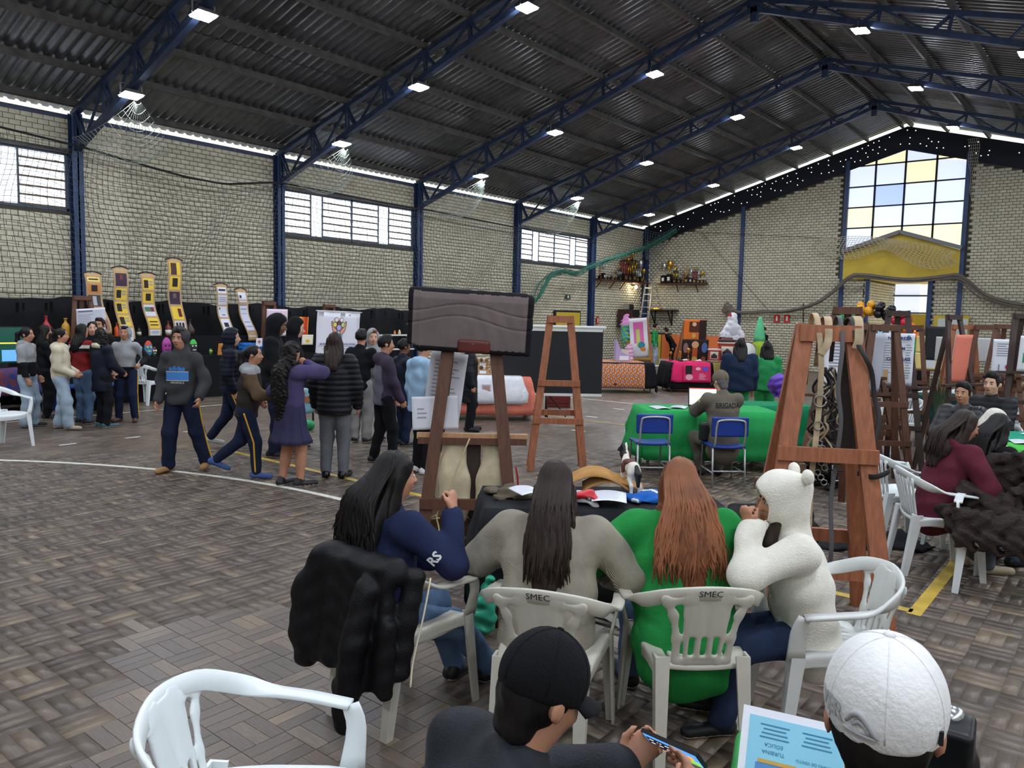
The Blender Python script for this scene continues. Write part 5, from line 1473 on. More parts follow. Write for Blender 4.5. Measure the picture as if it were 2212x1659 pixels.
# toy horse
t = thing('toy_horse', 'black and white toy horse with brown saddle standing on the table', 'toy horse', (*(-2.532, 4.369), 0.76), 0.95)
t.scale = (1.25, 1.25, 1.25)
hw, hk = M('horse_white', (226, 220, 208), rough=0.4), M('horse_black', (24, 23, 24), rough=0.35)
sd = SD(0.015)
sd.ell((0, -0.01, 0.135), (0.028, 0.06, 0.034)).ell((0, -0.055, 0.14), (0.030, 0.034, 0.036))
sd.chain([(0, 0.04, 0.15), (0, 0.075, 0.195), (0, 0.085, 0.225)], [0.026, 0.02, 0.016]).cone((0, 0.08, 0.226), (0, 0.125, 0.205), 0.017, 0.011)
for sx in (-1, 1):
    sd.chain([(sx * .018, -0.06, 0.12), (sx * .02, -0.052, 0.085), (sx * .022, -0.08, 0.055), (sx * .022, -0.078, 0.004)], [0.02, 0.0125, 0.0085, 0.009])
    sd.chain([(sx * .016, 0.04, 0.12), (sx * .018, 0.045, 0.06), (sx * .018, 0.04, 0.004)], [0.016, 0.009, 0.0085])
    sd.cone((sx * .01, 0.078, 0.238), (sx * .012, 0.074, 0.256), 0.006, 0.003)
sd.cut((0, 0, 0), (0, 0, -1))
sdobj('body', sd, 0.0045, [hw, hk], t, sel=lambda C: (((C[:, 1] > 0.05) & (C[:, 2] > 0.15) & (C[:, 0] < 0.004)) | ((C[:, 1] > 0.0) & (C[:, 1] < .03) & (C[:, 2] > .11))).astype(int))
sd = SD(0.01).chain([(0, -0.086, 0.155), (0, -0.108, 0.12), (0, -0.112, 0.06)], [0.011, 0.018, 0.009]); sdobj('tail', sd, 0.004, hk, t)
sd = SD(0.01).ell((0, 0.005, 0.165), (0.036, 0.034, 0.016)).cone((0.034, 0.005, 0.15), (0.036, 0.005, 0.115), 0.012, 0.008).cone((-0.034, 0.005, 0.15), (-0.036, 0.005, 0.115), 0.012, 0.008)
sdobj('saddle', sd, 0.004, M('brown_saddle', (88, 52, 44), rough=0.6, var=0.4, vs=60), t)
MB().tube([(0.018, 0.10, 0.226), (0.016, 0.122, 0.206), (-0.016, 0.122, 0.206), (-0.018, 0.10, 0.226)], 0.003, 6).build('bridle', m_leatherb, t)
# ---------------------------------------------------------------- big easel with the saddle pad
E1 = (-4.079, 4.543)
ez = 0.70
e1 = easel(*E1, ez, 'dark wooden easel carrying the grey saddle pad', m_woodd, H=1.76, top=0.34, bot=0.74, spread=0.5, bars=(0.45,), pw=0.095)
def e1p(lx, ly, z): c, s = math.cos(ez), math.sin(ez); return (E1[0] + lx * c - ly * s, E1[1] + lx * s + ly * c, z)
t = thing('easel_shelf', 'long wooden rail laid across the dark easel', 'rail', e1p(0.02, -0.12, 0.955), ez)
MB().box((0, 0, 0), (0.86, 0.05, 0.045)).build('rail', m_woodl, t); MB().box((0, -0.03, -0.035), (0.84, 0.02, 0.05)).build('lip', m_woodd, t)
# saddle pad
t = thing('saddle_pad', 'grey quilted saddle pad with black edging hung on the easel', 'saddle pad', e1p(-0.04, -0.10, 1.86), ez - 0.04)
t.scale = (1.07, 1.07, 1.07)
t.rotation_euler = (0.10, 0.045, ez - 0.04)
pw_, ph_ = 0.455, 0.235
def padpt(u, v):   # u,v in -1..1
    x = u * pw_; z = v * ph_
    if u > 0.55: z -= 0.02 * (u - .55) / .45
    return x, z
sd = SD(0.02).box((0, 0, 0), (0.40, 0.008, 0.185), None, 0.022).box((0.06, 0, -0.02), (0.385, 0.008, 0.19), None, 0.03)
def pwarp(V):
    V = V.copy(); V[:, 1] += -0.05 * np.cos(V[:, 0] * 2.2) * 0.6 + 0.35 * np.maximum(0, V[:, 2] - 0.14) ** 1.0; return V
def quiltd(P):
    x, z = P[:, 0], P[:, 2]
    l1 = z - (0.075 + 0.035 * np.sin(x * 7.2 + 1.6)); l2 = z - (-0.015 + 0.04 * np.sin(x * 7.0 + 1.9))
    g = np.exp(-(l1 / 0.006) ** 2) + np.exp(-(l2 / 0.006) ** 2)
    return 0.007 * g - 0.0015 * np.sin(x * 60 + 3 * np.sin(z * 12)) * (x > 0.0)
pg = F_('grey_felt', (112, 100, 98), var=0.12, vs=6); pk = F_('black_binding', (26, 25, 28))
def pedge(C):
    dx = np.maximum(np.abs(C[:, 0] + np.where(C[:, 0] < 0, 0, -0.03)) - np.where(C[:, 0] < 0, 0.385, 0.40), 0); dz = np.maximum(np.abs(C[:, 2] + 0.01) - 0.195, 0)
    return ((dx > 0) | (dz > 0)).astype(int)
sdobj('pad', sd, 0.006, [pg, pk], t, disp=quiltd, warp=pwarp, sel=pedge)
sd = SD(0.02).box((0, 0, 0), (0.095, 0.006, 0.026), None, 0.022)
sdobj('leather_patch', sd, 0.006, M('oxblood_leather', (92, 40, 34), rough=0.5, var=0.2), t, loc=(0.065, -0.062, -0.185))
MB().box((0.06, -0.09, -0.165), (0.02, 0.003, 0.008)).build('badge', m_steel, t)
for z in (0.16, 0.05, -0.06, -0.15): MB().lathe([(0.005, 0), (0.005, 0.006)], 8, (-0.425, -0.03, z), rotm(PI / 2)).build('rivet', m_steel, t)
# pair of saddle pads hanging below the rail
t = thing('saddle_cushions', 'pair of long cream felt saddle cushions hanging from the easel rail', 'saddle cushions', e1p(0.03, -0.09, 0.0), ez)
felt = F_('cream_felt', (196, 182, 152), var=0.25, vs=5)
for s in (-1, 1):
    sd = SD(0.04)
    sd.chain([(s * 0.155, 0, 0.86), (s * 0.17, -0.02, 0.62), (s * 0.145, -0.03, 0.42), (s * 0.13, -0.03, 0.31 if s < 0 else 0.36)], [0.095, 0.125, 0.105, 0.075], 0.05, ((0, 1, 0), 0.42))
    sd.cut((0, 0, 0.93), (0, 0, 1))
    sdobj('cushion', sd, 0.012, felt, t, disp=folds(0.004, 6, 4, 5))
    P = [(s * (0.155 + 0.10 * math.sin(a)) + s * 0.01, -0.055 + 0.01 * math.cos(a * 2), 0.60 + 0.30 * math.cos(a)) for a in np.linspace(0.3, 2.9, 14)]
    MB().tube(P, 0.004, 6).build('stitching', m_leathert, t)
MB().box((0, 0.03, 0.62), (0.11, 0.03, 0.62)).build('leather_back', M('dark_brown_leather', (58, 46, 40), rough=0.6), t)
R0 = [(0.03 * math.cos(a), 0, 0.33 + 0.03 * math.sin(a)) for a in np.linspace(0, 2 * PI, 14)]
MB().tube(R0, 0.006, 6).build('ring', m_blacksteel, t); MB().tube([(x, y - .01, z - .045) for x, y, z in R0], 0.006, 6).build('ring', m_blacksteel, t)
# rope with a knot
t = thing('rope', 'thin pale rope with a knotted end tied to the easel', 'rope', e1p(0, -0.2, 0), ez)
MB().tube(spline([(0.0, 0.0, 0.95), (-0.09, -0.01, 0.72), (-0.18, -0.03, 0.50), (-0.24, -0.04, 0.36), (-0.22, -0.05, 0.25), (-0.225, -0.06, 0.12)], 20), 0.006, 6).build('strand', m_rope, t)
MB().tube(spline([(-0.24, -0.04, 0.36), (-0.30, -0.02, 0.33), (-0.36, 0.0, 0.29), (-0.33, 0.03, 0.30), (-0.22, -0.05, 0.34)], 14), 0.006, 6).build('strand', m_rope, t)
sd = SD(0.004).ell((-0.225, -0.06, 0.105), (0.016, 0.014, 0.016)); sdobj('knot', sd, 0.005, m_rope, t)
# woven sack on a low block
t = thing('woven_sack', 'coarse brown woven sack with frayed edge below the saddle cushions', 'sack', (*(-4.258, 4.616), 0), 0.66)
wv = F_('coarse_brown_weave', (96, 74, 52), var=0.35, vs=30, bump=1.0, bs=90)
sd = SD(0.05).box((0, 0, 0.14), (0.21, 0.12, 0.10), None, 0.05).ell((-0.18, 0, 0.27), (0.10, 0.10, 0.06)); sd.cut((0, 0, 0), (0, 0, -1))
sdobj('sacking', sd, 0.012, wv, t, disp=folds(0.006, 14, 10, 9))
mb = MB()
for k in range(40):
    x = -0.2 + 0.4 * k / 39; L = random.uniform(0.03, 0.09)
    mb.tube([(x, -0.178, 0.13), (x + random.uniform(-.01, .01), -0.186, 0.13 - L * .5), (x + random.uniform(-.02, .02), -0.182, 0.13 - L)], 0.003, 4)
o = mb.build('fringe', M('straw_fringe', (140, 112, 80), rough=0.9), t); o['kind'] = 'stuff'
t = thing('red_ribbon', 'bright red ribbon hanging by the right leg of the dark easel', 'ribbon', e1p(0.36, -0.12, 0), ez)
ribbon(MB(), spline([(0.0, 0, 0.72), (0.02, -0.01, 0.6), (0.01, 0, 0.45), (0.015, -0.005, 0.3)], 14), [(0.6, -0.8, 0)] * 14, [0.02] * 14, 0.003).build('ribbon', M('red_satin', (196, 28, 44)), t)
# papers leaning on the easel's left side
poster('leaning_poster', 'white printed poster leaning behind the left leg of the dark easel', 0.30, 0.62, e1p(-0.22, 0.18, 1.28), (0.1, 0.12, ez + 0.2), (214, 214, 222), [('t', 0, 0.0, 0.22, 0.5, (150, 150, 160))], wavy=0.03)
poster('leaning_sheet', 'crumpled white sheet standing on the left end of the easel rail', 0.36, 0.26, e1p(-0.28, -0.02, 1.12), (-0.15, -0.03, ez + 0.15), (206, 206, 212), [('t', -0.1, 0, 0.08, 0.1, (150, 150, 160))], wavy=0.03)
# ---------------------------------------------------------------- middle easel and black projection screen
E2 = (-5.59, 7.84)
easel(*E2, 0.66, 'bare reddish easel standing before the black screen', m_wood, H=1.90, top=0.24, bot=0.66, spread=0.38, bars=(0.62, 1.08), pw=0.085)
t = thing('projection_screen', 'black-backed projection screen with white rails', 'projection screen', (*(-8.453, 11.496), 0), 0.74)
MB().box((0, 0, 1.06), (2.02, 0.006, 1.18)).build('screen_fabric', M('black_screen_fabric', (24, 25, 28), rough=0.7), t)
MB().tube([(-1.08, 0, 1.70), (1.06, 0, 1.70)], 0.028, 10).build('top_rail', m_white, t); MB().box((0, 0, 1.655), (2.0, 0.012, 0.07)).build('top_band', m_white, t)
MB().box((0, 0, 0.455), (2.03, 0.02, 0.05)).build('bottom_rail', m_white, t)
MB().tube([(0, 0.12, 0.02), (0, 0.03, 1.7)], 0.018, 8).build('stand_pole', m_blacksteel, t)
for a in (0.5, 2.6, 4.7): MB().tube([(0, 0.1, 0.5), (0.45 * math.cos(a), 0.1 + 0.35 * math.sin(a), 0.01)], 0.012, 6).build('stand_leg', m_blacksteel, t)
# ---------------------------------------------------------------- right easel with tack
E3 = (-1.523, 4.986); ez3 = 0.50
e3 = easel(*E3, ez3, 'reddish wooden easel hung with leather straps and halters', M('orange_easel_wood', (158, 98, 68), rough=0.55, var=0.25, vs=3.0, stretch=(14, 14, 1.6), bump=0.2, bs=12), H=1.88, top=0.27, bot=0.74, spread=0.62, bars=(0.42, 1.10), pw=0.10)
def e3p(lx, ly, z): c, s = math.cos(ez3), math.sin(ez3); return (E3[0] + lx * c - ly * s, E3[1] + lx * s + ly * c, z)
def strap(label, pts, w, mat, rings=(), name='leather_strap', th=0.006, wd=(1, 0, 0)):
    t = thing(name, label, 'strap', e3p(0, 0, 0), ez3, 'straps hung on the right easel')
    P = spline(pts, 36)
    ribbon(MB(), P, [wd] * 36, [w] * 36, th).build('strap', mat, t)
    for (x, y, z, r) in rings:
        MB().tube([(x + r * math.cos(a), y, z + r * math.sin(a)) for a in np.linspace(0, 2 * PI, 16)], r * 0.16, 6).build('ring', m_steel, t)
    return t
strap('pale leather strap with two steel rings over the left of the easel top', [(-0.10, 0.10, 1.50), (-0.09, 0.06, 1.90), (-0.08, -0.06, 1.925), (-0.055, -0.12, 1.70), (-0.05, -0.13, 1.45), (-0.06, -0.14, 1.2), (-0.075, -0.14, 0.9), (-0.07, -0.15, 0.5), (-0.06, -0.15, 0.28)], 0.034, m_leathert, [(-0.052, -0.15, 1.42, 0.036), (-0.055, -0.15, 1.27, 0.026)])
strap('pale leather strap looped short over the easel top', [(-0.03, 0.10, 1.62), (-0.02, 0.05, 1.89), (-0.015, -0.06, 1.92), (-0.02, -0.12, 1.78), (-0.06, -0.125, 1.70)], 0.045, m_leathert)
strap('long grey leather strap hanging in the middle of the easel', [(0.05, 0.10, 1.65), (0.05, 0.04, 1.90), (0.055, -0.06, 1.92), (0.065, -0.12, 1.75), (0.05, -0.14, 1.5), (0.075, -0.15, 1.3), (0.06, -0.15, 1.05), (0.04, -0.17, 0.8), (0.05, -0.21, 0.55), (0.045, -0.20, 0.3)], 0.026, M('grey_leather', (84, 82, 84), rough=0.5))
strap('black leather strap crossing down to the right leg of the easel', [(0.10, 0.08, 1.80), (0.11, 0.03, 1.90), (0.12, -0.06, 1.92), (0.15, -0.12, 1.78), (0.20, -0.14, 1.68), (0.24, -0.12, 1.60), (0.27, -0.10, 1.45), (0.30, -0.12, 1.32), (0.26, -0.15, 1.12), (0.24, -0.12, 1.0)], 0.028, m_leatherb)
strap('black strap wound round the right leg of the easel', [(0.20, -0.10, 0.98), (0.26, -0.24, 0.99), (0.34, -0.24, 1.03), (0.36, -0.12, 1.04)], 0.03, m_leatherb, wd=(0, 0, 1))
strap('short brown bridle strap hung at the right of the easel top', [(0.14, 0.08, 1.6), (0.15, 0.03, 1.9), (0.16, -0.06, 1.92), (0.155, -0.12, 1.80), (0.14, -0.12, 1.74)], 0.05, m_leathert)
t = thing('saddle_flap', 'large dark brown leather flap hanging inside the easel', 'leather flap', e3p(0.12, 0.02, 0), ez3)
MB().prism([(-0.02, 1.72), (0.05, 1.72), (0.09, 1.3), (0.10, 1.05), (-0.02, 1.0), (-0.12, 1.02), (-0.10, 1.2)], 0.012, ((0, 0, 0), (1, 0, 0), (0, 0, 1), (0, 1, 0))).build('flap', M('dark_flap_leather', (48, 42, 40), rough=0.6, var=0.25), t)
mb = MB()
for k in range(3): mb.tube([((0.02 + 0.012 * k) * math.cos(a) - 0.03, -0.008, 1.06 + (0.035 + 0.012 * k) * math.sin(a)) for a in np.linspace(0, PI, 10)], 0.003, 5)
mb.build('tooling', m_leathert, t)
t = thing('halter_bundle', 'tangle of dark halters and chains bunched on the easel', 'halters', e3p(0.0, -0.05, 0), ez3)
rr = random.Random(5)
for k in range(14):
    P = [(rr.uniform(-.05, .05), rr.uniform(-.04, .02), 1.62 - 0.08 * j * rr.uniform(.9, 1.1) + 0) for j in range(9)]
    P = [(p[0] * (1 + j * .22), p[1], p[2]) for j, p in enumerate(P)]
    MB().tube(spline(P, 22), rr.uniform(0.004, 0.009), 5).build('halter_cord', m_leatherb if k % 3 else m_leathert, t)
for k in range(9):
    z = 1.16 - 0.03 * k; x = -0.04 + 0.02 * (k % 3); MB().tube([(x + 0.018 * math.cos(a), -0.09, z + 0.018 * math.sin(a)) for a in np.linspace(0, 2 * PI, 10)], 0.004, 5).build('chain_link', m_steel, t)
t = thing('stirrup_leather', 'wooden stirrup on a brown strap hanging from the left leg of the easel', 'stirrup', e3p(-0.34, 0.02, 0), ez3)
sd = SD(0.01).box((0, 0, 0.86), (0.035, 0.02, 0.03), None, 0.012); sdobj('block', sd, 0.008, M('brown_block', (96, 60, 48), rough=0.6), t)
ribbon(MB(), spline([(0, 0, 0.82), (0.005, 0, 0.74), (-0.015, 0, 0.66), (-0.02, 0, 0.58)], 10), [(1, 0, 0)] * 10, [0.03] * 10, 0.006).build('strap', m_leathert, t)
MB().tube([(-0.02 + 0.012 * math.sin(k), 0.01 * math.cos(k * 2), 0.57 - 0.012 * k) for k in range(14)], 0.006, 5).build('rope_end', m_rope, t)
# black pouf/hide and dark rug behind
sd = SD(0.04).box((0, 0, 0.17), (0.30, 0.26, 0.12), None, 0.05); sd.cut((0, 0, 0), (0, 0, -1))
o = sdobj('black_hide', sd, 0.016, F_('black_cowhide', (22, 20, 20), bump=0.8, bs=70), None, (*(-2.261, 6.195), 0), disp=folds(0.008, 6, 6, 3)); o.rotation_euler.z = 0.4; tag(o, 'black hide heaped on the floor behind the white fur hoodie', 'hide')
G = [[(-0.55 + 1.1 * i / 16, -0.3 + 0.6 * j / 10 + 0.05 * math.sin(i * 1.3), 0.02 + 0.018 * math.sin(i * 2.1 + j) * math.cos(j * 1.7)) for j in range(11)] for i in range(17)]
o = MB().sheet(G, 0.012).build('dark_rug', F_('black_fleece_rug', (28, 28, 32), bump=1.0, bs=60), None, (*(-1.821, 7.095), 0), (0, 0, 0.7)); tag(o, 'crumpled black fleece rug on the floor behind the right easel', 'rug')
# ---------------------------------------------------------------- jacket hung on the first chair
t = thing('hung_jacket', 'black jacket with pale piping hung over a plastic chair back', 'jacket', (-2.68, 2.52, 0), 0.03)
jk = F_('black_nylon_jacket', (19, 19, 22), rough=0.5, var=0.2)
sd = SD(0.022)
sd.cone((-0.20, -0.27, 0.775), (0.22, -0.27, 0.775), 0.062, 0.062)
sd.box((0.0, -0.325, 0.54), (0.22, 0.008, 0.24), rotm(-0.06, 0, 0), 0.026)
sd.box((0.14, -0.335, 0.42), (0.13, 0.008, 0.15), rotm(-0.05, 0, -0.12), 0.024)
sd.chain([(-0.22, -0.30, 0.76), (-0.30, -0.33, 0.60), (-0.31, -0.35, 0.40), (-0.30, -0.34, 0.27)], [0.062, 0.066, 0.06, 0.052])
sd.chain([(0.14, -0.36, 0.70), (0.12, -0.41, 0.48), (0.08, -0.42, 0.28), (0.06, -0.41, 0.10)], [0.058, 0.064, 0.058, 0.05])
sd.chain([(0.27, -0.20, 0.74), (0.27, -0.24, 0.58), (0.27, -0.28, 0.34)], [0.05, 0.05, 0.045])
sdobj('shell', sd, 0.010, jk, t, disp=lambda P: 0.006 * np.sin(P[:, 0] * 52 + 2.2 * np.sin(P[:, 2] * 6.0) + P[:, 2] * 9) * np.clip((0.80 - P[:, 2]) * 4, 0.25, 1) + 0.003 * np.sin(P[:, 2] * 60 + 3 * np.sin(P[:, 0] * 16)))
MB().tube(spline([(0.30, -0.13, 0.73), (0.325, -0.20, 0.58), (0.325, -0.26, 0.40), (0.34, -0.29, 0.30)], 20), 0.0045, 6).build('piping', M('cream_piping', (214, 206, 176)), t)
# green carrier bag on the floor between the chairs
sd = SD(0.03).ell((0, 0, 0.14), (0.10, 0.06, 0.13)).chain([(0.02, 0, 0.24), (0.05, 0, 0.36)], [0.05, 0.03]); sd.cut((0, 0, 0), (0, 0, -1))
o = sdobj('carrier_bag', sd, 0.011, M('translucent_green_plastic', (60, 190, 150), rough=0.3, trans=0.25), None, (*(-2.901, 3.359), 0.002), disp=folds(0.012, 20, 18, 4)); tag(o, 'thin green plastic carrier bag on the floor beside the cream jumper chair', 'bag')
# ================================================================ displays along the left wall
m_curt = F_('black_curtain', (19, 19, 22), rough=0.85, var=0.2, vs=2)
G = []
for i in range(150):
    y = 1.5 + 14.2 * i / 149
    top = 2.03 - 0.006 * (y - 4) + 0.03 * math.sin(y * 3.1) + 0.015 * math.sin(y * 9)
    G.append([(-16.45 + 0.05 * math.sin(y * 5.3 + z * 0.3) + 0.03 * math.sin(y * 11.7 + z), y, top * z / 6 + 0.01) for z in range(7)])
o = MB().sheet(G[::-1], 0.006).build('black_curtain', m_curt); tag(o, 'long black cloth screen hung along the left brick wall', 'curtain')
# stepped stand under black cloth
t = thing('stepped_stand', 'two-step display stand covered in black cloth', 'display stand', (-15.85, 8.7, 0))
MB().box((0.16, 0, 0.44), (0.42, 5.9, 0.88)).build('lower_step', m_curt, t); MB().box((-0.22, 0, 0.645), (0.34, 5.9, 1.29)).build('upper_step', m_curt, t)
# scrolls
m_kraft = M('kraft_paper', (186, 152, 110), rough=0.85, var=0.06); m_stick = M('dark_stick', (58, 44, 36), rough=0.7)
YP, KP, WP, OP = (226, 192, 60), (58, 44, 64), (214, 216, 228), (196, 130, 70)
def scroll(label, y, ztop, zbot, w, cells, dx=0.0, lean=0.0):
    t = thing('hanging_scroll', label, 'scroll', (-16.02 + dx, y, 0), 0, 'hanging paper scrolls')
    n = 24; L = ztop - zbot
    def P(u, v): # u across -.5...5, v 0 top..1 bottom
        return np.array((0.03 * math.sin(v * 9) + 0.10 * v, u * w + lean * v + 0.05 * math.sin(v * 6.0 + 2.6) * v, ztop - L * v))
    MB().sheet([[P(u, v) for v in np.linspace(0, 1, n)] for u in np.linspace(-.5, .5, 5)], 0.002).build('backing', m_kraft, t)
    MB().tube([(0, -w * .62, ztop - 0.015), (0.005, -w * .3, ztop + 0.02), (0.005, 0, ztop + 0.035), (0.005, w * .3, ztop + 0.02), (0, w * .62, ztop - 0.015)], 0.013, 6).build('rod', m_stick, t)
    for (v0, v1, col, extra) in cells:
        s = MB(); G = [[P(u, v) + (0.004, 0, 0) for v in np.linspace(v0, v1, 6)] for u in (-.38, -.1, .1, .38)]
        c = s.sheet(G, 0.0).build('card', cm(col), t)
        mb = MB(); cols = []
        for (u0, u1, a, b, ec) in extra:
            if ec not in cols: cols.append(ec)
            mb.mi = cols.index(ec); va, vb = v0 + (v1 - v0) * a, v0 + (v1 - v0) * b
            mb.sheet([[P(u, v) + (0.007, 0, 0) for v in np.linspace(va, vb, 3)] for u in (u0, u1)])
        if cols: mb.build('card_print', [cm(q) for q in cols], c)
K = (40, 32, 34); GR = (150, 150, 156)
pic = [(-.32, .0, .15, .85, K), (.06, .32, .2, .35, GR), (.06, .32, .45, .6, GR)]; por = [(-.18, .2, .12, .8, K)]; ln = [(-.3, .3, .2, .28, GR), (-.3, .3, .4, .48, GR), (-.3, .3, .6, .68, GR)]
scroll('kraft scroll with a name card and two portraits, leftmost of the row', 6.72, 2.53, 1.35, 0.30, [(.07, .14, (232, 208, 120), [(-.3, .3, .3, .6, K)]), (.18, .33, OP, por), (.36, .55, (70, 70, 74), [(-.12, .12, .1, .9, (190, 190, 190))]), (.58, .72, WP, [(.05, .3, .2, .7, K)]), (.76, .95, (150, 110, 96), por)], lean=0.12)
scroll('kraft scroll with one purple and three yellow cards', 7.26, 2.66, 1.16, 0.29, [(.07, .24, KP, [(-.1, .1, .1, .5, (120, 60, 40))]), (.27, .42, YP, pic), (.45, .60, YP, pic), (.63, .77, YP, pic), (.80, .97, WP, ln)], lean=0.04)
scroll('kraft scroll with yellow cards and a coloured map card', 7.80, 2.58, 1.30, 0.28, [(.08, .26, YP, pic), (.30, .47, YP, por), (.50, .68, (210, 206, 216), [(-.34, .1, .2, .6, (80, 120, 90)), (.1, .34, .2, .6, (120, 50, 70))]), (.71, .88, YP, [(-.3, .3, .3, .4, K), (-.3, .3, .6, .7, K)]), (.9, .99, WP, ln)], lean=0.06)
scroll('tallest kraft scroll with large portrait card on top', 8.38, 2.91, 1.25, 0.30, [(.04, .20, YP, [(-.3, .12, .05, .98, (74, 48, 40))]), (.22, .38, YP, por), (.41, .57, KP, [(-.12, .12, .15, .5, (120, 90, 80))]), (.60, .76, YP, [(.05, .3, .15, .8, (90, 40, 40))]), (.78, .93, (200, 198, 200), [(-.3, -.15, .15, .8, K), (-.07, .07, .15, .8, K), (.15, .3, .15, .8, K)])], lean=0.03)
scroll('white-carded kraft scroll with a ship drawing', 9.45, 2.43, 1.18, 0.27, [(.05, .16, WP, [(-.3, .3, .3, .6, K)]), (.19, .36, (206, 206, 224), ln), (.39, .58, WP, [(-.3, -.2, .1, .3, K), (-.1, .2, .75, .82, K)]), (.61, .80, WP, [(-.2, .2, .35, .75, K)]), (.83, .99, WP, ln)], lean=0.10)
scroll('narrow kraft scroll carrying one long white text sheet', 9.90, 2.34, 1.18, 0.25, [(.06, .20, WP, [(-.3, -.1, .4, .8, K)]), (.22, .92, (208, 210, 226), [(-.3, .3, .1 + .12 * k, .13 + .12 * k, GR) for k in range(7)])], lean=0.22, dx=0.05)
easel(-15.95, 6.50, PI / 2 - 0.1, 'dark easel behind the leftmost scroll', m_woodd, H=2.08, pw=0.08, bars=(0.6,), three=True)
easel(-15.9, 10.58, PI / 2, 'dark easel behind the pink banner', m_woodd, H=2.08, pw=0.08, bars=(0.6,), three=True)
easel(-15.9, 12.30, PI / 2, 'dark easel carrying the white banner', m_woodd, H=2.06, pw=0.08, bars=(0.6,), three=True)
poster('charter_sheet', 'large white handwritten sheet on the left easel', 0.52, 0.50, (-15.45, 6.45, 1.60), (0.18, -0.08, PI / 2), (214, 216, 228), [('r', -0.1, 0.2, 0.26, 0.03, (120, 120, 130)), ('t', -0.08, -0.02, 0.3, 0.34, (160, 160, 172)), ('o', 0.19, -0.17, 0.04, 0.06, (40, 40, 44))])
# banners
t = thing('white_banner', 'white roll-down banner with a drawing of cupped hands', 'banner', (-15.50, 12.30, 1.30), PI / 2)
t.rotation_euler = (0.06, 0.02, PI / 2)
MB().sheet([[(-0.66 + 1.32 * i / 6 + (0.10 * (1 - j / 10)) * 0, 0.01 * math.sin(i * 2 + j), -0.95 + 1.53 * j / 10) for j in range(11)] for i in range(7)], 0.002).build('fabric', M('banner_white', (222, 222, 232), rough=0.6), t)
MB().tube([(-0.70, 0, 0.585), (0.70, 0, 0.585)], 0.014, 8).build('rod', m_white, t)
pk = M('print_pink_skin', (226, 160, 140)); bk = M('print_outline', (44, 34, 40))
def disc(name, x, z, rx, rz_, mat, y=-0.012, n=18):
    mb = MB(); mb.add([(x + rx * math.cos(a), y, z + rz_ * math.sin(a)) for a in np.linspace(0, 2 * PI, n + 1)[:-1]], [tuple(range(n))]); return mb.build(name, mat, t)
for s in (-1, 1):
    mb = MB(); P = [(s * 0.04, 0.02), (s * 0.05, 0.11), (s * 0.13, 0.17), (s * 0.20, 0.33), (s * 0.235, 0.31), (s * 0.19, 0.10), (s * 0.10, 0.0)]
    mb.add([(x, -0.010, z + 0.02) for x, z in P], [tuple(range(7))]); mb.build('hand_print', pk, t)
    mb = MB();
    for a, b in zip(P, P[1:] + P[:1]): mb.beam((a[0], -0.012, a[1] + .02), (b[0], -0.012, b[1] + .02), 0.012, 0.003, (0, 1, 0))
    mb.build('hand_outline', bk, t)
for (x, z, r_, c) in ((-0.085, 0.38, 0.05, (240, 224, 220)), (0.075, 0.38, 0.05, (240, 224, 220)), (-0.125, 0.26, 0.055, (222, 214, 96)), (0.12, 0.26, 0.055, (190, 214, 130)), (0.0, 0.30, 0.05, (120, 78, 70)), (0.0, 0.19, 0.07, (180, 168, 222))):
    disc('head_outline', x, z, r_ + 0.012, r_ + 0.012, bk, -0.0125); disc('head_print', x, z, r_, r_, cm(c), -0.014)
mb = MB().add([(-0.12, -0.011, -0.06), (0.12, -0.011, -0.06), (0.12, -0.011, 0.02), (-0.12, -0.011, 0.02)], [(0, 1, 2, 3)]); mb.build('cuff_print', cm((110, 190, 226)), t)
text('SECRETARIA DE ASSISTÊNCIA SOCIAL', 0.072, cm((40, 56, 130)), t, (0.0, -0.014, -0.22), (PI / 2, 0, 0), depth=0.0, sx=0.92, bold=0.001)
text('CIDADANIA, TRABALHO E HABITAÇÃO', 0.055, cm((40, 150, 110)), t, (0.0, -0.014, -0.34), (PI / 2, 0, 0), depth=0.0, sx=1.0)
MB().add([(-0.58, -0.013, -0.275), (0.58, -0.013, -0.275), (0.58, -0.013, -0.268), (-0.58, -0.013, -0.268)], [(0, 1, 2, 3)]).build('rule', cm((40, 56, 130)), t)
poster('pink_banner', 'pale pink banner with a dark red flower print', 0.56, 0.62, (-15.55, 10.58, 1.60), (0.05, 0, PI / 2), (226, 206, 220), [('o', 0.08, 0.16, 0.12, 0.14, (170, 40, 70)), ('t', -0.05, -0.1, 0.3, 0.2, (190, 150, 170))])
poster('sunset_picture', 'orange and red sunset picture on the stand', 0.40, 0.42, (-15.6, 11.28, 1.53), (0.1, 0, PI / 2), (240, 190, 70), [('r', 0.13, 0, 0.10, 0.42, (206, 60, 34)), ('r', 0.04, 0, 0.08, 0.42, (236, 120, 40)), ('o', -0.06, -0.12, 0.1, 0.14, (90, 50, 30))])
poster('certificate', 'cream framed card below the sunset picture', 0.32, 0.24, (-15.45, 11.35, 1.20), (0.1, 0, PI / 2), (226, 218, 196), [('r', 0, 0, 0.26, 0.18, (236, 230, 212)), ('o', 0, -0.03, 0.12, 0.08, (226, 180, 60))])
poster('bird_card', 'orange card with a dark bird on the lower step', 0.20, 0.26, (-15.42, 9.12, 1.02), (0.2, 0, PI / 2), (206, 132, 60), [('o', 0.0, 0.02, 0.06, 0.08, (60, 40, 30)), ('r', 0.03, -0.07, 0.08, 0.02, (225, 215, 200))])
poster('white_card', 'small white card with a dark figure beside the orange bird card', 0.11, 0.25, (-15.42, 9.36, 1.01), (0.2, 0, PI / 2), (210, 210, 212), [('o', 0.0, 0.0, 0.06, 0.12, (40, 40, 44))])
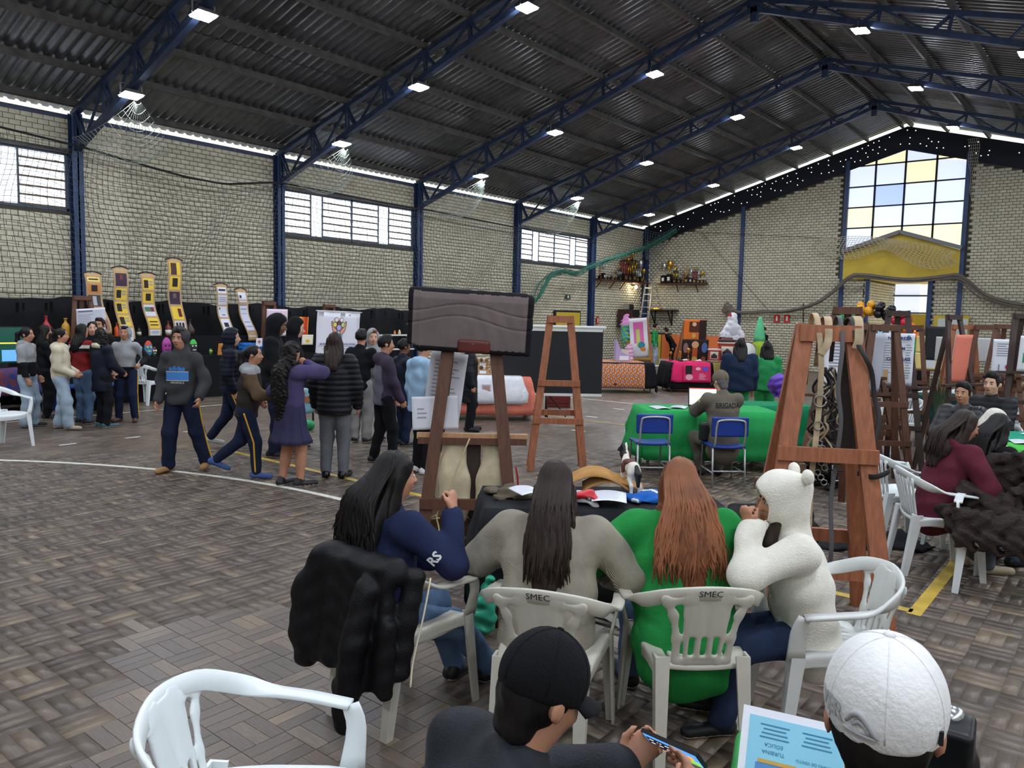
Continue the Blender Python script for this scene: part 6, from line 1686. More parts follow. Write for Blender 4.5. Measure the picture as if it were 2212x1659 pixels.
sd = SD(0.04).box((0, 0, 0.12), (0.09, 0.26, 0.10), None, 0.03); sd.cut((0, 0, 0), (0, 0, -1))
o = sdobj('blue_bundle', sd, 0.02, F_('bright_blue_plastic_cloth', (34, 96, 170)), None, (-15.6, 9.95, 0.885), disp=folds(0.015, 14, 12, 2)); tag(o, 'bright blue cloth bundle on the lower step', 'bundle')
poster('red_cross_box', 'white card with a red cross on the blue bundle', 0.16, 0.20, (-15.46, 10.05, 1.15), (0.1, 0, PI / 2), (220, 222, 226), [('r', 0, 0.02, 0.02, 0.09, (190, 40, 40)), ('r', 0, 0.02, 0.07, 0.025, (190, 40, 40))])
# painted bottles and masks on the steps
def bottle(label, y, z, h, col, kind=0, x=-16.02, extra=None):
    m = M('bottle_%d_%d_%d' % tuple(col), col, rough=0.35, var=0.15, vs=20)
    prof = [(0.0, 0), (0.26, 0.0), (0.27, 0.05), (0.27, 0.55), (0.22, 0.66), (0.09, 0.78), (0.085, 0.93), (0.11, 0.94), (0.11, 1.0), (0.0, 1.0)] if kind == 0 else [(0, 0), (0.22, 0), (0.36, 0.18), (0.38, 0.36), (0.2, 0.6), (0.08, 0.75), (0.08, 0.96), (0.12, 1.0), (0, 1.0)]
    t = thing('painted_bottle', label, 'bottle', (x, y, z), 0, 'painted bottles on the stand')
    MB().lathe([(r * h * 0.75, zz * h) for r, zz in prof], 14).build('glass', m, t)
    if extra: MB().lathe([(0.275 * h * 0.75, 0.12 * h), (0.276 * h * 0.75, 0.42 * h)], 14).build('label', M('bottle_%d_%d_%d' % tuple(extra), extra, rough=0.5), t)
    return t
bottle('red bottle with a flared top above the left girls', 5.88, 1.29, 0.40, (170, 40, 56), 1)
bottle('yellow bottle beside the handwritten sheet', 6.22, 1.29, 0.36, (206, 156, 50))
bottle('orange bottle below the second scroll', 7.18, 1.29, 0.28, (222, 92, 40))
bottle('green bottle shaped with shoulders, upper step', 7.42, 1.29, 0.34, (30, 150, 70))
bottle('dark bottle painted as a skull face', 7.62, 1.29, 0.22, (40, 34, 34), 0, extra=(206, 190, 170))
bottle('black and white bottle, third from the green one', 7.88, 1.29, 0.28, (32, 34, 40), 0, extra=(224, 226, 226))
bottle('white bottle with a brown cap, upper step', 8.24, 1.29, 0.32, (120, 60, 44), 0, extra=(220, 214, 206))
bottle('round gourd bottle in orange and black at the end of the upper step', 8.72, 1.29, 0.36, (60, 44, 40), 1, extra=(216, 130, 50))
def mask(label, y, h, col, c2, c3):
    t = thing('painted_mask', label, 'mask', (-15.60, y, 0.885), PI / 2, 'painted masks on the lower step')
    m1, m2, m3 = [M('mask_%d_%d_%d' % tuple(c), c, rough=0.5) for c in (col, c2, c3)]
    sd = SD(0.02).ell((0, 0, h * .5), (h * .26, h * .12, h * .5)); sd.cut((0, 0, 0), (0, 0, -1))
    sdobj('face', sd, 0.016, [m1, m2], t, sel=lambda C: (C[:, 2] > h * 0.70).astype(int))
    for s in (-1, 1): MB().lathe([(0.0, 0), (0.022, 0.005), (0.0, 0.012)], 8, (s * h * .1, -h * .115, h * .58), rotm(PI / 2)).build('eye', m3, t)
    MB().box((0, -h * .12, h * .36), (h * .2, 0.02, h * .05)).build('mouth', m3, t)
    return t
mask('blue and red painted mask, lower step', 7.60, 0.34, (60, 130, 170), (196, 70, 50), (230, 200, 80))
mask('dark green skull mask in front of the blue one', 7.72, 0.22, (60, 80, 60), (90, 40, 40), (226, 220, 200))
mask('magenta leaning mask on the lower step', 7.98, 0.40, (150, 50, 130), (170, 70, 150), (60, 30, 60))
mask('red fox mask with blue and yellow crown', 8.28, 0.40, (176, 60, 40), (90, 150, 170), (230, 236, 240))
mask('black mask with bright green crown', 8.56, 0.36, (36, 36, 40), (60, 180, 70), (210, 210, 214))
mask('small green figure at the right end of the lower step', 8.95, 0.16, (40, 120, 60), (60, 150, 80), (220, 200, 90))
# television on a table with a blue patterned cloth
t = thing('television', 'flat television showing a dark green slide, left edge', 'television', (-15.7, 4.95, 1.17), PI / 2 - 0.1)
MB().box((0, 0, 0), (1.0, 0.05, 0.66)).build('case', m_ink, t); MB().box((0, -0.028, 0), (0.96, 0.004, 0.62)).build('screen', M('screen_dark_green', (26, 70, 60), rough=0.3, emit=0.35), t)
MB().box((0.27, -0.032, -0.19), (0.4, 0.004, 0.2)).build('screen_picture', M('screen_blue', (90, 150, 226), emit=0.6), t); MB().box((0.2, -0.032, 0.03), (0.5, 0.004, 0.025)).build('screen_caption', M('screen_yellow', (220, 200, 70), emit=0.5), t)
MB().box((0, 0.0, -0.36), (0.3, 0.2, 0.1)).build('foot', m_ink, t)
cloth_table('patterned_table', 'table with a dark blue patterned cloth under the television', -15.5, 4.9, PI / 2, 1.3, 0.7, 0.76, 0.45, F_('blue_patterned_cloth', (34, 62, 120), col2=(120, 60, 60), vs=9), seed=3)
o = MB().box((0, 0, 0.42), (0.5, 1.2, 0.03)).box((0, -0.5, 0.2), (0.4, 0.05, 0.4)).box((0, 0.5, 0.2), (0.4, 0.05, 0.4)).build('low_bench', M('blue_bench', (40, 70, 150)), None, (-15.2, 6.2, 0)); tag(o, 'low blue bench in front of the black stand', 'bench')
# shelves of small crafts further right
t = thing('craft_shelf', 'white-edged shelves with small crafts behind the boys', 'shelf', (-15.8, 14.2, 0), PI / 2)
for z in (0.9, 1.28): MB().box((0, 0, z), (1.7, 0.3, 0.03)).build('board', m_white, t)
for s in (-0.8, 0.8): MB().box((s, 0.1, 0.65), (0.04, 0.2, 1.3)).build('upright', m_woodv, t)
for k, (y, z, c, h) in enumerate(((13.55, 1.295, (70, 130, 90), .14), (13.75, 1.295, (190, 170, 140), .10), (14.45, 1.295, (222, 130, 40), .12), (14.62, 1.295, (226, 206, 150), .14), (14.8, .915, (200, 160, 90), .2), (13.7, .915, (150, 150, 90), .16))):
    sd = SD(0.015).ell((0, 0, h * .3), (h * .35, h * .3, h * .3)).ell((0, 0, h * .75), (h * .2, h * .2, h * .24)).cone((0, 0, h * .3), (h * .35, 0, h * .5), h * .1, h * .08); sd.cut((0, 0, 0), (0, 0, -1))
    o = sdobj('craft_figure', sd, 0.018, M('craft_%d' % k, c, rough=0.6), None, (-15.8, y, z)); tag(o, ['small green clay figure on the upper craft shelf', 'small beige clay figure next to the green one', 'small orange clay figure on the upper craft shelf', 'small cream clay figure next to the orange one', 'larger golden figure on the lower craft shelf', 'olive figure at the left of the lower craft shelf'][k], 'figurine', 'craft figures')
# table with a white cloth and product boxes
cloth_table('white_cloth_table', 'table with white cloth over a coral one behind the dark easel', *(-9.333, 10.790), 0.74, 1.6, 0.7, 0.78, 0.70, F_('coral_cloth', (222, 128, 108)), seed=5)
x0, y0 = (-9.333, 10.790)
c = drape('tablecloth', None, 1.25, .72, .785, (.12, .12, .50, .1), F_('white_cotton_cloth', (226, 226, 232)), 0.10, 0.012, 6, 24); c.location = (x0, y0, 0.006); c.rotation_euler.z = 0.74; tag(c, 'white cotton cloth laid over the coral tablecloth', 'tablecloth')
for k in range(6):
    lx = -0.30 + 0.24 * (k % 3); ly = 0.0 if k < 3 else 0.2; z = 0.80 if k < 3 else 0.93
    X = x0 + lx * math.cos(.74) - ly * math.sin(.74); Y = y0 + lx * math.sin(.74) + ly * math.cos(.74)
    t = thing('product_box', '%s open wooden tray of packets on the white table, %s row' % (['left', 'middle', 'right'][k % 3], 'front' if k < 3 else 'raised back'), 'tray', (X, Y, z), 0.74, 'wooden trays on the white table')
    MB().box((0, 0, 0.045), (0.22, 0.16, 0.09)).build('tray', m_woodl, t)
    MB().box((0, -0.083, 0.045), (0.12, 0.004, 0.05)).build('label', m_paper, t)
    for q in range(4): MB().box((-0.075 + 0.05 * q, random.uniform(-.03, .03), 0.115), (0.042, 0.06, 0.07), rotm(0.2, 0, random.uniform(-.3, .3))).build('packet', M('packet_%d' % q, [(196, 160, 100), (90, 70, 60), (214, 206, 190), (170, 120, 70)][q]), t)
poster('taped_picture', 'small printed picture taped on the white tablecloth', 0.16, 0.20, (x0 + 0.46 * math.sin(.74) - 0.0, y0 - 0.46 * math.cos(.74), 0.56), (0, 0, 0.74), (200, 196, 204), [('r', 0, 0.01, 0.12, 0.12, (190, 150, 140)), ('t', 0, -0.07, 0.12, 0.04, (120, 120, 130))])
t = thing('plastic_crate', 'dark red plastic crate on the floor under the screen', 'crate', (*(-9.473, 13.282), 0), 0.6)
m_crate = M('dark_red_plastic', (110, 40, 40), rough=0.5)
for s in (-1, 1):
    for z in (0.04, 0.12, 0.20): MB().box((0, s * .16, z), (0.5, 0.015, 0.045)).build('slat', m_crate, t); MB().box((s * .25, 0, z), (0.015, 0.32, 0.045)).build('slat', m_crate, t)
    for q in (-1, 1): MB().box((s * .24, q * .155, .12), (0.04, 0.04, 0.24)).build('corner_post', m_crate, t)
MB().box((0, 0, 0.012), (0.5, 0.32, 0.02)).build('base', m_crate, t)
sd = SD(0.03).ell((0, 0, 0.15), (0.14, 0.1, 0.15)).ell((0.05, 0, 0.28), (0.06, 0.05, 0.07)); sd.cut((0, 0, 0), (0, 0, -1))
o = sdobj('white_bag', sd, 0.016, [m_white, m_ink], None, (*(-9.485, 12.419), 0), disp=folds(0.015, 16, 16, 8), sel=lambda C: (np.sin(C[:, 0] * 30 + C[:, 2] * 20) > 0.8).astype(int)); tag(o, 'crumpled white and black plastic bag on the floor', 'bag')
# light blue cooler bag beside the skirt
t = thing('apron_stand', 'light blue cloth bag with a printed animal beside the purple skirt', 'bag', (*(-10.358, 7.677), 0), 0.7)
MB().sheet([[(-0.17 + 0.34 * i / 6, 0.02 * math.sin(i * 2.2), 0.25 + 0.42 * j / 6 - 0.02 * math.sin(i)) for j in range(7)] for i in range(7)], 0.004).build('bag_cloth', F_('light_blue_cloth', (140, 190, 206)), t)
MB().add([(-0.1, -0.03, .42), (0.05, -0.03, .42), (0.05, -0.03, .52), (-0.1, -0.03, .52)], [(0, 1, 2, 3)]).build('animal_print', cm((170, 110, 70)), t); MB().tube([(0.02, 0.05, 0), (0.02, 0.05, 0.7)], 0.015, 6).build('stand', m_blacksteel, t)
o = sdobj('green_sack', SD(0.03).ell((0, 0, 0.09), (0.11, 0.08, 0.09)), 0.016, M('green_plastic', (40, 150, 96), rough=0.3), None, (*(-10.176, 7.506), 0)); tag(o, 'small green plastic sack on the floor behind the purple skirt', 'sack')
# ================================================================ nets and lines
m_net = M('grey_net_cord', (74, 80, 78), rough=0.9); m_netg = M('green_net_cord', (52, 104, 88), rough=0.9); m_netw = M('pale_net_cord', (206, 198, 176), rough=0.9)
def net_mesh(name, P, r, mat, label, knots=False):
    """P: grid (a,b,3) of knots joined by cords -> one mesh of thin three-sided cords"""
    a, b = P.shape[:2]; V = []; F = []
    def run(pts):
        o = len(V); k = len(pts)
        for i in range(k):
            d = pts[min(i + 1, k - 1)] - pts[max(i - 1, 0)]; d = d / (np.linalg.norm(d) + 1e-9)
            ref = np.array((0, 0, 1.0)) if abs(d[2]) < 0.8 else np.array((0, 1.0, 0)); x = np.cross(d, ref); x /= np.linalg.norm(x); y = np.cross(d, x)
            for j in range(3): V.append(pts[i] + (x * math.cos(2.094 * j) + y * math.sin(2.094 * j)) * r)
        for i in range(k - 1):
            for j in range(3): F.append((o + i * 3 + j, o + i * 3 + (j + 1) % 3, o + (i + 1) * 3 + (j + 1) % 3, o + (i + 1) * 3 + j))
    for i in range(a): run(P[i])
    for j in range(b): run(P[:, j])
    o = link(name, mesh(name, np.array(V), np.array(F), mat), None); tag(o, label, 'net'); return o
ropeY = [5.0, 6.95, 8.0, 9.0, 9.9, 11.2, 11.6, 15.8, 16.4, 20.9, 25.6]; ropeZ = [5.15, 5.0, 4.86, 4.75, 4.72, 4.95, 4.97, 4.88, 4.90, 4.80, 4.70]
def rz_(y): return float(np.interp(y, ropeY, ropeZ))
ys = np.arange(5.0, 21.6, 0.115); n = 27
P = np.zeros((len(ys), n, 3))
for i, y in enumerate(ys):
    zt = rz_(y); zb = 2.06 if y < 15.7 else 2.2
    for j in range(n):
        k = j / (n - 1)
        P[i, j] = (-16.62 + 0.10 * math.sin(y * 1.4 + k * 4) * k + 0.03 * math.sin(y * 4.1), y + 0.22 * k * math.sin(y * 0.9 + 1.0) + 0.10 * math.sin(k * 7 + y * 1.3), zt + (zb - zt) * k + 0.16 * math.sin(y * 1.25 + 0.6) * math.sin(PI * k) + 0.07 * math.sin(y * 3.1 + k * 5) * math.sin(PI * k))
net_mesh('sports_net', P, 0.005, m_net, 'wide grey sports net hanging in front of the left brick wall')
o = MB().tube([(-16.6, y, rz_(y) + 0.01) for y in np.arange(5.0, 25.6, 0.25)], 0.022, 6).build('net_rope', m_ink); tag(o, 'dark rope carrying the net along the left wall', 'rope')
for k, y in enumerate(COLY[1:5]):
    A = np.array((-14.35, y + 0.05, 5.62)); pts = []
    for i in range(13):
        e = np.array((-16.55, y - 0.2 + 1.9 * i / 12, rz_(y + 0.8) + 0.25 - 0.3 * math.sin(PI * i / 12)))
        pts.append([A + (e - A) * q + np.array((0, 0.35 * math.sin(PI * q) * (i / 12 - .3), -0.45 * math.sin(PI * q) * (0.4 + 0.6 * math.sin(PI * i / 12)))) for q in np.linspace(0.04, 1, 16)])
    net_mesh('gathered_net', np.array(pts), 0.004, M('light_net_cord', (150, 160, 150)), 'pale net gathered up to the %s flood light by the side wall' % ordn[k])
# green net bunched towards the corner
B = spline([(-16.200, 20.684, 2.220), (-16.200, 21.444, 2.554), (-16.200, 21.950, 3.209), (-16.200, 22.628, 3.487), (-16.200, 23.642, 3.462), (-16.200, 24.541, 3.768), (-16.000, 25.987, 4.206), (-16.079, 28.600, 4.863), (-15.213, 29.300, 5.544)], 46)
t = thing('green_net', 'green net bunched into a rope across the far corner', 'net')
rr = np.random.default_rng(4)
for k in range(9):
    Q = B + np.cumsum(rr.normal(0, 0.022, B.shape), 0) * 0.5 + rr.normal(0, 0.05, 3); MB().tube(Q, 0.012, 4).build('strand', m_netg, t)
MB().tube(B, 0.05, 6).build('bundle', m_netg, t)
P = np.array([[np.array(B[i + 1]) + np.array((0.05 * math.sin(j), -0.07 * j - 0.02 * i, -0.10 * j + 0.004 * j * i)) for j in range(12)] for i in range(0, 22)])
net_mesh('green_net_curtain', P, 0.005, m_netg, 'hanging curtain of green net below the bunched green net')
A = np.array((-16.803, 29.600, 5.655)); D = np.array((-15.226, 29.400, 5.611)); Cc = np.array((-16.671, 29.500, 4.377))
P = np.array([[A + (D - A) * u * (1 - v * .75) + (Cc - A) * v + np.array((0, 0, -0.18 * math.sin(PI * u) * (1 - v))) for v in np.linspace(0, 1, 12)] for u in np.linspace(0, 1, 12)])
net_mesh('corner_net', P, 0.006, M('light_net_cord', (150, 160, 150)), 'scrap of pale net stretched in the far corner under the roof')
# grey net rolled along the end wall
B = spline([(-13.014, 29.750, 2.313), (-12.469, 29.750, 2.211), (-11.534, 29.750, 2.243), (-10.635, 29.750, 2.291), (-9.597, 29.700, 2.579), (-8.957, 29.700, 3.040), (-8.437, 29.600, 3.499), (-7.987, 29.550, 3.589), (-6.614, 29.550, 3.411), (-5.615, 29.550, 3.462), (-5.040, 29.550, 3.531), (-4.726, 29.600, 3.362), (-4.248, 29.700, 2.939), (-3.717, 29.750, 2.702), (-3.049, 29.750, 2.558), (-2.456, 29.750, 2.506)], 90)
t = thing('rolled_net', 'grey net rolled into a thick sagging cord along the end wall', 'net')
m_netr = M('grey_brown_net', (112, 104, 96), rough=0.95, var=0.3, vs=30)
for k in range(10):
    Q = B + np.cumsum(rr.normal(0, 0.012, B.shape), 0) * 0.3 + rr.normal(0, 0.035, 3); MB().tube(Q, 0.022, 4).build('strand', m_netr, t)
MB().tube(B, 0.05, 6).build('core', m_netr, t)
sd = SD(0.04); q0 = np.array(B[0])
for k in range(6): sd.ell(q0 + rr.normal(0, 0.12, 3) * np.array((1, .3, 1)), (0.13, 0.08, 0.13))
sdobj('tangle', sd, 0.05, m_netr, t, disp=folds(0.03, 9, 9, 2))
# pale net draped over the porch
A = np.array((-9.528, 29.700, 4.957)); D = np.array((-5.097, 29.600, 4.299))
P = np.array([[A + (D - A) * u + np.array((0.1 * math.sin(v * 5 + u * 9), -0.06, -(0.35 + 0.55 * math.sin(PI * u) ** 0.5 * (0.6 + 0.5 * math.sin(u * 9))) * v + 0.25 * math.sin(PI * u))) for v in np.linspace(0, 1, 12)] for u in np.linspace(0, 1, 34)])
net_mesh('porch_net', P, 0.009, m_netw, 'pale torn net draped across the yellow porch gable')
A = np.array((-4.840, 29.700, 7.974)); D = np.array((-4.539, 29.700, 4.965))
P = np.array([[A + (D - A) * v + np.array((0.30 * (u - .4) * (1 - 0.4 * v) + 0.03 * math.sin(v * 20), 0, 0)) for v in np.linspace(0, 1, 30)] for u in np.linspace(0, 1, 6)])
net_mesh('window_net', P, 0.006, m_netw, 'narrow strip of pale net hanging right of the gable window')
def wire(label, pts, r=0.008): o = MB().tube(pts, r, 5).build('wire', m_ink); tag(o, label, 'wire', 'wires on the end wall')
wire('thin wire from the corner net down to the rolled net', [(-14.345, 29.850, 5.424), (-11.390, 29.850, 2.264)])
wire('thin wire stretched level from the corner net to the window', [(-16.894, 29.800, 5.679), (-14.321, 29.800, 5.418), (-8.769, 29.800, 4.917)])
wire('thin cable down the end wall beside the right easel', [(-10.114, 29.970, 2.582), (-9.970, 29.970, -0.048)], 0.015)
# ================================================================ far end: trophies, ladder, exhibits
m_gold = M('trophy_gold', (206, 160, 60), rough=0.25, metal=0.9); m_silver = M('trophy_silver', (190, 192, 196), rough=0.25, metal=0.9)
m_marble = M('black_marble', (26, 26, 30), rough=0.25); m_redp = M('red_trophy_column', (150, 40, 50), rough=0.3); m_shelfw = M('dark_red_shelf', (84, 44, 40), rough=0.6)
def shelf(label, a, b, depth, out, brackets):
    a, b, out = [np.array(q, float) for q in (a, b, out)]
    t = thing('wall_shelf', label, 'shelf', tuple((a + b) / 2), 0)
    m = (a + b) / 2
    MB().beam(a - m + out * depth / 2, b - m + out * depth / 2, depth, 0.04, (0, 0, 1)).build('board', m_shelfw, t)
    for k in brackets:
        p = a + (b - a) * k - m
        MB().beam(p + out * depth * .8 + (0, 0, -.03), p + out * 0.02 + (0, 0, -.32), 0.03, 0.03).build('bracket', m_shelfw, t)
    return t
shelf('dark red trophy shelf on the side wall by the corner', (-16.98, 25.95, 3.36), (-16.98, 29.9, 3.36), 0.34, (1, 0, 0), (0.05, 0.3, 0.5, 0.75))
shelf('dark red trophy shelf on the end wall right of the ladder', (-16.2, 29.98, 3.34), (-14.0, 29.98, 3.34), 0.32, (0, -1, 0), (0.4, 0.8))
def trophy(label, loc, h, kind, mat, rz=0.0):
    t = thing('trophy', label, 'trophy', loc, rz, 'trophies on the wall shelves')
    w = h * 0.2
    bh = h * (0.26 if kind != 3 else 0.4)
    MB().box((0, 0, bh / 2), (w * 1.3, w * 1.1, bh), taper=0.92).build('base', m_marble, t)
    MB().box((0, -w * .56, bh * .5), (w * .6, 0.01, bh * .4)).build('plaque', m_white if kind == 3 else m_gold, t)
    if kind in (0, 3): MB().lathe([(w * .25, bh), (w * .12, bh + h * .05), (w * .1, h * .6), (w * .5, h * .72), (w * .62, h * .95), (w * .5, h), (0, h)], 12).build('cup', mat, t)
    elif kind == 1:
        for s in (-1, 1):
            for q in (-1, 1): MB().tube([(s * w * .45, q * w * .3, bh), (s * w * .45, q * w * .3, h * .7)], w * .12, 8).build('column', mat, t)
        MB().box((0, 0, h * .715), (w * 1.3, w, h * .03)).build('plinth', m_marble, t)
        MB().lathe([(w * .1, h * .73), (w * .08, h * .8), (w * .35, h * .88), (w * .4, h), (0, h)], 10).build('cup', m_gold, t)
    else:
        MB().lathe([(w * .3, bh), (w * .14, h * .5), (w * .22, h * .55), (0, h * .56)], 10).build('stem', mat, t)
        sd = SD(0.02).cone((0, 0, h * .55), (0, 0, h * .78), w * .14, w * .2).ell((0, 0, h * .9), (w * .13, w * .13, w * .16)).cone((0, 0, h * .76), (w * .5, 0, h * .95), w * .09, w * .06).cone((0, 0, h * .76), (-w * .35, 0, h * .7), w * .09, w * .06)
        sdobj('figure', sd, 0.025, mat, t)
    if kind in (0, 3):
        for s in (-1, 1): MB().tube([(s * (w * .55 + w * .35 * math.sin(a)), 0, h * (.75 + .17 * (a / PI))) for a in np.linspace(0, PI, 7)], w * .07, 5).build('handle', mat, t)
L = [(26.15, .50, 2, m_gold, 'slim golden figure trophy at the left end'), (26.4, .62, 3, m_silver, 'black-based silver cup, second from the left'), (26.75, .34, 2, m_silver, 'small silver figure trophy'), (27.0, .46, 2, m_silver, 'silver figure trophy on a narrow stem'), (27.3, .40, 1, m_gold, 'low golden column trophy'),
     (27.62, .62, 1, m_silver, 'silver column trophy beside the red one'), (27.95, 1.15, 1, m_redp, 'tall red-columned trophy'), (28.3, 1.0, 1, m_gold, 'tall gold-columned trophy'), (28.62, 1.25, 1, m_gold, 'tallest gold trophy with a cup on top'), (28.95, .85, 1, m_silver, 'silver column trophy right of the tallest'), (29.3, .95, 0, m_silver, 'large silver cup near the corner'), (29.6, .6, 0, m_gold, 'gold cup right in the corner')]
for (y, h, k, m, s) in L: trophy(s + ' of the side shelf', (-16.8, y, 3.382), h, k, m, PI / 2)
L = [(-15.95, .85, 3, m_silver, 'black-based silver cup at the left end'), (-15.68, .95, 3, m_gold, 'tall gold cup with a white plaque'), (-15.42, .7, 1, m_gold, 'gold column trophy'), (-15.22, .62, 2, m_silver, 'pale bent figure trophy'), (-15.05, .5, 1, m_redp, 'dark red columned trophy'), (-14.88, .85, 2, m_gold, 'gold figure trophy with raised arm'), (-14.7, .55, 3, m_silver, 'small black-based cup'), (-14.52, .66, 1, m_redp, 'red and silver column trophy'), (-14.36, .46, 0, m_silver, 'small silver cup'), (-14.2, .50, 0, m_gold, 'gold vase trophy'), (-14.05, .36, 2, m_silver, 'small wiry trophy at the right end')]
for (x, h, k, m, s) in L: trophy(s + ' of the end wall shelf', (x, 29.82, 3.362), h, k, m, 0)
t = thing('wall_lamp', 'small glowing bulb under the side trophy shelf', 'lamp', (-16.75, 28.9, 3.18))
sd = SD(0.01).ell((0, 0, 0), (0.06, 0.06, 0.08)); sdobj('bulb', sd, 0.025, M('warm_bulb', (255, 236, 190), emit=60.0), t); MB().box((-0.1, 0, 0.08), (0.2, 0.06, 0.06)).build('holder', m_ink, t)
# ladder leaning in the corner
t = thing('ladder', 'pale aluminium ladder leaning in the corner below the trophies', 'ladder', (-16.45, 29.3, 0), 0)
a0, a1 = np.array((0.25, -0.9, 0)), np.array((-0.2, 0.55, 3.42)); wv_ = np.array((0.19, 0.05, 0)); ma = M('aluminium', (190, 190, 184), rough=0.4, metal=0.6)
for s in (-1, 1): MB().beam(a0 + wv_ * s, a1 + wv_ * s * .8, 0.035, 0.08, (0, 1, 0)).build('rail', ma, t)
for k in range(12):
    p = a0 + (a1 - a0) * (k + .6) / 12.5; MB().beam(p - wv_, p + wv_, 0.03, 0.03).build('rung', ma, t)
t = thing('wall_bench_shelf', 'dark bracket shelf on the end wall below the trophies', 'shelf', (-15.9, 29.95, 2.25))
MB().box((0, -0.25, 0), (1.3, 0.5, 0.04)).build('board', m_woodv, t)
for s in (-.45, .35): MB().beam((s, -0.45, -0.03), (s, -0.02, -0.62), 0.04, 0.04).build('bracket', m_ink, t); MB().beam((s, -0.03, 0), (s, -0.03, -0.65), 0.04, 0.04).build('bracket', m_ink, t)
MB().beam((-.45, -.2, -.34), (.35, -.2, -.34), 0.03, 0.03).build('brace', m_ink, t)
o = MB().box((0, 0, .03), (0.5, 0.3, .05), taper=.8).build('brass_tray', m_gold, None, (-16.2, 29.7, 2.272)); tag(o, 'brass-coloured tray on the bracket shelf', 'tray')
t = thing('loudspeaker', 'dark wooden loudspeaker box on a wall bracket by the corner', 'loudspeaker', (-16.65, 28.2, 1.55), PI / 2)
MB().box((0, 0, 0.35), (0.9, 0.5, 0.66)).build('cabinet', M('dark_speaker_wood', (60, 36, 34), rough=0.5), t); MB().box((0.18, -0.26, 0.35), (0.5, 0.02, 0.6)).build('grille', m_ink, t); MB().box((0, 0, -0.02), (1.0, 0.5, 0.04)).build('bracket', m_ink, t)
o = MB().lathe([(0.12, 0), (0.14, .02), (0.13, .2), (0.10, .22)], 12).build('black_pot', m_ink, None, (-16.6, 28.25, 2.235)); tag(o, 'black pot standing on the loudspeaker box', 'pot')
o = MB().box((0, 0, .11), (0.2, 0.2, .22), taper=.9).build('silver_tin', m_silver, None, (-16.6, 27.9, 2.235)); tag(o, 'silver tin standing on the loudspeaker box', 'tin')
# low painted wall of the bleacher
t = thing('painted_bench', 'low bench wall painted yellow, orange and white at the far end', 'bench', (-14.2, 28.6, 0), 0)
MB().box((-1.75, 0, 0.62), (1.5, 0.5, 1.24)).build('yellow_block', m_yellow, t); MB().box((0.4, 0, 0.75), (2.7, 0.5, 0.98)).build('orange_block', m_orange, t); MB().box((0.4, -0.02, 0.13), (2.8, 0.6, 0.26)).build('white_foot', m_white, t)
MB().box((-1.4, 0.0, 1.27), (1.3, 0.4, 0.06)).build('black_pad', m_ink, t)
t = thing('exit_door', 'yellow side door behind the bare easel', 'door', (-16.93, 24.2, 0), 0); t['kind'] = 'structure'
MB().box((0, 0, 1.05), (0.06, 1.7, 2.1)).build('frame', m_ink, t); MB().box((0.02, 0, 1.03), (0.06, 1.55, 2.02)).build('leaf', m_yellow, t); MB().box((0.06, 0.5, 1.0), (0.03, 0.05, 0.14)).build('handle', m_steel, t)
def wallsign(label, loc, w, h, c, rz=0.0, sub=None):
    t = thing('wall_sign', label, 'sign', loc, rz, 'small wall signs')
    MB().box((0, 0, 0), (w, 0.02, h)).build('plate', cm(c), t)
    if sub: MB().box((0, -0.012, 0), (w * .3, 0.004, h * .6)).build('symbol', cm(sub), t)
wallsign('small dark exit sign over the yellow side door', (-16.93, 24.2, 2.62), 0.30, 0.16, (40, 60, 50), PI / 2, (220, 224, 220))
wallsign('small red and white extinguisher sign on the side wall', (-16.93, 26.3, 1.75), 0.16, 0.3, (190, 50, 44), PI / 2, (230, 230, 226))
wallsign('red square extinguisher sign on the end wall, left one', (-11.093, 29.970, 1.985), 0.22, 0.30, (190, 50, 44), 0, (232, 230, 226))
wallsign('red square extinguisher sign on the end wall, right one', (-10.698, 29.970, 1.993), 0.22, 0.30, (190, 50, 44), 0, (232, 230, 226))
# ---------------------------------------------------------------- exhibits in the middle distance
m_blackcl = F_('black_table_drape', (24, 24, 27))
def pattern_mat():
    m = M('ogee_print_cloth', (190, 110, 60), rough=0.85); N, Lk = m.node_tree.nodes, m.node_tree.links
    tc = N.new('ShaderNodeTexCoord'); sx = N.new('ShaderNodeSeparateXYZ'); Lk.new(tc.outputs['Object'], sx.inputs[0])
    def mth(op, a, b=None):
        n = N.new('ShaderNodeMath'); n.operation = op
        for i, q in enumerate((a, b)):
            if q is None: continue
            if isinstance(q, (int, float)): n.inputs[i].default_value = q
            else: Lk.new(q, n.inputs[i])
        return n.outputs[0]
    zs = mth('SINE', mth('MULTIPLY', sx.outputs['Z'], 22.0)); ad = mth('ADD', sx.outputs['X'], sx.outputs['Y'])
    w = mth('SINE', mth('ADD', mth('MULTIPLY', ad, 27.0), mth('MULTIPLY', zs, 0.9)))
    w2 = mth('SINE', mth('SUBTRACT', mth('MULTIPLY', ad, 27.0), mth('MULTIPLY', zs, 0.9)))
    pr = mth('ABSOLUTE', mth('MULTIPLY', w, w2))
    rp = N.new('ShaderNodeValToRGB'); rp.color_ramp.interpolation = 'CONSTANT'
    rp.color_ramp.elements[0].color = lin((186, 104, 54)); rp.color_ramp.elements[1].position = 0.78; rp.color_ramp.elements[1].color = lin((96, 100, 150))
    e = rp.color_ramp.elements.new(0.45); e.color = lin((206, 176, 150))
    Lk.new(pr, rp.inputs['Fac']); Lk.new(rp.outputs['Color'], N['Principled BSDF'].inputs['Base Color'])
    return m
X1 = (-9.85, 17.1)
t = cloth_table('patterned_cloth_table', 'table with an orange and blue ogee-print cloth over black', X1[0] - 0.55, X1[1] + 0.25, 0.74, 1.5, 0.8, 0.76, 0.66, m_blackcl, seed=7)
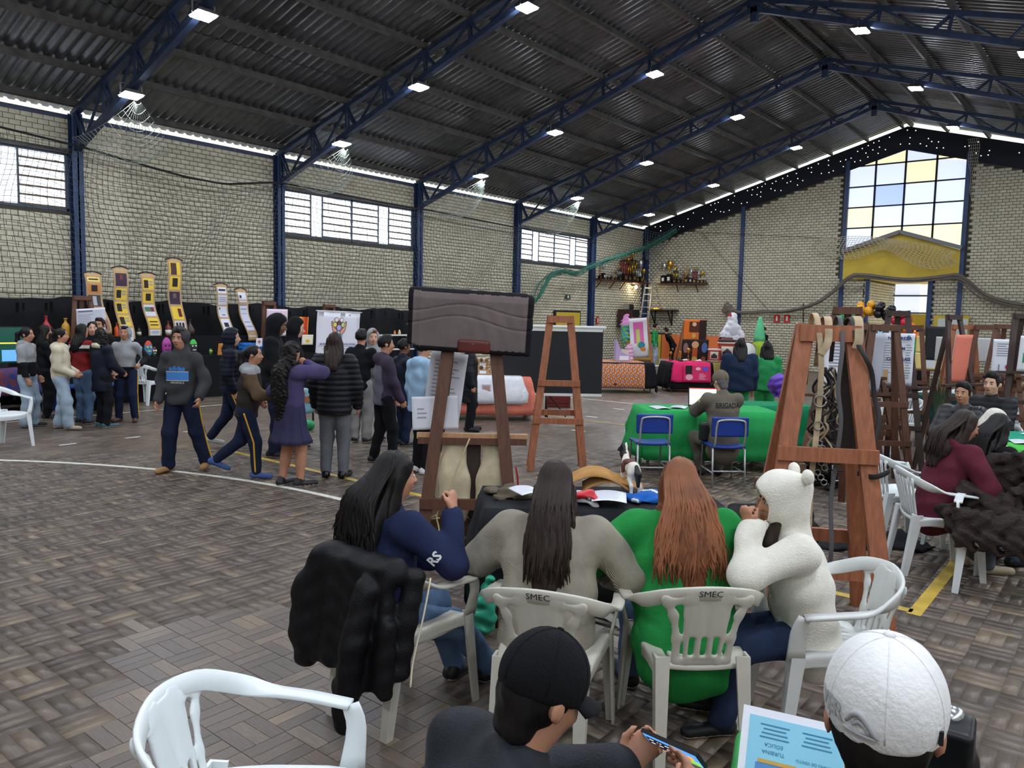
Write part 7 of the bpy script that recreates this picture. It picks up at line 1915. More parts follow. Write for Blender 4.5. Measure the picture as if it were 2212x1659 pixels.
c = drape('printed_cloth', None, 1.15, .82, .768, (.1, .0, .66, .1), pattern_mat(), 0.11, 0.01, 8, 26); c.location = (X1[0] - 0.62, X1[1] + 0.22, 0.004); c.rotation_euler.z = 0.74; tag(c, 'orange and blue ogee-print cloth hanging over the table front', 'cloth')
t = thing('purple_stand', 'lilac cardboard stand holding cards on the print table', 'display box', (X1[0] - 0.55, X1[1] + 0.25, 0.782), 0.74)
lil = M('lilac_card', (176, 158, 200), rough=0.7)
MB().prism([(-.18, 0), (.18, 0), (.18, .16), (-.02, .20), (-.18, .55)], 0.30, ((0, 0.15, 0), (1, 0, 0), (0, 0, 1), (0, -1, 0))).build('box', lil, t)
MB().box((0.06, -0.02, 0.24), (0.2, 0.16, 0.1), rotm(0, .3, 0)).build('cards', M('card_stack', (206, 196, 176)), t); MB().box((0.03, -0.155, 0.08), (0.24, 0.01, 0.11)).build('caption', m_paper, t)
X2 = (-9.3, 18.7)
t = cloth_table('pink_cloth_table', 'long black-draped table covered with a bright pink cloth', X2[0] + 0.45, X2[1] + 0.75, 0.80, 2.6, 0.85, 0.76, 0.70, m_blackcl, seed=9)
pinkm = F_('bright_pink_cloth', (216, 44, 100)); c = drape('pink_cloth', None, 0.95, .87, .768, (.22, .0, .52, .1), pinkm, 0.10, 0.012, 10, 24); c.location = (X2[0] - 0.05, X2[1] + 0.22, 0.004); c.rotation_euler.z = 0.80; tag(c, 'bright pink campaign cloth with printed logos on the table', 'cloth')
def tx(lx, ly, z): ca, sa = math.cos(.80), math.sin(.80); return (X2[0] - .05 + lx * ca - ly * sa, X2[1] + .22 + lx * sa + ly * ca, z)
poster('pink_sheet', 'square print with logos at the front of the pink cloth', 0.72, 0.42, tx(0.08, -0.575, 0.50), (0, 0, .80), (218, 46, 102), [('r', -0.22, 0.09, 0.18, 0.22, (34, 28, 34)), ('o', -0.2, -0.1, 0.2, 0.15, (236, 170, 190)), ('R', 0.22, 0.12, 0.14, 0.12, (120, 80, 190)), ('o', 0.03, 0.12, 0.14, 0.08, (240, 190, 206)), ('t', 0.16, -0.08, 0.2, 0.16, (244, 200, 214))])
c = drape('gold_cloth', None, 1.3, .87, .766, (.0, .12, .32, .1), F_('gold_lame_cloth', (128, 108, 50), rough=0.4), 0.10, 0.012, 11, 22); c.location = tx(1.2, 0, 0.004); c.rotation_euler.z = 0.80; tag(c, 'dull gold cloth on the drum end of the table', 'cloth')
t = thing('pennant', 'white pennant with dark red letters hanging from the gold cloth', 'pennant', tx(0.95, -0.59, 0.72), .80)
MB().prism([(-.2, 0), (.2, 0), (0.02, -.42)], 0.006).build('flag', m_white, t).rotation_euler = (PI / 2, 0, 0)
text('DRUM', 0.15, M('dark_red_felt', (130, 24, 40)), t, (0, -0.012, -0.10), (PI / 2, 0, 0), depth=0.002, bold=0.008)
for e in (((-.2, 0, 0), (.02, 0, -.42)), ((.2, 0, 0), (.02, 0, -.42))): MB().beam(*e, 0.03, 0.012).build('edging', M('dark_red_felt', (130, 24, 40)), t)
# drums
def drum(label, loc, r, h, rz=0.0):
    t = thing('drum', label, 'drum', loc, rz, 'red drums on the table'); rd = M('drum_red', (176, 62, 48), rough=0.4, var=0.1)
    MB().lathe([(r * .92, 0), (r * .90, h * .1), (r * .86, h * .5), (r * .94, h * .9), (r * .96, h)], 24).build('shell', rd, t)
    for z in (0.02, h - 0.02): MB().tube([(r * 1.0 * math.cos(a), r * 1.0 * math.sin(a), z) for a in np.linspace(0, 2 * PI, 25)], 0.014, 6).build('rim', m_silver if z < .1 else m_white, t)
    MB().lathe([(0, h + .004), (r * .95, h + .004), (r * .95, h + .01), (0, h + .01)], 24).build('skin', m_white, t)
    G = [[(r * .91 * math.sin(a), -r * .91 * math.cos(a), h * (.2 + .6 * v)) for v in np.linspace(0, 1, 5)] for a in np.linspace(-.7, .7, 9)]
    MB().sheet(G, -0.006).build('emblem', M('emblem_cream', (200, 190, 170)), t)
    G = [[(r * .925 * math.sin(a), -r * .925 * math.cos(a), h * (.3 + .4 * v * (1 - abs(a)))) for v in np.linspace(0, 1, 5)] for a in np.linspace(-.5, .5, 9)]
    MB().sheet(G, -0.006).build('emblem_bird', M('emblem_dark', (40, 36, 44)), t)
drum('small red drum with a dark emblem', tx(0.75, 0.0, 0.776), 0.17, 0.34, 0.4); drum('large red drum with an eagle emblem', tx(1.18, 0.18, 0.776), 0.26, 0.52, 0.4)
t = thing('bass_drum', 'round drum on its side beside the large red drum', 'drum', tx(1.62, 0.15, 1.05), 0.9)
MB().lathe([(.27, 0), (.27, .2)], 24, (0, 0, 0), rotm(PI / 2)).build('shell', M('drum_maroon', (96, 40, 44)), t); MB().lathe([(0, .205), (.25, .205), (.25, .21), (0, .21)], 24, (0, 0, 0), rotm(PI / 2)).build('skin', m_white, t)
o = MB().lathe([(.2, 0), (.26, .02), (.24, .05), (.16, .06), (.14, .11), (0, .12)], 20).build('dark_hat', M('dark_red_hat', (70, 28, 32), rough=0.6), None, tx(1.16, 0.18, 1.31)); tag(o, 'dark flat hat lying on the large red drum', 'hat')
for k, (lx, ly, c, s) in enumerate(((0.0, 0.1, (226, 222, 214), (.22, .12, .05)), (0.35, 0.05, (220, 216, 208), (.18, .12, .06)), (-0.2, -0.1, (30, 28, 30), (.16, .1, .05)), (0.2, -0.2, (200, 80, 130), (.2, .14, .02)))):
    o = crumple('folded_item', ['white folded paper heap on the pink cloth', 'white bowl-like bundle beside the small drum', 'small black pouch on the pink cloth', 'pink leaflets on the pink cloth'][k], 'bundle', tx(lx, ly, 0.78), 0.8, s, M('item_%d' % k, c, rough=0.7), 20 + k, res=0.02)
for k, (lx, ly, h) in enumerate(((-0.12, 0.22, .26), (0.12, 0.24, .34), (-0.38, 0.2, .24))): trophy(['small gold cup on the pink table, left', 'gold cup in the middle of the pink table', 'small trophy at the left end of the pink table'][k], tx(lx, ly, 0.776), h, 0, m_gold, .8)
# poster easels behind
def at_easel(x, y, rz, ly, z): return (x + ly * math.sin(rz), y - ly * math.cos(rz), z)
e = (-10.0, 20.6); easel(*e, 0.62, 'reddish easel carrying two flame-coloured posters', m_wood, H=1.86, top=0.5, bot=1.1, spread=0.6, bars=(0.5,), pw=0.07)
FL = (228, 120, 40); DK = (44, 26, 24)
poster('flame_poster', 'upper orange flame poster with raised arms and a medal', 0.62, 0.66, at_easel(*e, .62, .16, 1.55), (0.12, 0, .62), FL, [('r', 0.22, 0.02, 0.2, 0.6, DK), ('r', -0.02, 0.12, 0.28, 0.3, (90, 46, 30)), ('o', -0.02, 0.2, 0.12, 0.12, (230, 190, 150)), ('o', -0.02, -0.12, 0.11, 0.13, (216, 180, 90)), ('R', 0, -0.26, 0.26, 0.05, (240, 220, 200))])
poster('trophy_poster', 'lower dark poster with hands lifting a trophy', 0.74, 0.70, at_easel(*e, .62, .30, 0.98), (0.16, 0, .62), DK, [('o', 0, 0.2, 0.2, 0.2, (226, 180, 130)), ('r', 0, -0.05, 0.14, 0.4, (200, 90, 50)), ('o', -0.26, 0.1, 0.14, 0.3, (150, 110, 110)), ('o', 0.26, 0.12, 0.16, 0.3, (90, 120, 180)), ('o', 0, -0.22, 0.16, 0.16, (222, 180, 80)), ('o', 0.25, -0.2, 0.12, 0.14, (160, 80, 60))])
e2 = (-11.2, 19.6); easel(*e2, 0.5, 'reddish easel carrying pink drawings', m_wood, H=1.9, top=0.4, bot=1.0, spread=0.6, bars=(0.6,), pw=0.07)
poster('pink_drawing', 'tall white drawing with a pink shape leaning on the easel', 0.5, 1.15, at_easel(*e2, .5, .2, 1.32), (0.15, -0.10, .55), (226, 226, 230), [('r', 0.0, 0.16, 0.28, 0.6, (222, 110, 170)), ('r', -0.02, 0.0, 0.10, 0.5, (190, 206, 110)), ('o', 0.06, -0.2, 0.2, 0.2, (60, 140, 150)), ('o', 0.1, -0.32, 0.16, 0.12, (226, 140, 60))], wavy=0.05)
sd = SD(0.03).chain([(0, 0, 1.85), (0, -0.05, 1.6), (0.02, -0.08, 1.25), (0.04, -0.08, 1.05)], [0.10, 0.15, 0.13, 0.06], flat=((0, 1, 0), .45))
o = sdobj('floral_scarf', sd, 0.022, [F_('floral_pink', (214, 140, 190)), F_('floral_teal', (70, 140, 160)), F_('floral_green', (120, 170, 80))], None, (e2[0] - 0.32, e2[1] - 0.2, 0.06), disp=folds(0.012, 14, 8, 3), sel=lambda C: np.where(C[:, 2] > 1.62, 0, 1 + (np.sin(C[:, 0] * 40 + C[:, 2] * 30) > 0).astype(int))); tag(o, 'pink and teal floral garment draped on the easel top', 'garment')
sd = SD(0.03).cone((0, 0, .92), (0, 0, .5), 0.12, 0.2, flat=((0, 1, 0), .5)); o = sdobj('pink_dress', sd, 0.022, F_('pale_pink_cloth', (222, 170, 196)), None, (e2[0] - 0.12, e2[1] - 0.35, 0.1), disp=folds(0.015, 14, 6, 5)); tag(o, 'pale pink dress hanging below the floral garment', 'dress')
# costumes on stands
t = thing('white_costume', 'white costume with red and black panels on a stand', 'costume', (-9.2, 21.4, 0), 0.62)
w1, r1, b1 = F_('white_costume_cloth', (222, 222, 226)), F_('red_costume_panel', (168, 40, 48)), F_('black_costume_panel', (30, 28, 32))
sd = SD(0.04).ell((0, 0, 1.95), (0.13, 0.12, 0.16)).cone((0, 0, 1.8), (0, 0, 1.35), 0.15, 0.2).cone((0, 0, 1.35), (0, 0, 1.05), 0.2, 0.24)
for s in (-1, 1): sd.chain([(s * .14, 0, 1.72), (s * .26, -.05, 1.45), (s * .30, -.05, 1.2)], [0.08, 0.08, 0.09])
sdobj('garment', sd, 0.02, [w1, r1, b1], t, disp=folds(0.012, 9, 6, 4), sel=lambda C: np.where((np.abs(C[:, 0]) > 0.2) & (C[:, 2] < 1.4), np.where(np.abs(C[:, 0]) > 0.3, 2, 1), np.where((C[:, 0] < -0.05) & (C[:, 2] > 1.98), 1, 0)))
for s in (-1, 1): MB().tube([(s * .15, 0, 0), (s * .08, 0, 1.2)], 0.02, 6).build('stand_leg', m_woodd, t)
sd = SD(0.002).ell((0, -0.19, 1.58), (0.13, 0.02, 0.16)); sdobj('printed_face', sd, 0.02, M('pale_grey_print', (196, 196, 202)), t)
t = thing('green_costume', 'mint and lime ribbon costume on a stand', 'costume', (-8.7, 22.2, 0), 0.62)
mint, lime = F_('mint_ribbon', (110, 206, 150)), F_('lime_ribbon', (160, 190, 60))
for k in range(26):
    a = 2 * PI * k / 26; P = spline([(0.03 * math.cos(a), 0.03 * math.sin(a), 2.0), (0.11 * math.cos(a), 0.08 * math.sin(a), 1.7), (0.17 * math.cos(a), 0.12 * math.sin(a), 1.3)], 8); ribbon(MB(), P, [(-math.sin(a), math.cos(a), 0)] * 8, [0.03, .035, .04, .045, .05, .05, .05, .05], 0.006).build('ribbon', mint, t)
    P = spline([(0.14 * math.cos(a), 0.12 * math.sin(a), 1.3), (0.26 * math.cos(a), 0.2 * math.sin(a), 0.95), (0.30 * math.cos(a), 0.24 * math.sin(a), 0.6)], 6); ribbon(MB(), P, [(-math.sin(a), math.cos(a), 0)] * 6, [0.05] * 6, 0.006).build('ribbon', lime, t)
MB().tube([(0, 0, 0), (0, 0, 2.0)], 0.02, 6).build('stand_pole', m_woodd, t)
MB().lathe([(.16, 0), (.2, .3), (.17, .32)], 14).build('stand_pot', M('terracotta', (190, 100, 60)), t)
# ---------------------------------------------------------------- balloon arch
BP = spline([(-6.296, 21.000, 1.425), (-6.277, 21.000, 1.702), (-6.152, 21.000, 1.945), (-5.842, 21.000, 2.117), (-5.538, 21.000, 2.250), (-5.241, 21.000, 2.242), (-4.913, 21.000, 2.132), (-4.638, 21.000, 1.943), (-4.501, 21.000, 1.754), (-4.454, 21.000, 1.495)], 100)
cols = [('red', (206, 40, 56)), ('orange', (236, 118, 44)), ('green', (26, 126, 66)), ('yellow', (238, 170, 44)), ('black', (22, 22, 26)), ('crimson', (196, 36, 60)), ('orange', (236, 118, 44))]
t = thing('arch_frame', 'thin hoop carrying the balloon arch', 'frame'); MB().tube([(BP[0][0], BP[0][1], 0.0)] + list(BP) + [(BP[-1][0], BP[-1][1], 0.0)], 0.012, 6).build('hoop', m_ink, t)
bounds_ = [0, .05, .17, .36, .53, .70, .86, 1.01]
bm = {}
rb = random.Random(11); cnt = 0
for i in range(13):
    u = (i + 0.5) / 13; p = BP[int(u * 99)]; k = max(j for j in range(7) if u >= bounds_[j]); nm, c = cols[k]
    mt = M('balloon_' + nm, c, rough=0.25, spec=0.5)
    if nm not in bm:
        mb = MB().lathe([(0.0, -.1), (.05, -.088), (.085, -.05), (.1, 0), (.092, .045), (.065, .082), (.03, .1), (0, .104)], 14); mb.lathe([(.004, -.1), (.016, -.118), (.0, -.12)], 8); bm[nm] = mb.data('balloon', mt)
    d = nrm(BP[min(99, int(u * 99) + 4)] - BP[max(0, int(u * 99) - 4)]); nn = np.array((0, 1.0, 0)); bb = np.cross(d, nn)
    for q in range(4):
        a = q * PI / 2 + i * 0.6; pos = p + (nn * math.cos(a) + bb * math.sin(a)) * 0.115 + d * rb.uniform(-.02, .02)
        o = link('balloon', bm[nm], None, pos, (rb.uniform(-.5, .5), a, rb.uniform(0, 6)), (rb.uniform(.95, 1.12),) * 3)
        side = 'left limb' if u < .35 else ('crown' if u < .66 else 'right limb')
        tag(o, '%s balloon in the %s of the balloon arch' % (nm, side), 'balloon', 'balloons of the arch')
# ================================================================ officer's table and the right-hand side
m_gcloth = F_('sheer_green_cloth', (44, 158, 84), var=0.06); m_tube = M('grey_steel_tube', (176, 178, 180), rough=0.35, metal=0.5); m_bplas = M('royal_blue_plastic', (26, 56, 140), rough=0.4)
def school_chair(label, x, y, rz):
    t = thing('school_chair', label, 'chair', (x, y, 0), rz, 'blue school chairs')
    for s in (-1, 1):
        P = [(s * .19, -.22, 0), (s * .185, -.20, .40), (s * .18, -.19, .46), (s * .175, -.23, .60), (s * .17, -.25, .78)]
        MB().tube([(s * .19, -.26, 0.0), (s * .185, -.215, .43)], 0.011, 8).build('leg', m_tube, t)
        MB().tube([(s * .19, .20, 0.0), (s * .18, .17, .44), (s * .18, .10, .45), (s * .18, -.2, .435)], 0.011, 8).build('leg', m_tube, t)
        MB().tube([(s * .188, -.245, .16), (s * .188, .19, .16)], 0.009, 8).build('side_stretcher', m_tube, t)
    MB().tube([(-.188, -.245, .18), (.188, -.245, .18)], 0.009, 8).build('rear_stretcher', m_tube, t)
    MB().tube(spline([(-.165, -.16, .43), (-.168, -.235, .5), (-.165, -.262, .70), (-.12, -.27, .765), (.12, -.27, .765), (.165, -.262, .70), (.168, -.235, .5), (.165, -.16, .43)], 40), 0.012, 8).build('back_frame', m_tube, t)
    sd = SD(0.01).box((0, 0, 0), (0.195, 0.185, 0.004), None, 0.012)
    sdobj('seat', sd, 0.012, m_bplas, t, loc=(0, -0.01, .452), warp=lambda V: V + np.stack([0 * V[:, 0], 0 * V[:, 0], 0.35 * V[:, 0] ** 2 - 0.15 * np.maximum(0, V[:, 1] - .1) - .01], 1))
    sd = SD(0.01).box((0, 0, 0), (0.20, 0.004, 0.10), None, 0.014)
    sdobj('backrest', sd, 0.012, m_bplas, t, loc=(0, -.25, .69), warp=lambda V: V + np.stack([0 * V[:, 0], 0.5 * V[:, 0] ** 2, 0 * V[:, 0]], 1))
    return t
school_chair('empty blue school chair left of the officer', -4.45, 8.12, 0.74); school_chair('blue school chair with the uniformed officer on it', -3.72, 8.54, 0.74)
t = cloth_table('green_cloth_table', 'table under a sheer green cloth in front of the officer', -4.35, 9.35, 0.74, 1.7, 0.75, 0.75, 0.62, m_gcloth, seed=12)
def gt(lx, ly, z): c, s = math.cos(.74), math.sin(.74); return (-4.35 + lx * c - ly * s, 9.35 + lx * s + ly * c, z)
t = thing('laptop', 'open laptop showing a bright spreadsheet', 'laptop', gt(-0.02, -0.02, 0.757), 0.62)
MB().box((0, -.11, .01), (.36, .24, .018)).build('keyboard_base', m_ink, t); lid = MB().box((0, 0, .125), (.37, .012, .25)).build('lid', m_ink, t, (0, 0.02, 0.015), (-0.22, 0, 0))
MB().box((0, -.008, .13), (.345, .002, .215)).build('screen', M('laptop_screen', (206, 226, 236), emit=0.75), lid); MB().box((0, -.0095, .233), (.345, .001, .012)).build('red_bar', M('screen_red', (226, 60, 50), emit=0.6), lid)
for k in range(3): MB().box((-.08 + .018 * k, -.0095, .12), (.006, .001, .15)).build('sheet_column', M('screen_yellow2', (226, 216, 90), emit=0.6), lid)
MB().prism([(0.06, .15), (.16, .19), (.15, .06), (.10, .05)], 0.001, ((0, -.0095, 0), (1, 0, 0), (0, 0, 1), (0, -1, 0))).build('sheet_chart', M('screen_green', (150, 226, 120), emit=0.6), lid)
sheet_on(*gt(-0.60, -0.1, 0)[:2], 0.9, 0.2, 0.28, 'magazine lying at the left end of the green table', z=0.762); sheet_on(*gt(-0.34, -0.02, 0)[:2], 0.3, 0.2, 0.28, 'white papers lying left of the laptop', z=0.762)
o = MB().tube(spline([gt(-0.12, -0.36, .76), gt(-0.10, -0.40, .6), gt(-0.14, -0.42, .3), gt(-0.12, -0.40, .03), gt(0.05, -.5, .012)], 26), 0.006, 6).build('black_cable', m_ink); tag(o, 'black cable hanging down the front of the green table', 'cable')
# officer
w_patch = M('badge_cloth', (170, 162, 120))
t, g = person('officer in olive uniform and cap sitting with lettering across the back', (-3.80, 8.66), 0.80, 1.66, pel=(0, -0.06, 0.52), lean=0.12, sit=True, head=(0.25, -0.3), top=w_olive, topc='uniform_jacket', pants=F_('olive_trousers', (98, 92, 82)), shoes=[k_black], hair='short', hairm=M('grey_hair', (96, 92, 90)), res=0.012, face=True, tone='l', hem=-0.08, puff=0.016, wide=1.1, seed=51,
     hands=[(0.12, 0.46, 0.80), (-0.16, 0.44, 0.78)], hints=[(1, -0.3, -0.8), (-1, -0.3, -0.8)], feet=[(0.10, 0.28, 0.08), (-0.12, 0.30, 0.08)], kneeh=[(0.2, 1, 1), (-0.5, 1, 1)], cap=(F_('olive_cap', (112, 102, 86)), False, 0.085, 0.01))
jk_ = [c for c in t.children if c.name.startswith('uniform_jacket')][0]
def bb_(co):
    p = g['pel'] + g['u'] * (0.222 * g['h'] + co.y) + g['r'] * co.x
    return Vector(p - g['fw'] * (0.093 * g['h'] * 0.8 + 0.034 - 0.9 * co.x * co.x))
text('BRIGADA', 0.085, m_ink, jk_, bend=bb_, name='back_lettering', depth=0.0, sx=0.8, bold=0.002)
MB().lathe([(0, 0), (.034, 0), (.034, .006), (0, .008)], 14, g['sh'][1] * .75 + g['EL'][1] * .25 + np.array((-0.062, -0.035, 0.02)), rotm(PI / 2.6, -0.9, 0)).build('arm_badge', w_patch, t)
sd = SD(0.02).box((-0.2, -0.02, 0.58), (0.05, 0.05, 0.09), None, 0.015); sdobj('holster', sd, 0.014, M('holster_black', (22, 22, 24), rough=0.5), t)
# woman standing behind the green table and her neighbours
person('woman in navy jacket with long dark hair, back turned, behind the green table', (-5.015, 12.021), AWAY - 0.1, 1.60, top=F_('navy_jacket_cloth', (30, 42, 66)), topc='jacket', pants=F_('green_trousers', (44, 140, 80)), shoes=[k_black], hair='long', hairm=m_hairk, hairlen=0.2, wide=1.25, puff=0.03, res=0.014, face=False, seed=52, hem=-0.02)
person('person in green shirt with dark hair beside the navy jacket, behind the easel', (-4.900, 12.871), AWAY - 0.2, 1.55, top=F_('green_shirt_cloth', (44, 140, 80)), topc='shirt', pants=w_green, shoes=[k_black], hair='long', hairlen=0.15, res=0.016, face=False, seed=53, wide=1.15)
t = cloth_table('teal_draped_table', 'low green-draped table behind the right easel legs', *(-3.959, 10.739), 0.74, 0.9, 0.6, 0.74, 0.6, F_('emerald_cloth', (24, 128, 84)), seed=14)
crumple('purple_cloth', 'bright purple satin cloth hung in the easel opening', 'cloth', (*(-4.212, 11.890), 0.745), 0.5, (0.40, 0.30, 0.36), M('purple_satin', (104, 62, 178), rough=0.5, var=0.2), 31, res=0.016)
t, g = person('person in dark clothes with a floral bag, half hidden behind the right easel', (-2.701, 9.208), LEFT + 0.5, 1.5, pel=(0, -.05, .52), sit=True, lean=0.2, top=w_black, topc='jacket', pants=w_black, shoes=[k_black], hair='none', res=0.016, face=False, seed=54)
for c in t.children:
    if c.name.startswith('body'): pass
crumple('floral_bag', 'white bag with yellow flower print beside the right easel', 'bag', (*(-2.738, 9.593), 0.50), 0.4, (0.26, 0.2, 0.36), F_('floral_cloth', (196, 196, 168), col2=(110, 116, 70), vs=30), 33, res=0.014)
school_chair('blue school chair under the person behind the right easel', *(-2.639, 9.003), LEFT + 0.5)
# ---------------------------------------------------------------- crowd of easels on the right
def posted(x, y, rz, label, mat, H, items, plabel, w, h, z, base=(226, 228, 236), tilt=0.14, ly=0.22, three=True, wavy=0.02, pw=0.07, bars=(0.6, 1.0), ledge=True, **k):
    easel(x, y, rz, label, mat, H=H, pw=pw, three=three, bars=bars, spread=0.75, bot=0.72, top=0.2, tray=(z - h / 2 - 0.02) if ledge else None, **k)
    return poster('easel_poster', plabel, w, h, (x + ly * math.sin(rz), y - ly * math.cos(rz), z), (tilt, 0, rz), base, items, wavy=wavy)
INK = (130, 134, 150)
posted(*(-2.308, 8.158), 0.15, 'tall brown easel directly behind the right tack easel', m_woodd, 2.05, [('t', -0.02, 0.12, 0.16, 0.28, INK), ('o', 0.05, -0.16, 0.06, 0.06, (226, 150, 60))], 'white poster with orange logo curling off the brown easel', 0.30, 0.58, 1.48, wavy=0.05, ly=0.34)
posted(*(-2.891, 10.642), 0.35, 'easel with a black sign and beaded sandals', m_woodd, 1.90, [('r', 0, 0.07, 0.14, 0.025, (220, 216, 206)), ('r', 0, 0.01, 0.14, 0.025, (220, 216, 206)), ('r', 0, -0.05, 0.11, 0.025, (220, 216, 206))], 'black board with three lines of white lettering', 0.24, 0.38, 1.42, base=(52, 48, 50), ly=0.3)
sx_, sy_ = (-2.936, 10.596)
for s, lab in ((-1, 'left'), (1, 'right')):
    t = thing('beaded_sandal', 'brown and white beaded sandal hung above the black board, %s one' % lab, 'sandal', (sx_ + s * 0.07 + 0.08, sy_ - 0.28, 1.70), 0.35)
    sd = SD(0.015).chain([(0, 0, .08), (0, -.02, 0), (0, 0, -.10)], [0.035, 0.026, 0.04], flat=((0, 1, 0), .4)); sdobj('sandal', sd, 0.014, F_('beaded_brown', (150, 96, 66), col2=(214, 196, 170), vs=60), t)
posted(*(-2.967, 11.765), 0.95, 'easel holding a light blue poster seen edge-on', m_woodd, 1.88, [], 'light blue poster turned sideways on its easel', 0.42, 0.85, 1.36, base=(120, 184, 216), ly=0.2)
posted(*(-2.772, 10.546), 0.80, 'easel holding a grey sheet rolled over a white rod', m_woodd, 1.88, [], 'long grey sheet hanging from a white rod', 0.24, 0.75, 1.40, base=(186, 188, 198), ly=0.25)
p = posted(*(-2.458, 10.863), 0.30, 'tall dark easel in the centre of the crowded easels', m_woodv, 2.06, [('t', -0.105, 0.02, 0.10, 0.40, (150, 152, 160)), ('t', 0.125, -0.02, 0.07, 0.44, (150, 152, 160)), ('r', 0.015, -0.21, 0.09, 0.16, (110, 150, 200)), ('r', 0.0, -0.22, 0.035, 0.12, (196, 60, 70)), ('r', -0.12, -0.21, 0.055, 0.15, (206, 170, 120)), ('o', 0.11, 0.28, 0.04, 0.06, (70, 150, 190))], 'white poster with large blue headline words on the tall dark easel', 0.36, 0.66, 1.45, wavy=0.03, ly=0.30)
for k, s in enumerate(('NATUREZA', 'SEJAM', 'CULTURAIS')): text(s, 0.052, cm((60, 66, 120)), p, (0.01, -0.010 - 0.012 * (k != 1), 0.27 - 0.13 * k), (PI / 2, 0, 0), depth=0.0, bold=0.002)
easel(*(-2.394, 9.936), 0.60, 'plain brown easel left of the headline poster', m_woodd, H=1.88, pw=0.07, bars=(0.5, 0.95)); easel(*(-2.669, 12.619), 0.25, 'plain brown easel behind the headline poster', m_woodd, H=1.88, pw=0.065, three=True)
posted(*(-1.877, 11.032), 1.10, 'dark easel with a salmon sheet, right of the green sweatshirt man', m_woodv, 2.02, [], 'salmon coloured sheet on the dark easel', 0.30, 0.60, 1.48, base=(230, 130, 106), ly=0.16, pw=0.06)
easel(*(-2.172, 13.731), 0.4, 'reddish easel in front of the blank grey sheets', m_wood, H=1.9, pw=0.07, bars=(0.6, 1.1)); easel(*(-1.861, 13.754), 0.3, 'second reddish easel in front of the blank grey sheets', m_woodd, H=1.9, pw=0.07, bars=(0.6, 1.1))
poster('blank_sheet', 'large blank grey-white sheet behind the reddish easels', 0.80, 0.40, (*(-2.269, 14.472), 1.50), (0.1, 0, 0.3), (196, 196, 196), []); poster('black_board', 'black fabric board left of the blank grey sheet', 0.4, 0.6, (*(-2.835, 15.510), 1.56), (0, 0, 0.3), (26, 26, 30), [])
posted(*(-1.570, 13.209), 0.2, 'brown easel with a white poster showing a red emblem', m_woodd, 1.92, [('t', 0, 0.1, 0.18, 0.2, INK), ('o', 0.05, -0.14, 0.05, 0.07, (200, 60, 90)), ('r', -0.05, -0.16, 0.015, 0.1, INK)], 'white poster with a small red emblem', 0.28, 0.50, 1.46, ly=0.24, pw=0.06)
posted(*(-1.144, 11.181), 0.6, 'very dark tall easel at the right with wind-bent papers', m_woodv, 2.05, [('t', 0, 0.05, 0.2, 0.25, INK), ('r', -0.1, -0.05, 0.02, 0.12, (60, 140, 110))], 'white poster on the very dark easel at the right', 0.32, 0.42, 1.58, ly=0.26, pw=0.06)
poster('yellow_sheet', 'pale yellow sheet with a drawn brown pyramid', 0.22, 0.42, (*(-1.416, 13.368), 1.16), (0.1, 0, 0.3), (224, 216, 140), [('o', -0.02, 0.12, 0.07, 0.06, (150, 90, 60)), ('t', 0, -0.06, 0.16, 0.2, (170, 164, 110))])
posted(*(-1.209, 13.582), 0.1, 'brown easel cut by the right edge of the picture', m_woodd, 1.95, [], 'plain grey-white poster at the right edge', 0.3, 0.55, 1.42, base=(206, 210, 218))
for k, (px, z, lab) in enumerate(((1998, 1.50, 'upper'), (1998, 1.16, 'lower'))):
    poster('cream_card', '%s pale yellow card with a pasted note by the doorway' % lab, 0.50, 0.33, (*(-3.295, 17.307), z), (0.05, 0, 0.2), (226, 206, 130), [('r', 0.03, -0.03, 0.16, 0.2, (206, 210, 214)), ('r', 0, 0.12, 0.16, 0.025, (110, 90, 60))])
easel(*(-3.329, 17.479), 0.2, 'easel behind the two pale yellow cards', m_woodd, H=1.8, pw=0.07, three=True, tray=0.98)
t = thing('notice_board', 'yellow-framed notice board on the end wall', 'notice board', (-5.1, 29.9, 1.55)); MB().box((0, 0, 0), (1.05, 0.06, 1.3)).build('frame', m_yellow, t); MB().box((0.05, -0.035, 0), (0.9, 0.01, 1.1)).build('panel', M('notice_paper', (196, 206, 196)), t)
# plant, supplies
t = thing('potted_plant', 'spiky potted plant between the easels', 'plant', (*(-2.360, 13.350), 0.0)); MB().lathe([(.13, 0), (.18, .32), (.16, .33)], 14).build('pot', m_marble, t); leafm = M('plant_leaf', (66, 84, 58), rough=0.6, var=0.3)
for k in range(22):
    a = k * 2.4; r_ = 0.12 + 0.2 * (k % 4) / 4; ribbon(MB(), spline([(0.03 * math.cos(a), 0.03 * math.sin(a), .32), (r_ * .5 * math.cos(a), r_ * .5 * math.sin(a), .8), (r_ * math.cos(a), r_ * math.sin(a), 1.0 + .02 * (k % 7))], 7), [(-math.sin(a), math.cos(a), 0)] * 7, [.03, .04, .04, .035, .03, .02, .005], 0.004).build('leaf', leafm, t)
cloth_table('dark_green_table', 'dark green draped table with supplies behind the boys', *(-2.101, 13.805), 0.4, 1.5, 0.6, 0.80, 0.5, F_('bottle_green_cloth', (24, 60, 54)), seed=15)
x9, y9 = (-2.046, 13.862)
t = thing('supply_basket', 'green plastic basket with bottles on the dark green table', 'basket', (x9, y9, 0.81), 0.4); MB().lathe([(.16, 0), (.2, .1), (.19, .1), (.15, .01), (0, .01)], 16).build('basket', M('basket_green', (40, 160, 100)), t)
for k, c in enumerate(((90, 150, 190), (60, 150, 120), (222, 170, 60), (206, 206, 200))): MB().lathe([(.035, .01), (.035, .18), (.015, .22), (.015, .26), (0, .26)], 10, (-.1 + .065 * k, .02 * (k % 2), 0)).build('bottle', M('supply_%d' % k, c, rough=0.3), t)
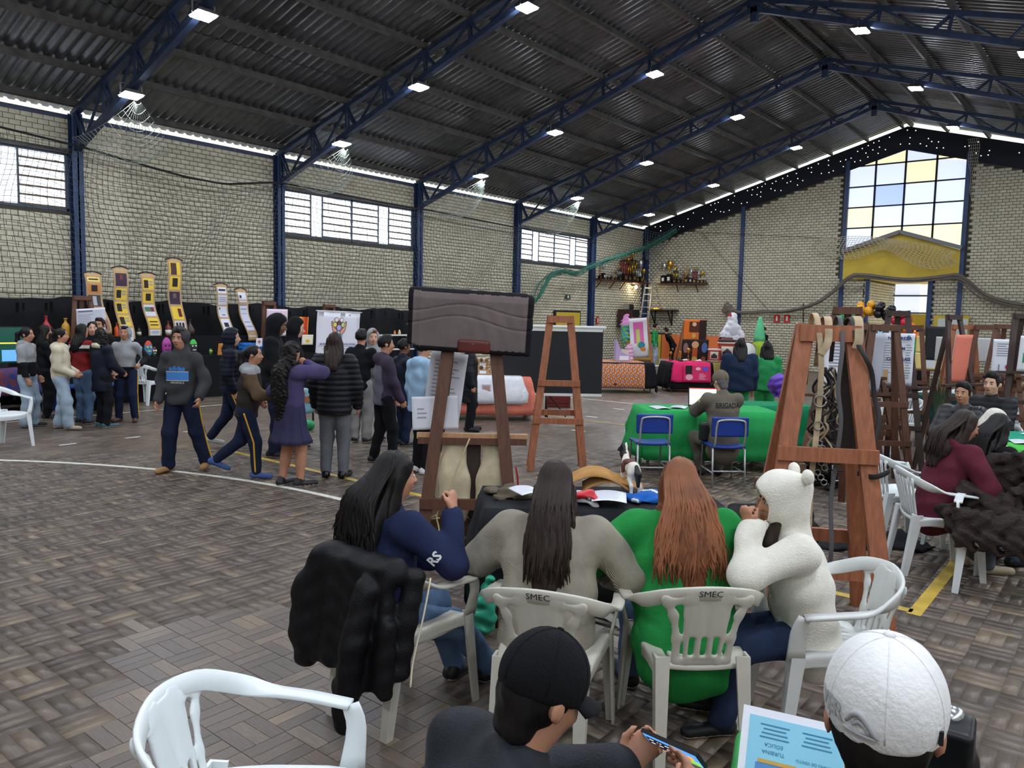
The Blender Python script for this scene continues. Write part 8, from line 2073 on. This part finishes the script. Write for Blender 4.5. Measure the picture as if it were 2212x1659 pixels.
# two boys
person('boy in shiny black jacket looking sideways to the left, nearer one', (-1.458, 9.540), LEFT + 0.9, 1.62, pel=(0, -.04, .52), lean=0.05, sit=True, head=(-0.2, 0), top=w_leather, topc='leather_jacket', pants=w_black, shoes=[k_black], hair='short', res=0.0115, seed=61, tone='m', puff=0.025, quilt=0.004, shorthair=1.4, hands=[(0.15, 0.35, 0.7), (-0.15, 0.35, 0.7)], feet=[(.1, .36, .07), (-.1, .36, .07)], kneeh=[(.1, 1, 1), (-.1, 1, 1)])
person('boy in black puffer jacket with swept black hair, farther one', (-1.304, 10.318), LEFT + 0.55, 1.74, pel=(0, -.04, .54), lean=0.02, sit=True, head=(0.05, 0), top=w_blackp, topc='puffer_jacket', pants=w_black, shoes=[k_black], hair='short', res=0.0115, seed=62, tone='l', puff=0.03, quilt=0.008, shorthair=1.7, hands=[(0.15, 0.35, 0.7), (-0.15, 0.35, 0.7)], feet=[(.1, .36, .07), (-.1, .36, .07)], kneeh=[(.1, 1, 1), (-.1, 1, 1)])
put(ch_fan, *(-1.426, 9.426), LEFT + 0.9, 'white armchair under the boy in the shiny black jacket'); put(ch_fan, *(-1.273, 10.186), LEFT + 0.55, 'white armchair under the boy in the black puffer jacket')
# girls at the teal table
def mar(C, g):
    o = np.zeros(len(C), int)
    d = np.linalg.norm(C - (g['EL'][0] * .45 + g['WR'][0] * .55), axis=1); ax = nrm(g['WR'][0] - g['EL'][0]); s = (C - g['EL'][0]) @ ax / np.linalg.norm(g['WR'][0] - g['EL'][0])
    dd = np.linalg.norm((C - g['EL'][0]) - ((C - g['EL'][0]) @ ax)[:, None] * ax, axis=1)
    o[(s > 0.42) & (s < 0.72) & (dd < 0.09)] = 1; return o
t, g = person('girl in maroon hoodie with white sleeve band and long straight dark hair', (-1.12, 6.68), RIGHT + 0.12, 1.62, pel=(0, -.04, .51), lean=0.28, sit=True, head=(-0.1, -0.25), top=w_maroon, topmats=[w_maroon, m_sole], topsel=mar, hood='down', pants=F_('grey_denim', (92, 98, 106), var=.25), shoes=[k_beige], hair='long', hairm=m_hairb, hairlen=0.30, res=0.010, seed=63, tone='m', puff=0.022, wide=1.1, hem=-0.02, hands=[(0.20, 0.36, 0.62), (-0.15, 0.4, 0.72)], hints=[(1, -.4, -.8), (-1, -.4, -.8)], feet=[(.1, .34, .07), (-.1, .36, .07)], kneeh=[(.1, 1, 1), (-.1, 1, 1)])
hair_locks(t, g, m_hairb, 90, 0.32, 0.05, 15, wave=0.006)
t, g = person('girl with very long straight black hair leaning close to the maroon hoodie', (-0.93, 6.98), RIGHT + 0.35, 1.56, pel=(0, -.02, .51), lean=0.34, sit=True, head=(0.1, -0.35), top=w_black, topc='jumper', pants=w_jm, shoes=[k_black], hair='long', hairm=m_hairk, hairlen=0.55, res=0.011, seed=64, tone='m', hands=[(0.15, 0.4, 0.65), (-0.15, 0.4, 0.65)], feet=[(.1, .34, .07), (-.1, .36, .07)], kneeh=[(.1, 1, 1), (-.1, 1, 1)])
hair_locks(t, g, m_hairk, 90, 0.56, 0.06, 16, wave=0.006)
person('girl in cream cable-knit cardigan bending over, behind the two dark heads', (-1.10, 7.40), RIGHT + 0.2, 1.58, pel=(0, -.04, .52), lean=0.5, sit=True, head=(0, -0.6), top=w_knit, topc='cardigan', hood='up', pants=w_jm, shoes=[k_white], hair='none', res=0.011, seed=65, tone='m', puff=0.02, hands=[(0.14, 0.50, 0.62), (-0.1, 0.5, 0.6)], feet=[(.1, .4, .07), (-.1, .4, .07)], kneeh=[(.1, 1, 1), (-.1, 1, 1)])
put(ch_fan, -1.02, 7.44, RIGHT + 0.2, 'white armchair under the cream cable-knit cardigan')
t = cloth_table('teal_cloth_table', 'table with a teal cloth at the right edge', *(-0.803, 9.749), 0.5, 0.9, 0.7, 0.75, 0.5, F_('teal_cloth', (30, 144, 112)), seed=16)
x8, y8 = (-0.803, 9.749)
t = cloth_table('lime_cloth_table', 'second table with a bright green cloth below the teal one', x8 + 0.25, y8 - 0.75, 0.5, 0.8, 0.6, 0.74, 0.4, F_('lime_green_cloth', (70, 176, 70)), seed=17)
sheet_on(x8 - 0.05, y8 - 0.6, 0.3, 0.2, 0.28, 'white sheets on the bright green table', z=0.752); sheet_on(x8 + 0.02, y8 + 0.02, 0.8, 0.2, 0.28, 'printed cards and blue pens on the teal table', z=0.762)
o = sdobj('blue_ball', SD(.01).ell((0, 0, .09), (.09, .09, .09)), 0.014, M('blue_ball', (34, 66, 140), rough=0.4), None, (x8 - 0.02, y8 + 0.5, 0.757)); tag(o, 'small dark blue ball on the teal table side', 'ball')
o = MB().box((0, 0, .26), (0.16, .7, .04)).box((0, 0, .5), (.04, .5, .5)).build('blue_screen_board', m_bplas, None, (*(-1.607, 14.325), 0.0), (0, 0, .5)); tag(o, 'blue plastic board behind the puffer jacket boy', 'board')
# fur throw on the chair
rr = np.random.default_rng(21); sd = SD(0.03)
for k in range(26):
    u, v = rr.uniform(-1, 1), rr.uniform(0, 1); p0 = np.array((u * .25, .22 - v * .5, .50 + max(0, v - .45) * .75 + 0.03 * rr.random())); d = np.array((0.10 * rr.normal(), 0.02, 0.03)); sd.cone(p0 - d, p0 + d, 0.055, 0.05)
sd.box((0, .02, .47), (.23, .2, .02), None, .03); sd.box((0, -.27, .66), (.24, .03, .16), None, .04)
for k in range(8): sd.chain([(-.26 + .07 * k, .24, .50), (-.27 + .075 * k, .29, .42), (-.28 + .075 * k, .30, .36)], [.045, .04, .03])
def furd(P): return 0.016 * np.sin(P[:, 0] * 42 + 2 * np.sin(P[:, 2] * 22)) * np.sin(P[:, 2] * 48 + 2.2 * np.sin(P[:, 1] * 26)) + 0.006 * np.sin(P[:, 1] * 90)
o = sdobj('fur_throw', sd, 0.012, F_('dark_brown_fur', (50, 42, 38), bump=1.0, bs=60, var=.3), None, (-0.66, 6.46, 0.0), disp=furd, rot=(0, 0, PI)); tag(o, 'thick dark brown knotted fur throw heaped over a plastic chair', 'throw')
# ---------------------------------------------------------------- nearest foreground
t = thing('phone', 'phone with a bright game screen held by the black-capped youth', 'phone', (0, 0, 0)); gg = BC[1]
def bcw(p): c, s = math.cos(AWAY - 1.0), math.sin(AWAY - 1.0); return np.array((-1.00 + p[0] * c - p[1] * s, 1.215 + p[0] * s + p[1] * c, p[2]))
hm_ = bcw((gg['WR'][0] + gg['WR'][1]) / 2 + np.array((0, 0.105, 0.07)))
t.location = tuple(hm_); t.rotation_euler = (0.75, 0.0, AWAY - 0.75)
MB().box((0, 0, 0), (.155, .009, .074)).build('case', m_ink, t); MB().box((0, -.0052, 0), (.146, .001, .066)).build('screen', M('phone_screen', (86, 150, 226), emit=0.7), t)
MB().box((-.035, -.0062, -.004), (.066, .001, .05)).build('game_panel', M('phone_dark', (40, 42, 52), emit=0.2), t); MB().box((.045, -.0062, -.02), (.05, .001, .022)).build('game_grass', M('phone_green', (130, 200, 90), emit=0.7), t); MB().box((.05, -.0068, .004), (.018, .001, .016)).build('game_icon', M('phone_orange', (236, 160, 40), emit=0.7), t); MB().box((-.03, -.0062, -.03), (.085, .001, .006)).build('game_bar', M('phone_pink', (236, 150, 150), emit=0.7), t)
for k in range(6): MB().box((-.055 + .022 * (k % 3), -.0068, .012 - .018 * (k // 3)), (.012, .001, .003)).build('game_text', M('phone_white', (226, 230, 236), emit=0.7), t)
# jacket print of the black-capped youth: pale feathery line drawing
wb_ = [c for c in BC[0].children if c.name.startswith('windbreaker')][0]; rr = random.Random(3); mb = MB(); g5 = BC[1]
for k in range(26):
    u0 = -0.10 + 0.20 * k / 25; P = []
    for q in range(7):
        v = q / 6; x = u0 * (1 - 0.15 * v) + 0.006 * math.sin(q * 1.7 + k); z = 0.225 - 0.20 * v * rr.uniform(.85, 1.0)
        P.append(g5['pel'] + g5['u'] * z * g5['h'] * 0.9 + g5['r'] * (x - 0.03) - g5['fw'] * (0.091 * 1.66 * 0.78 + 0.058 - 0.5 * x * x))
    mb.tube(P, 0.0016, 4)
mb.build('jacket_print', M('pale_print', (206, 206, 190)), wb_)
# cap lettering on the white cap
g6 = WC[1]; cap6 = [c for c in WC[0].children if c.name.startswith('cap')][0]
def capmap(az, el, lift=0.002):
    q = g6['q']; c0 = g6['hc'] + g6['hu'] * 0.034 * q - g6['hf'] * 0.004 * q
    return c0 + (g6['hr'] * math.sin(az) * 0.090 * math.cos(el) - g6['hf'] * math.cos(az) * 0.108 * math.cos(el) + g6['hu'] * 0.102 * math.sin(el)) * q * (1 + lift / 0.09)
m_emb = M('grey_embroidery', (168, 168, 170), rough=0.6)
text('VER', 0.036, m_emb, cap6, bend=lambda co: Vector(capmap(-1.02 + co.x / 0.10, 0.02 + co.y / 0.10)), name='cap_lettering', depth=0.0, bold=0.0012)
mb = MB(); P = []
for (a, e) in ((-0.62, -0.02), (-0.52, 0.12), (-0.40, 0.16), (-0.30, 0.10), (-0.16, -0.06), (-0.10, -0.12)): P.append(capmap(a, e))
mb.tube(spline(P, 20), [0.0025 + 0.003 * math.sin(PI * i / 19) for i in range(20)], 6); P = [capmap(a, e) for (a, e) in ((-0.50, -0.02), (-0.40, 0.05), (-0.30, 0.0), (-0.24, -0.08))]; mb.tube(spline(P, 14), 0.003, 6)
mb.tube([capmap(a, -0.13 - 0.02 * (a + .6)) for a in np.linspace(-0.66, -0.08, 12)], 0.0025, 6); mb.build('cap_emblem', m_emb, cap6)
MB().box(capmap(0.95, -0.12), (0.006, 0.006, 0.02)).build('cap_tag', m_ink, cap6)
# green table by the white cap with the leaflet
o = thing('green_side_table', 'green-topped table at the lower right under the leaflet', 'table', (-0.42, 1.93, 0), 0.35)
sd = SD(0.02).box((0, 0, 0.735), (0.30, 0.20, 0.008), None, 0.03); sdobj('table_top', sd, 0.012, M('green_plastic_top', (48, 150, 76), rough=0.5), o)
for sx in (-1, 1):
    for sy in (-1, 1): MB().tube([(sx * .26, sy * .16, 0), (sx * .26, sy * .16, .72)], .018, 8).build('leg', m_tube, o)
drape('tablecloth', o, 0.62, 0.44, 0.765, (.30, .1, .1, .06), M('green_plastic_top', (48, 150, 76)), 0.05, 0.01, 18, 16)
lf = thing('leaflet', 'light blue printed leaflet about wind turbines on the green table', 'leaflet', (-0.585, 1.83, 0.775), 0.50); lf.rotation_euler = (-0.72, 0.06, 0.36)
MB().box((0, 0, 0), (.25, .0015, .34)).build('sheet', m_paper, lf); MB().box((0.005, -.0012, -.005), (.225, .001, .31)).build('panel', cm((140, 202, 226)), lf)
MB().add([(-.085, -.0022, -.06), (.0, -.0022, -.09), (.0, -.0022, .04), (-.085, -.0022, .04)], [(0, 1, 2, 3)]).build('picture_sea', cm((90, 140, 196)), lf); MB().add([(0.0, -.0022, -.09), (.1, -.0022, -.10), (.1, -.0022, .04), (0.0, -.0022, .04)], [(0, 1, 2, 3)]).build('picture_sky', cm((196, 212, 232)), lf)
MB().box((0.0, -.0026, .0), (.034, .001, .045)).build('picture_turbine', cm((80, 88, 96)), lf); MB().box((-.035, -.0026, .045), (.09, .001, .009)).build('picture_band', cm((200, 160, 80)), lf)
for s in (-1, 1): MB().beam((.06 + s * .008, -.0026, .035), (.06, -.0026, -.05), .002, .001, (0, 1, 0)).build('picture_mast', cm((60, 70, 80)), lf)
text('TURBINA', .013, cm((40, 110, 140)), lf, (-.045, -.0026, .068), (PI / 2, PI, 0), depth=0.0); text('EÓLICA', .013, cm((40, 110, 140)), lf, (-.045, -.0026, .085), (PI / 2, PI, 0), depth=0.0); text('MOINHO DE VENTO', .010, cm((40, 110, 140)), lf, (.055, -.0026, .064), (PI / 2, PI, 0), depth=0.0)
for c_ in (-.045, .055):
    for k in range(4): MB().box((c_, -.0024, .102 + .010 * k), (.07 - .008 * (k % 3), .0008, .003)).build('small_print', cm((60, 130, 160)), lf)
t = thing('clamp_stand', 'cream post with black taped clamp and cable behind the white cap', 'stand', (-0.255, 1.80, -0.0), 0.1)
MB().box((0, 0, .50), (.05, .03, 1.0)).build('post', M('cream_post', (196, 194, 168), rough=.5), t)
sd = SD(.02).box((0, 0, 1.03), (.035, .03, .045), rotm(.3, 0, 0), .012).cone((-.05, 0, 1.0), (-.045, 0, .94), .02, .012).cone((.045, 0, 1.0), (.05, 0, .93), .014, .01); sdobj('taped_clamp', sd, .008, M('black_tape', (24, 24, 28), rough=.4), t)
MB().lathe([(.026, 0), (.03, .012), (.02, .03), (0, .034)], 12, (0, .01, 1.07)).build('glass_knob', m_silver, t); MB().tube(spline([(.05, 0, .94), (.075, -.01, .88), (.085, -.02, .80), (.07, -.02, .77)], 14), .004, 6).build('cable', m_ink, t)
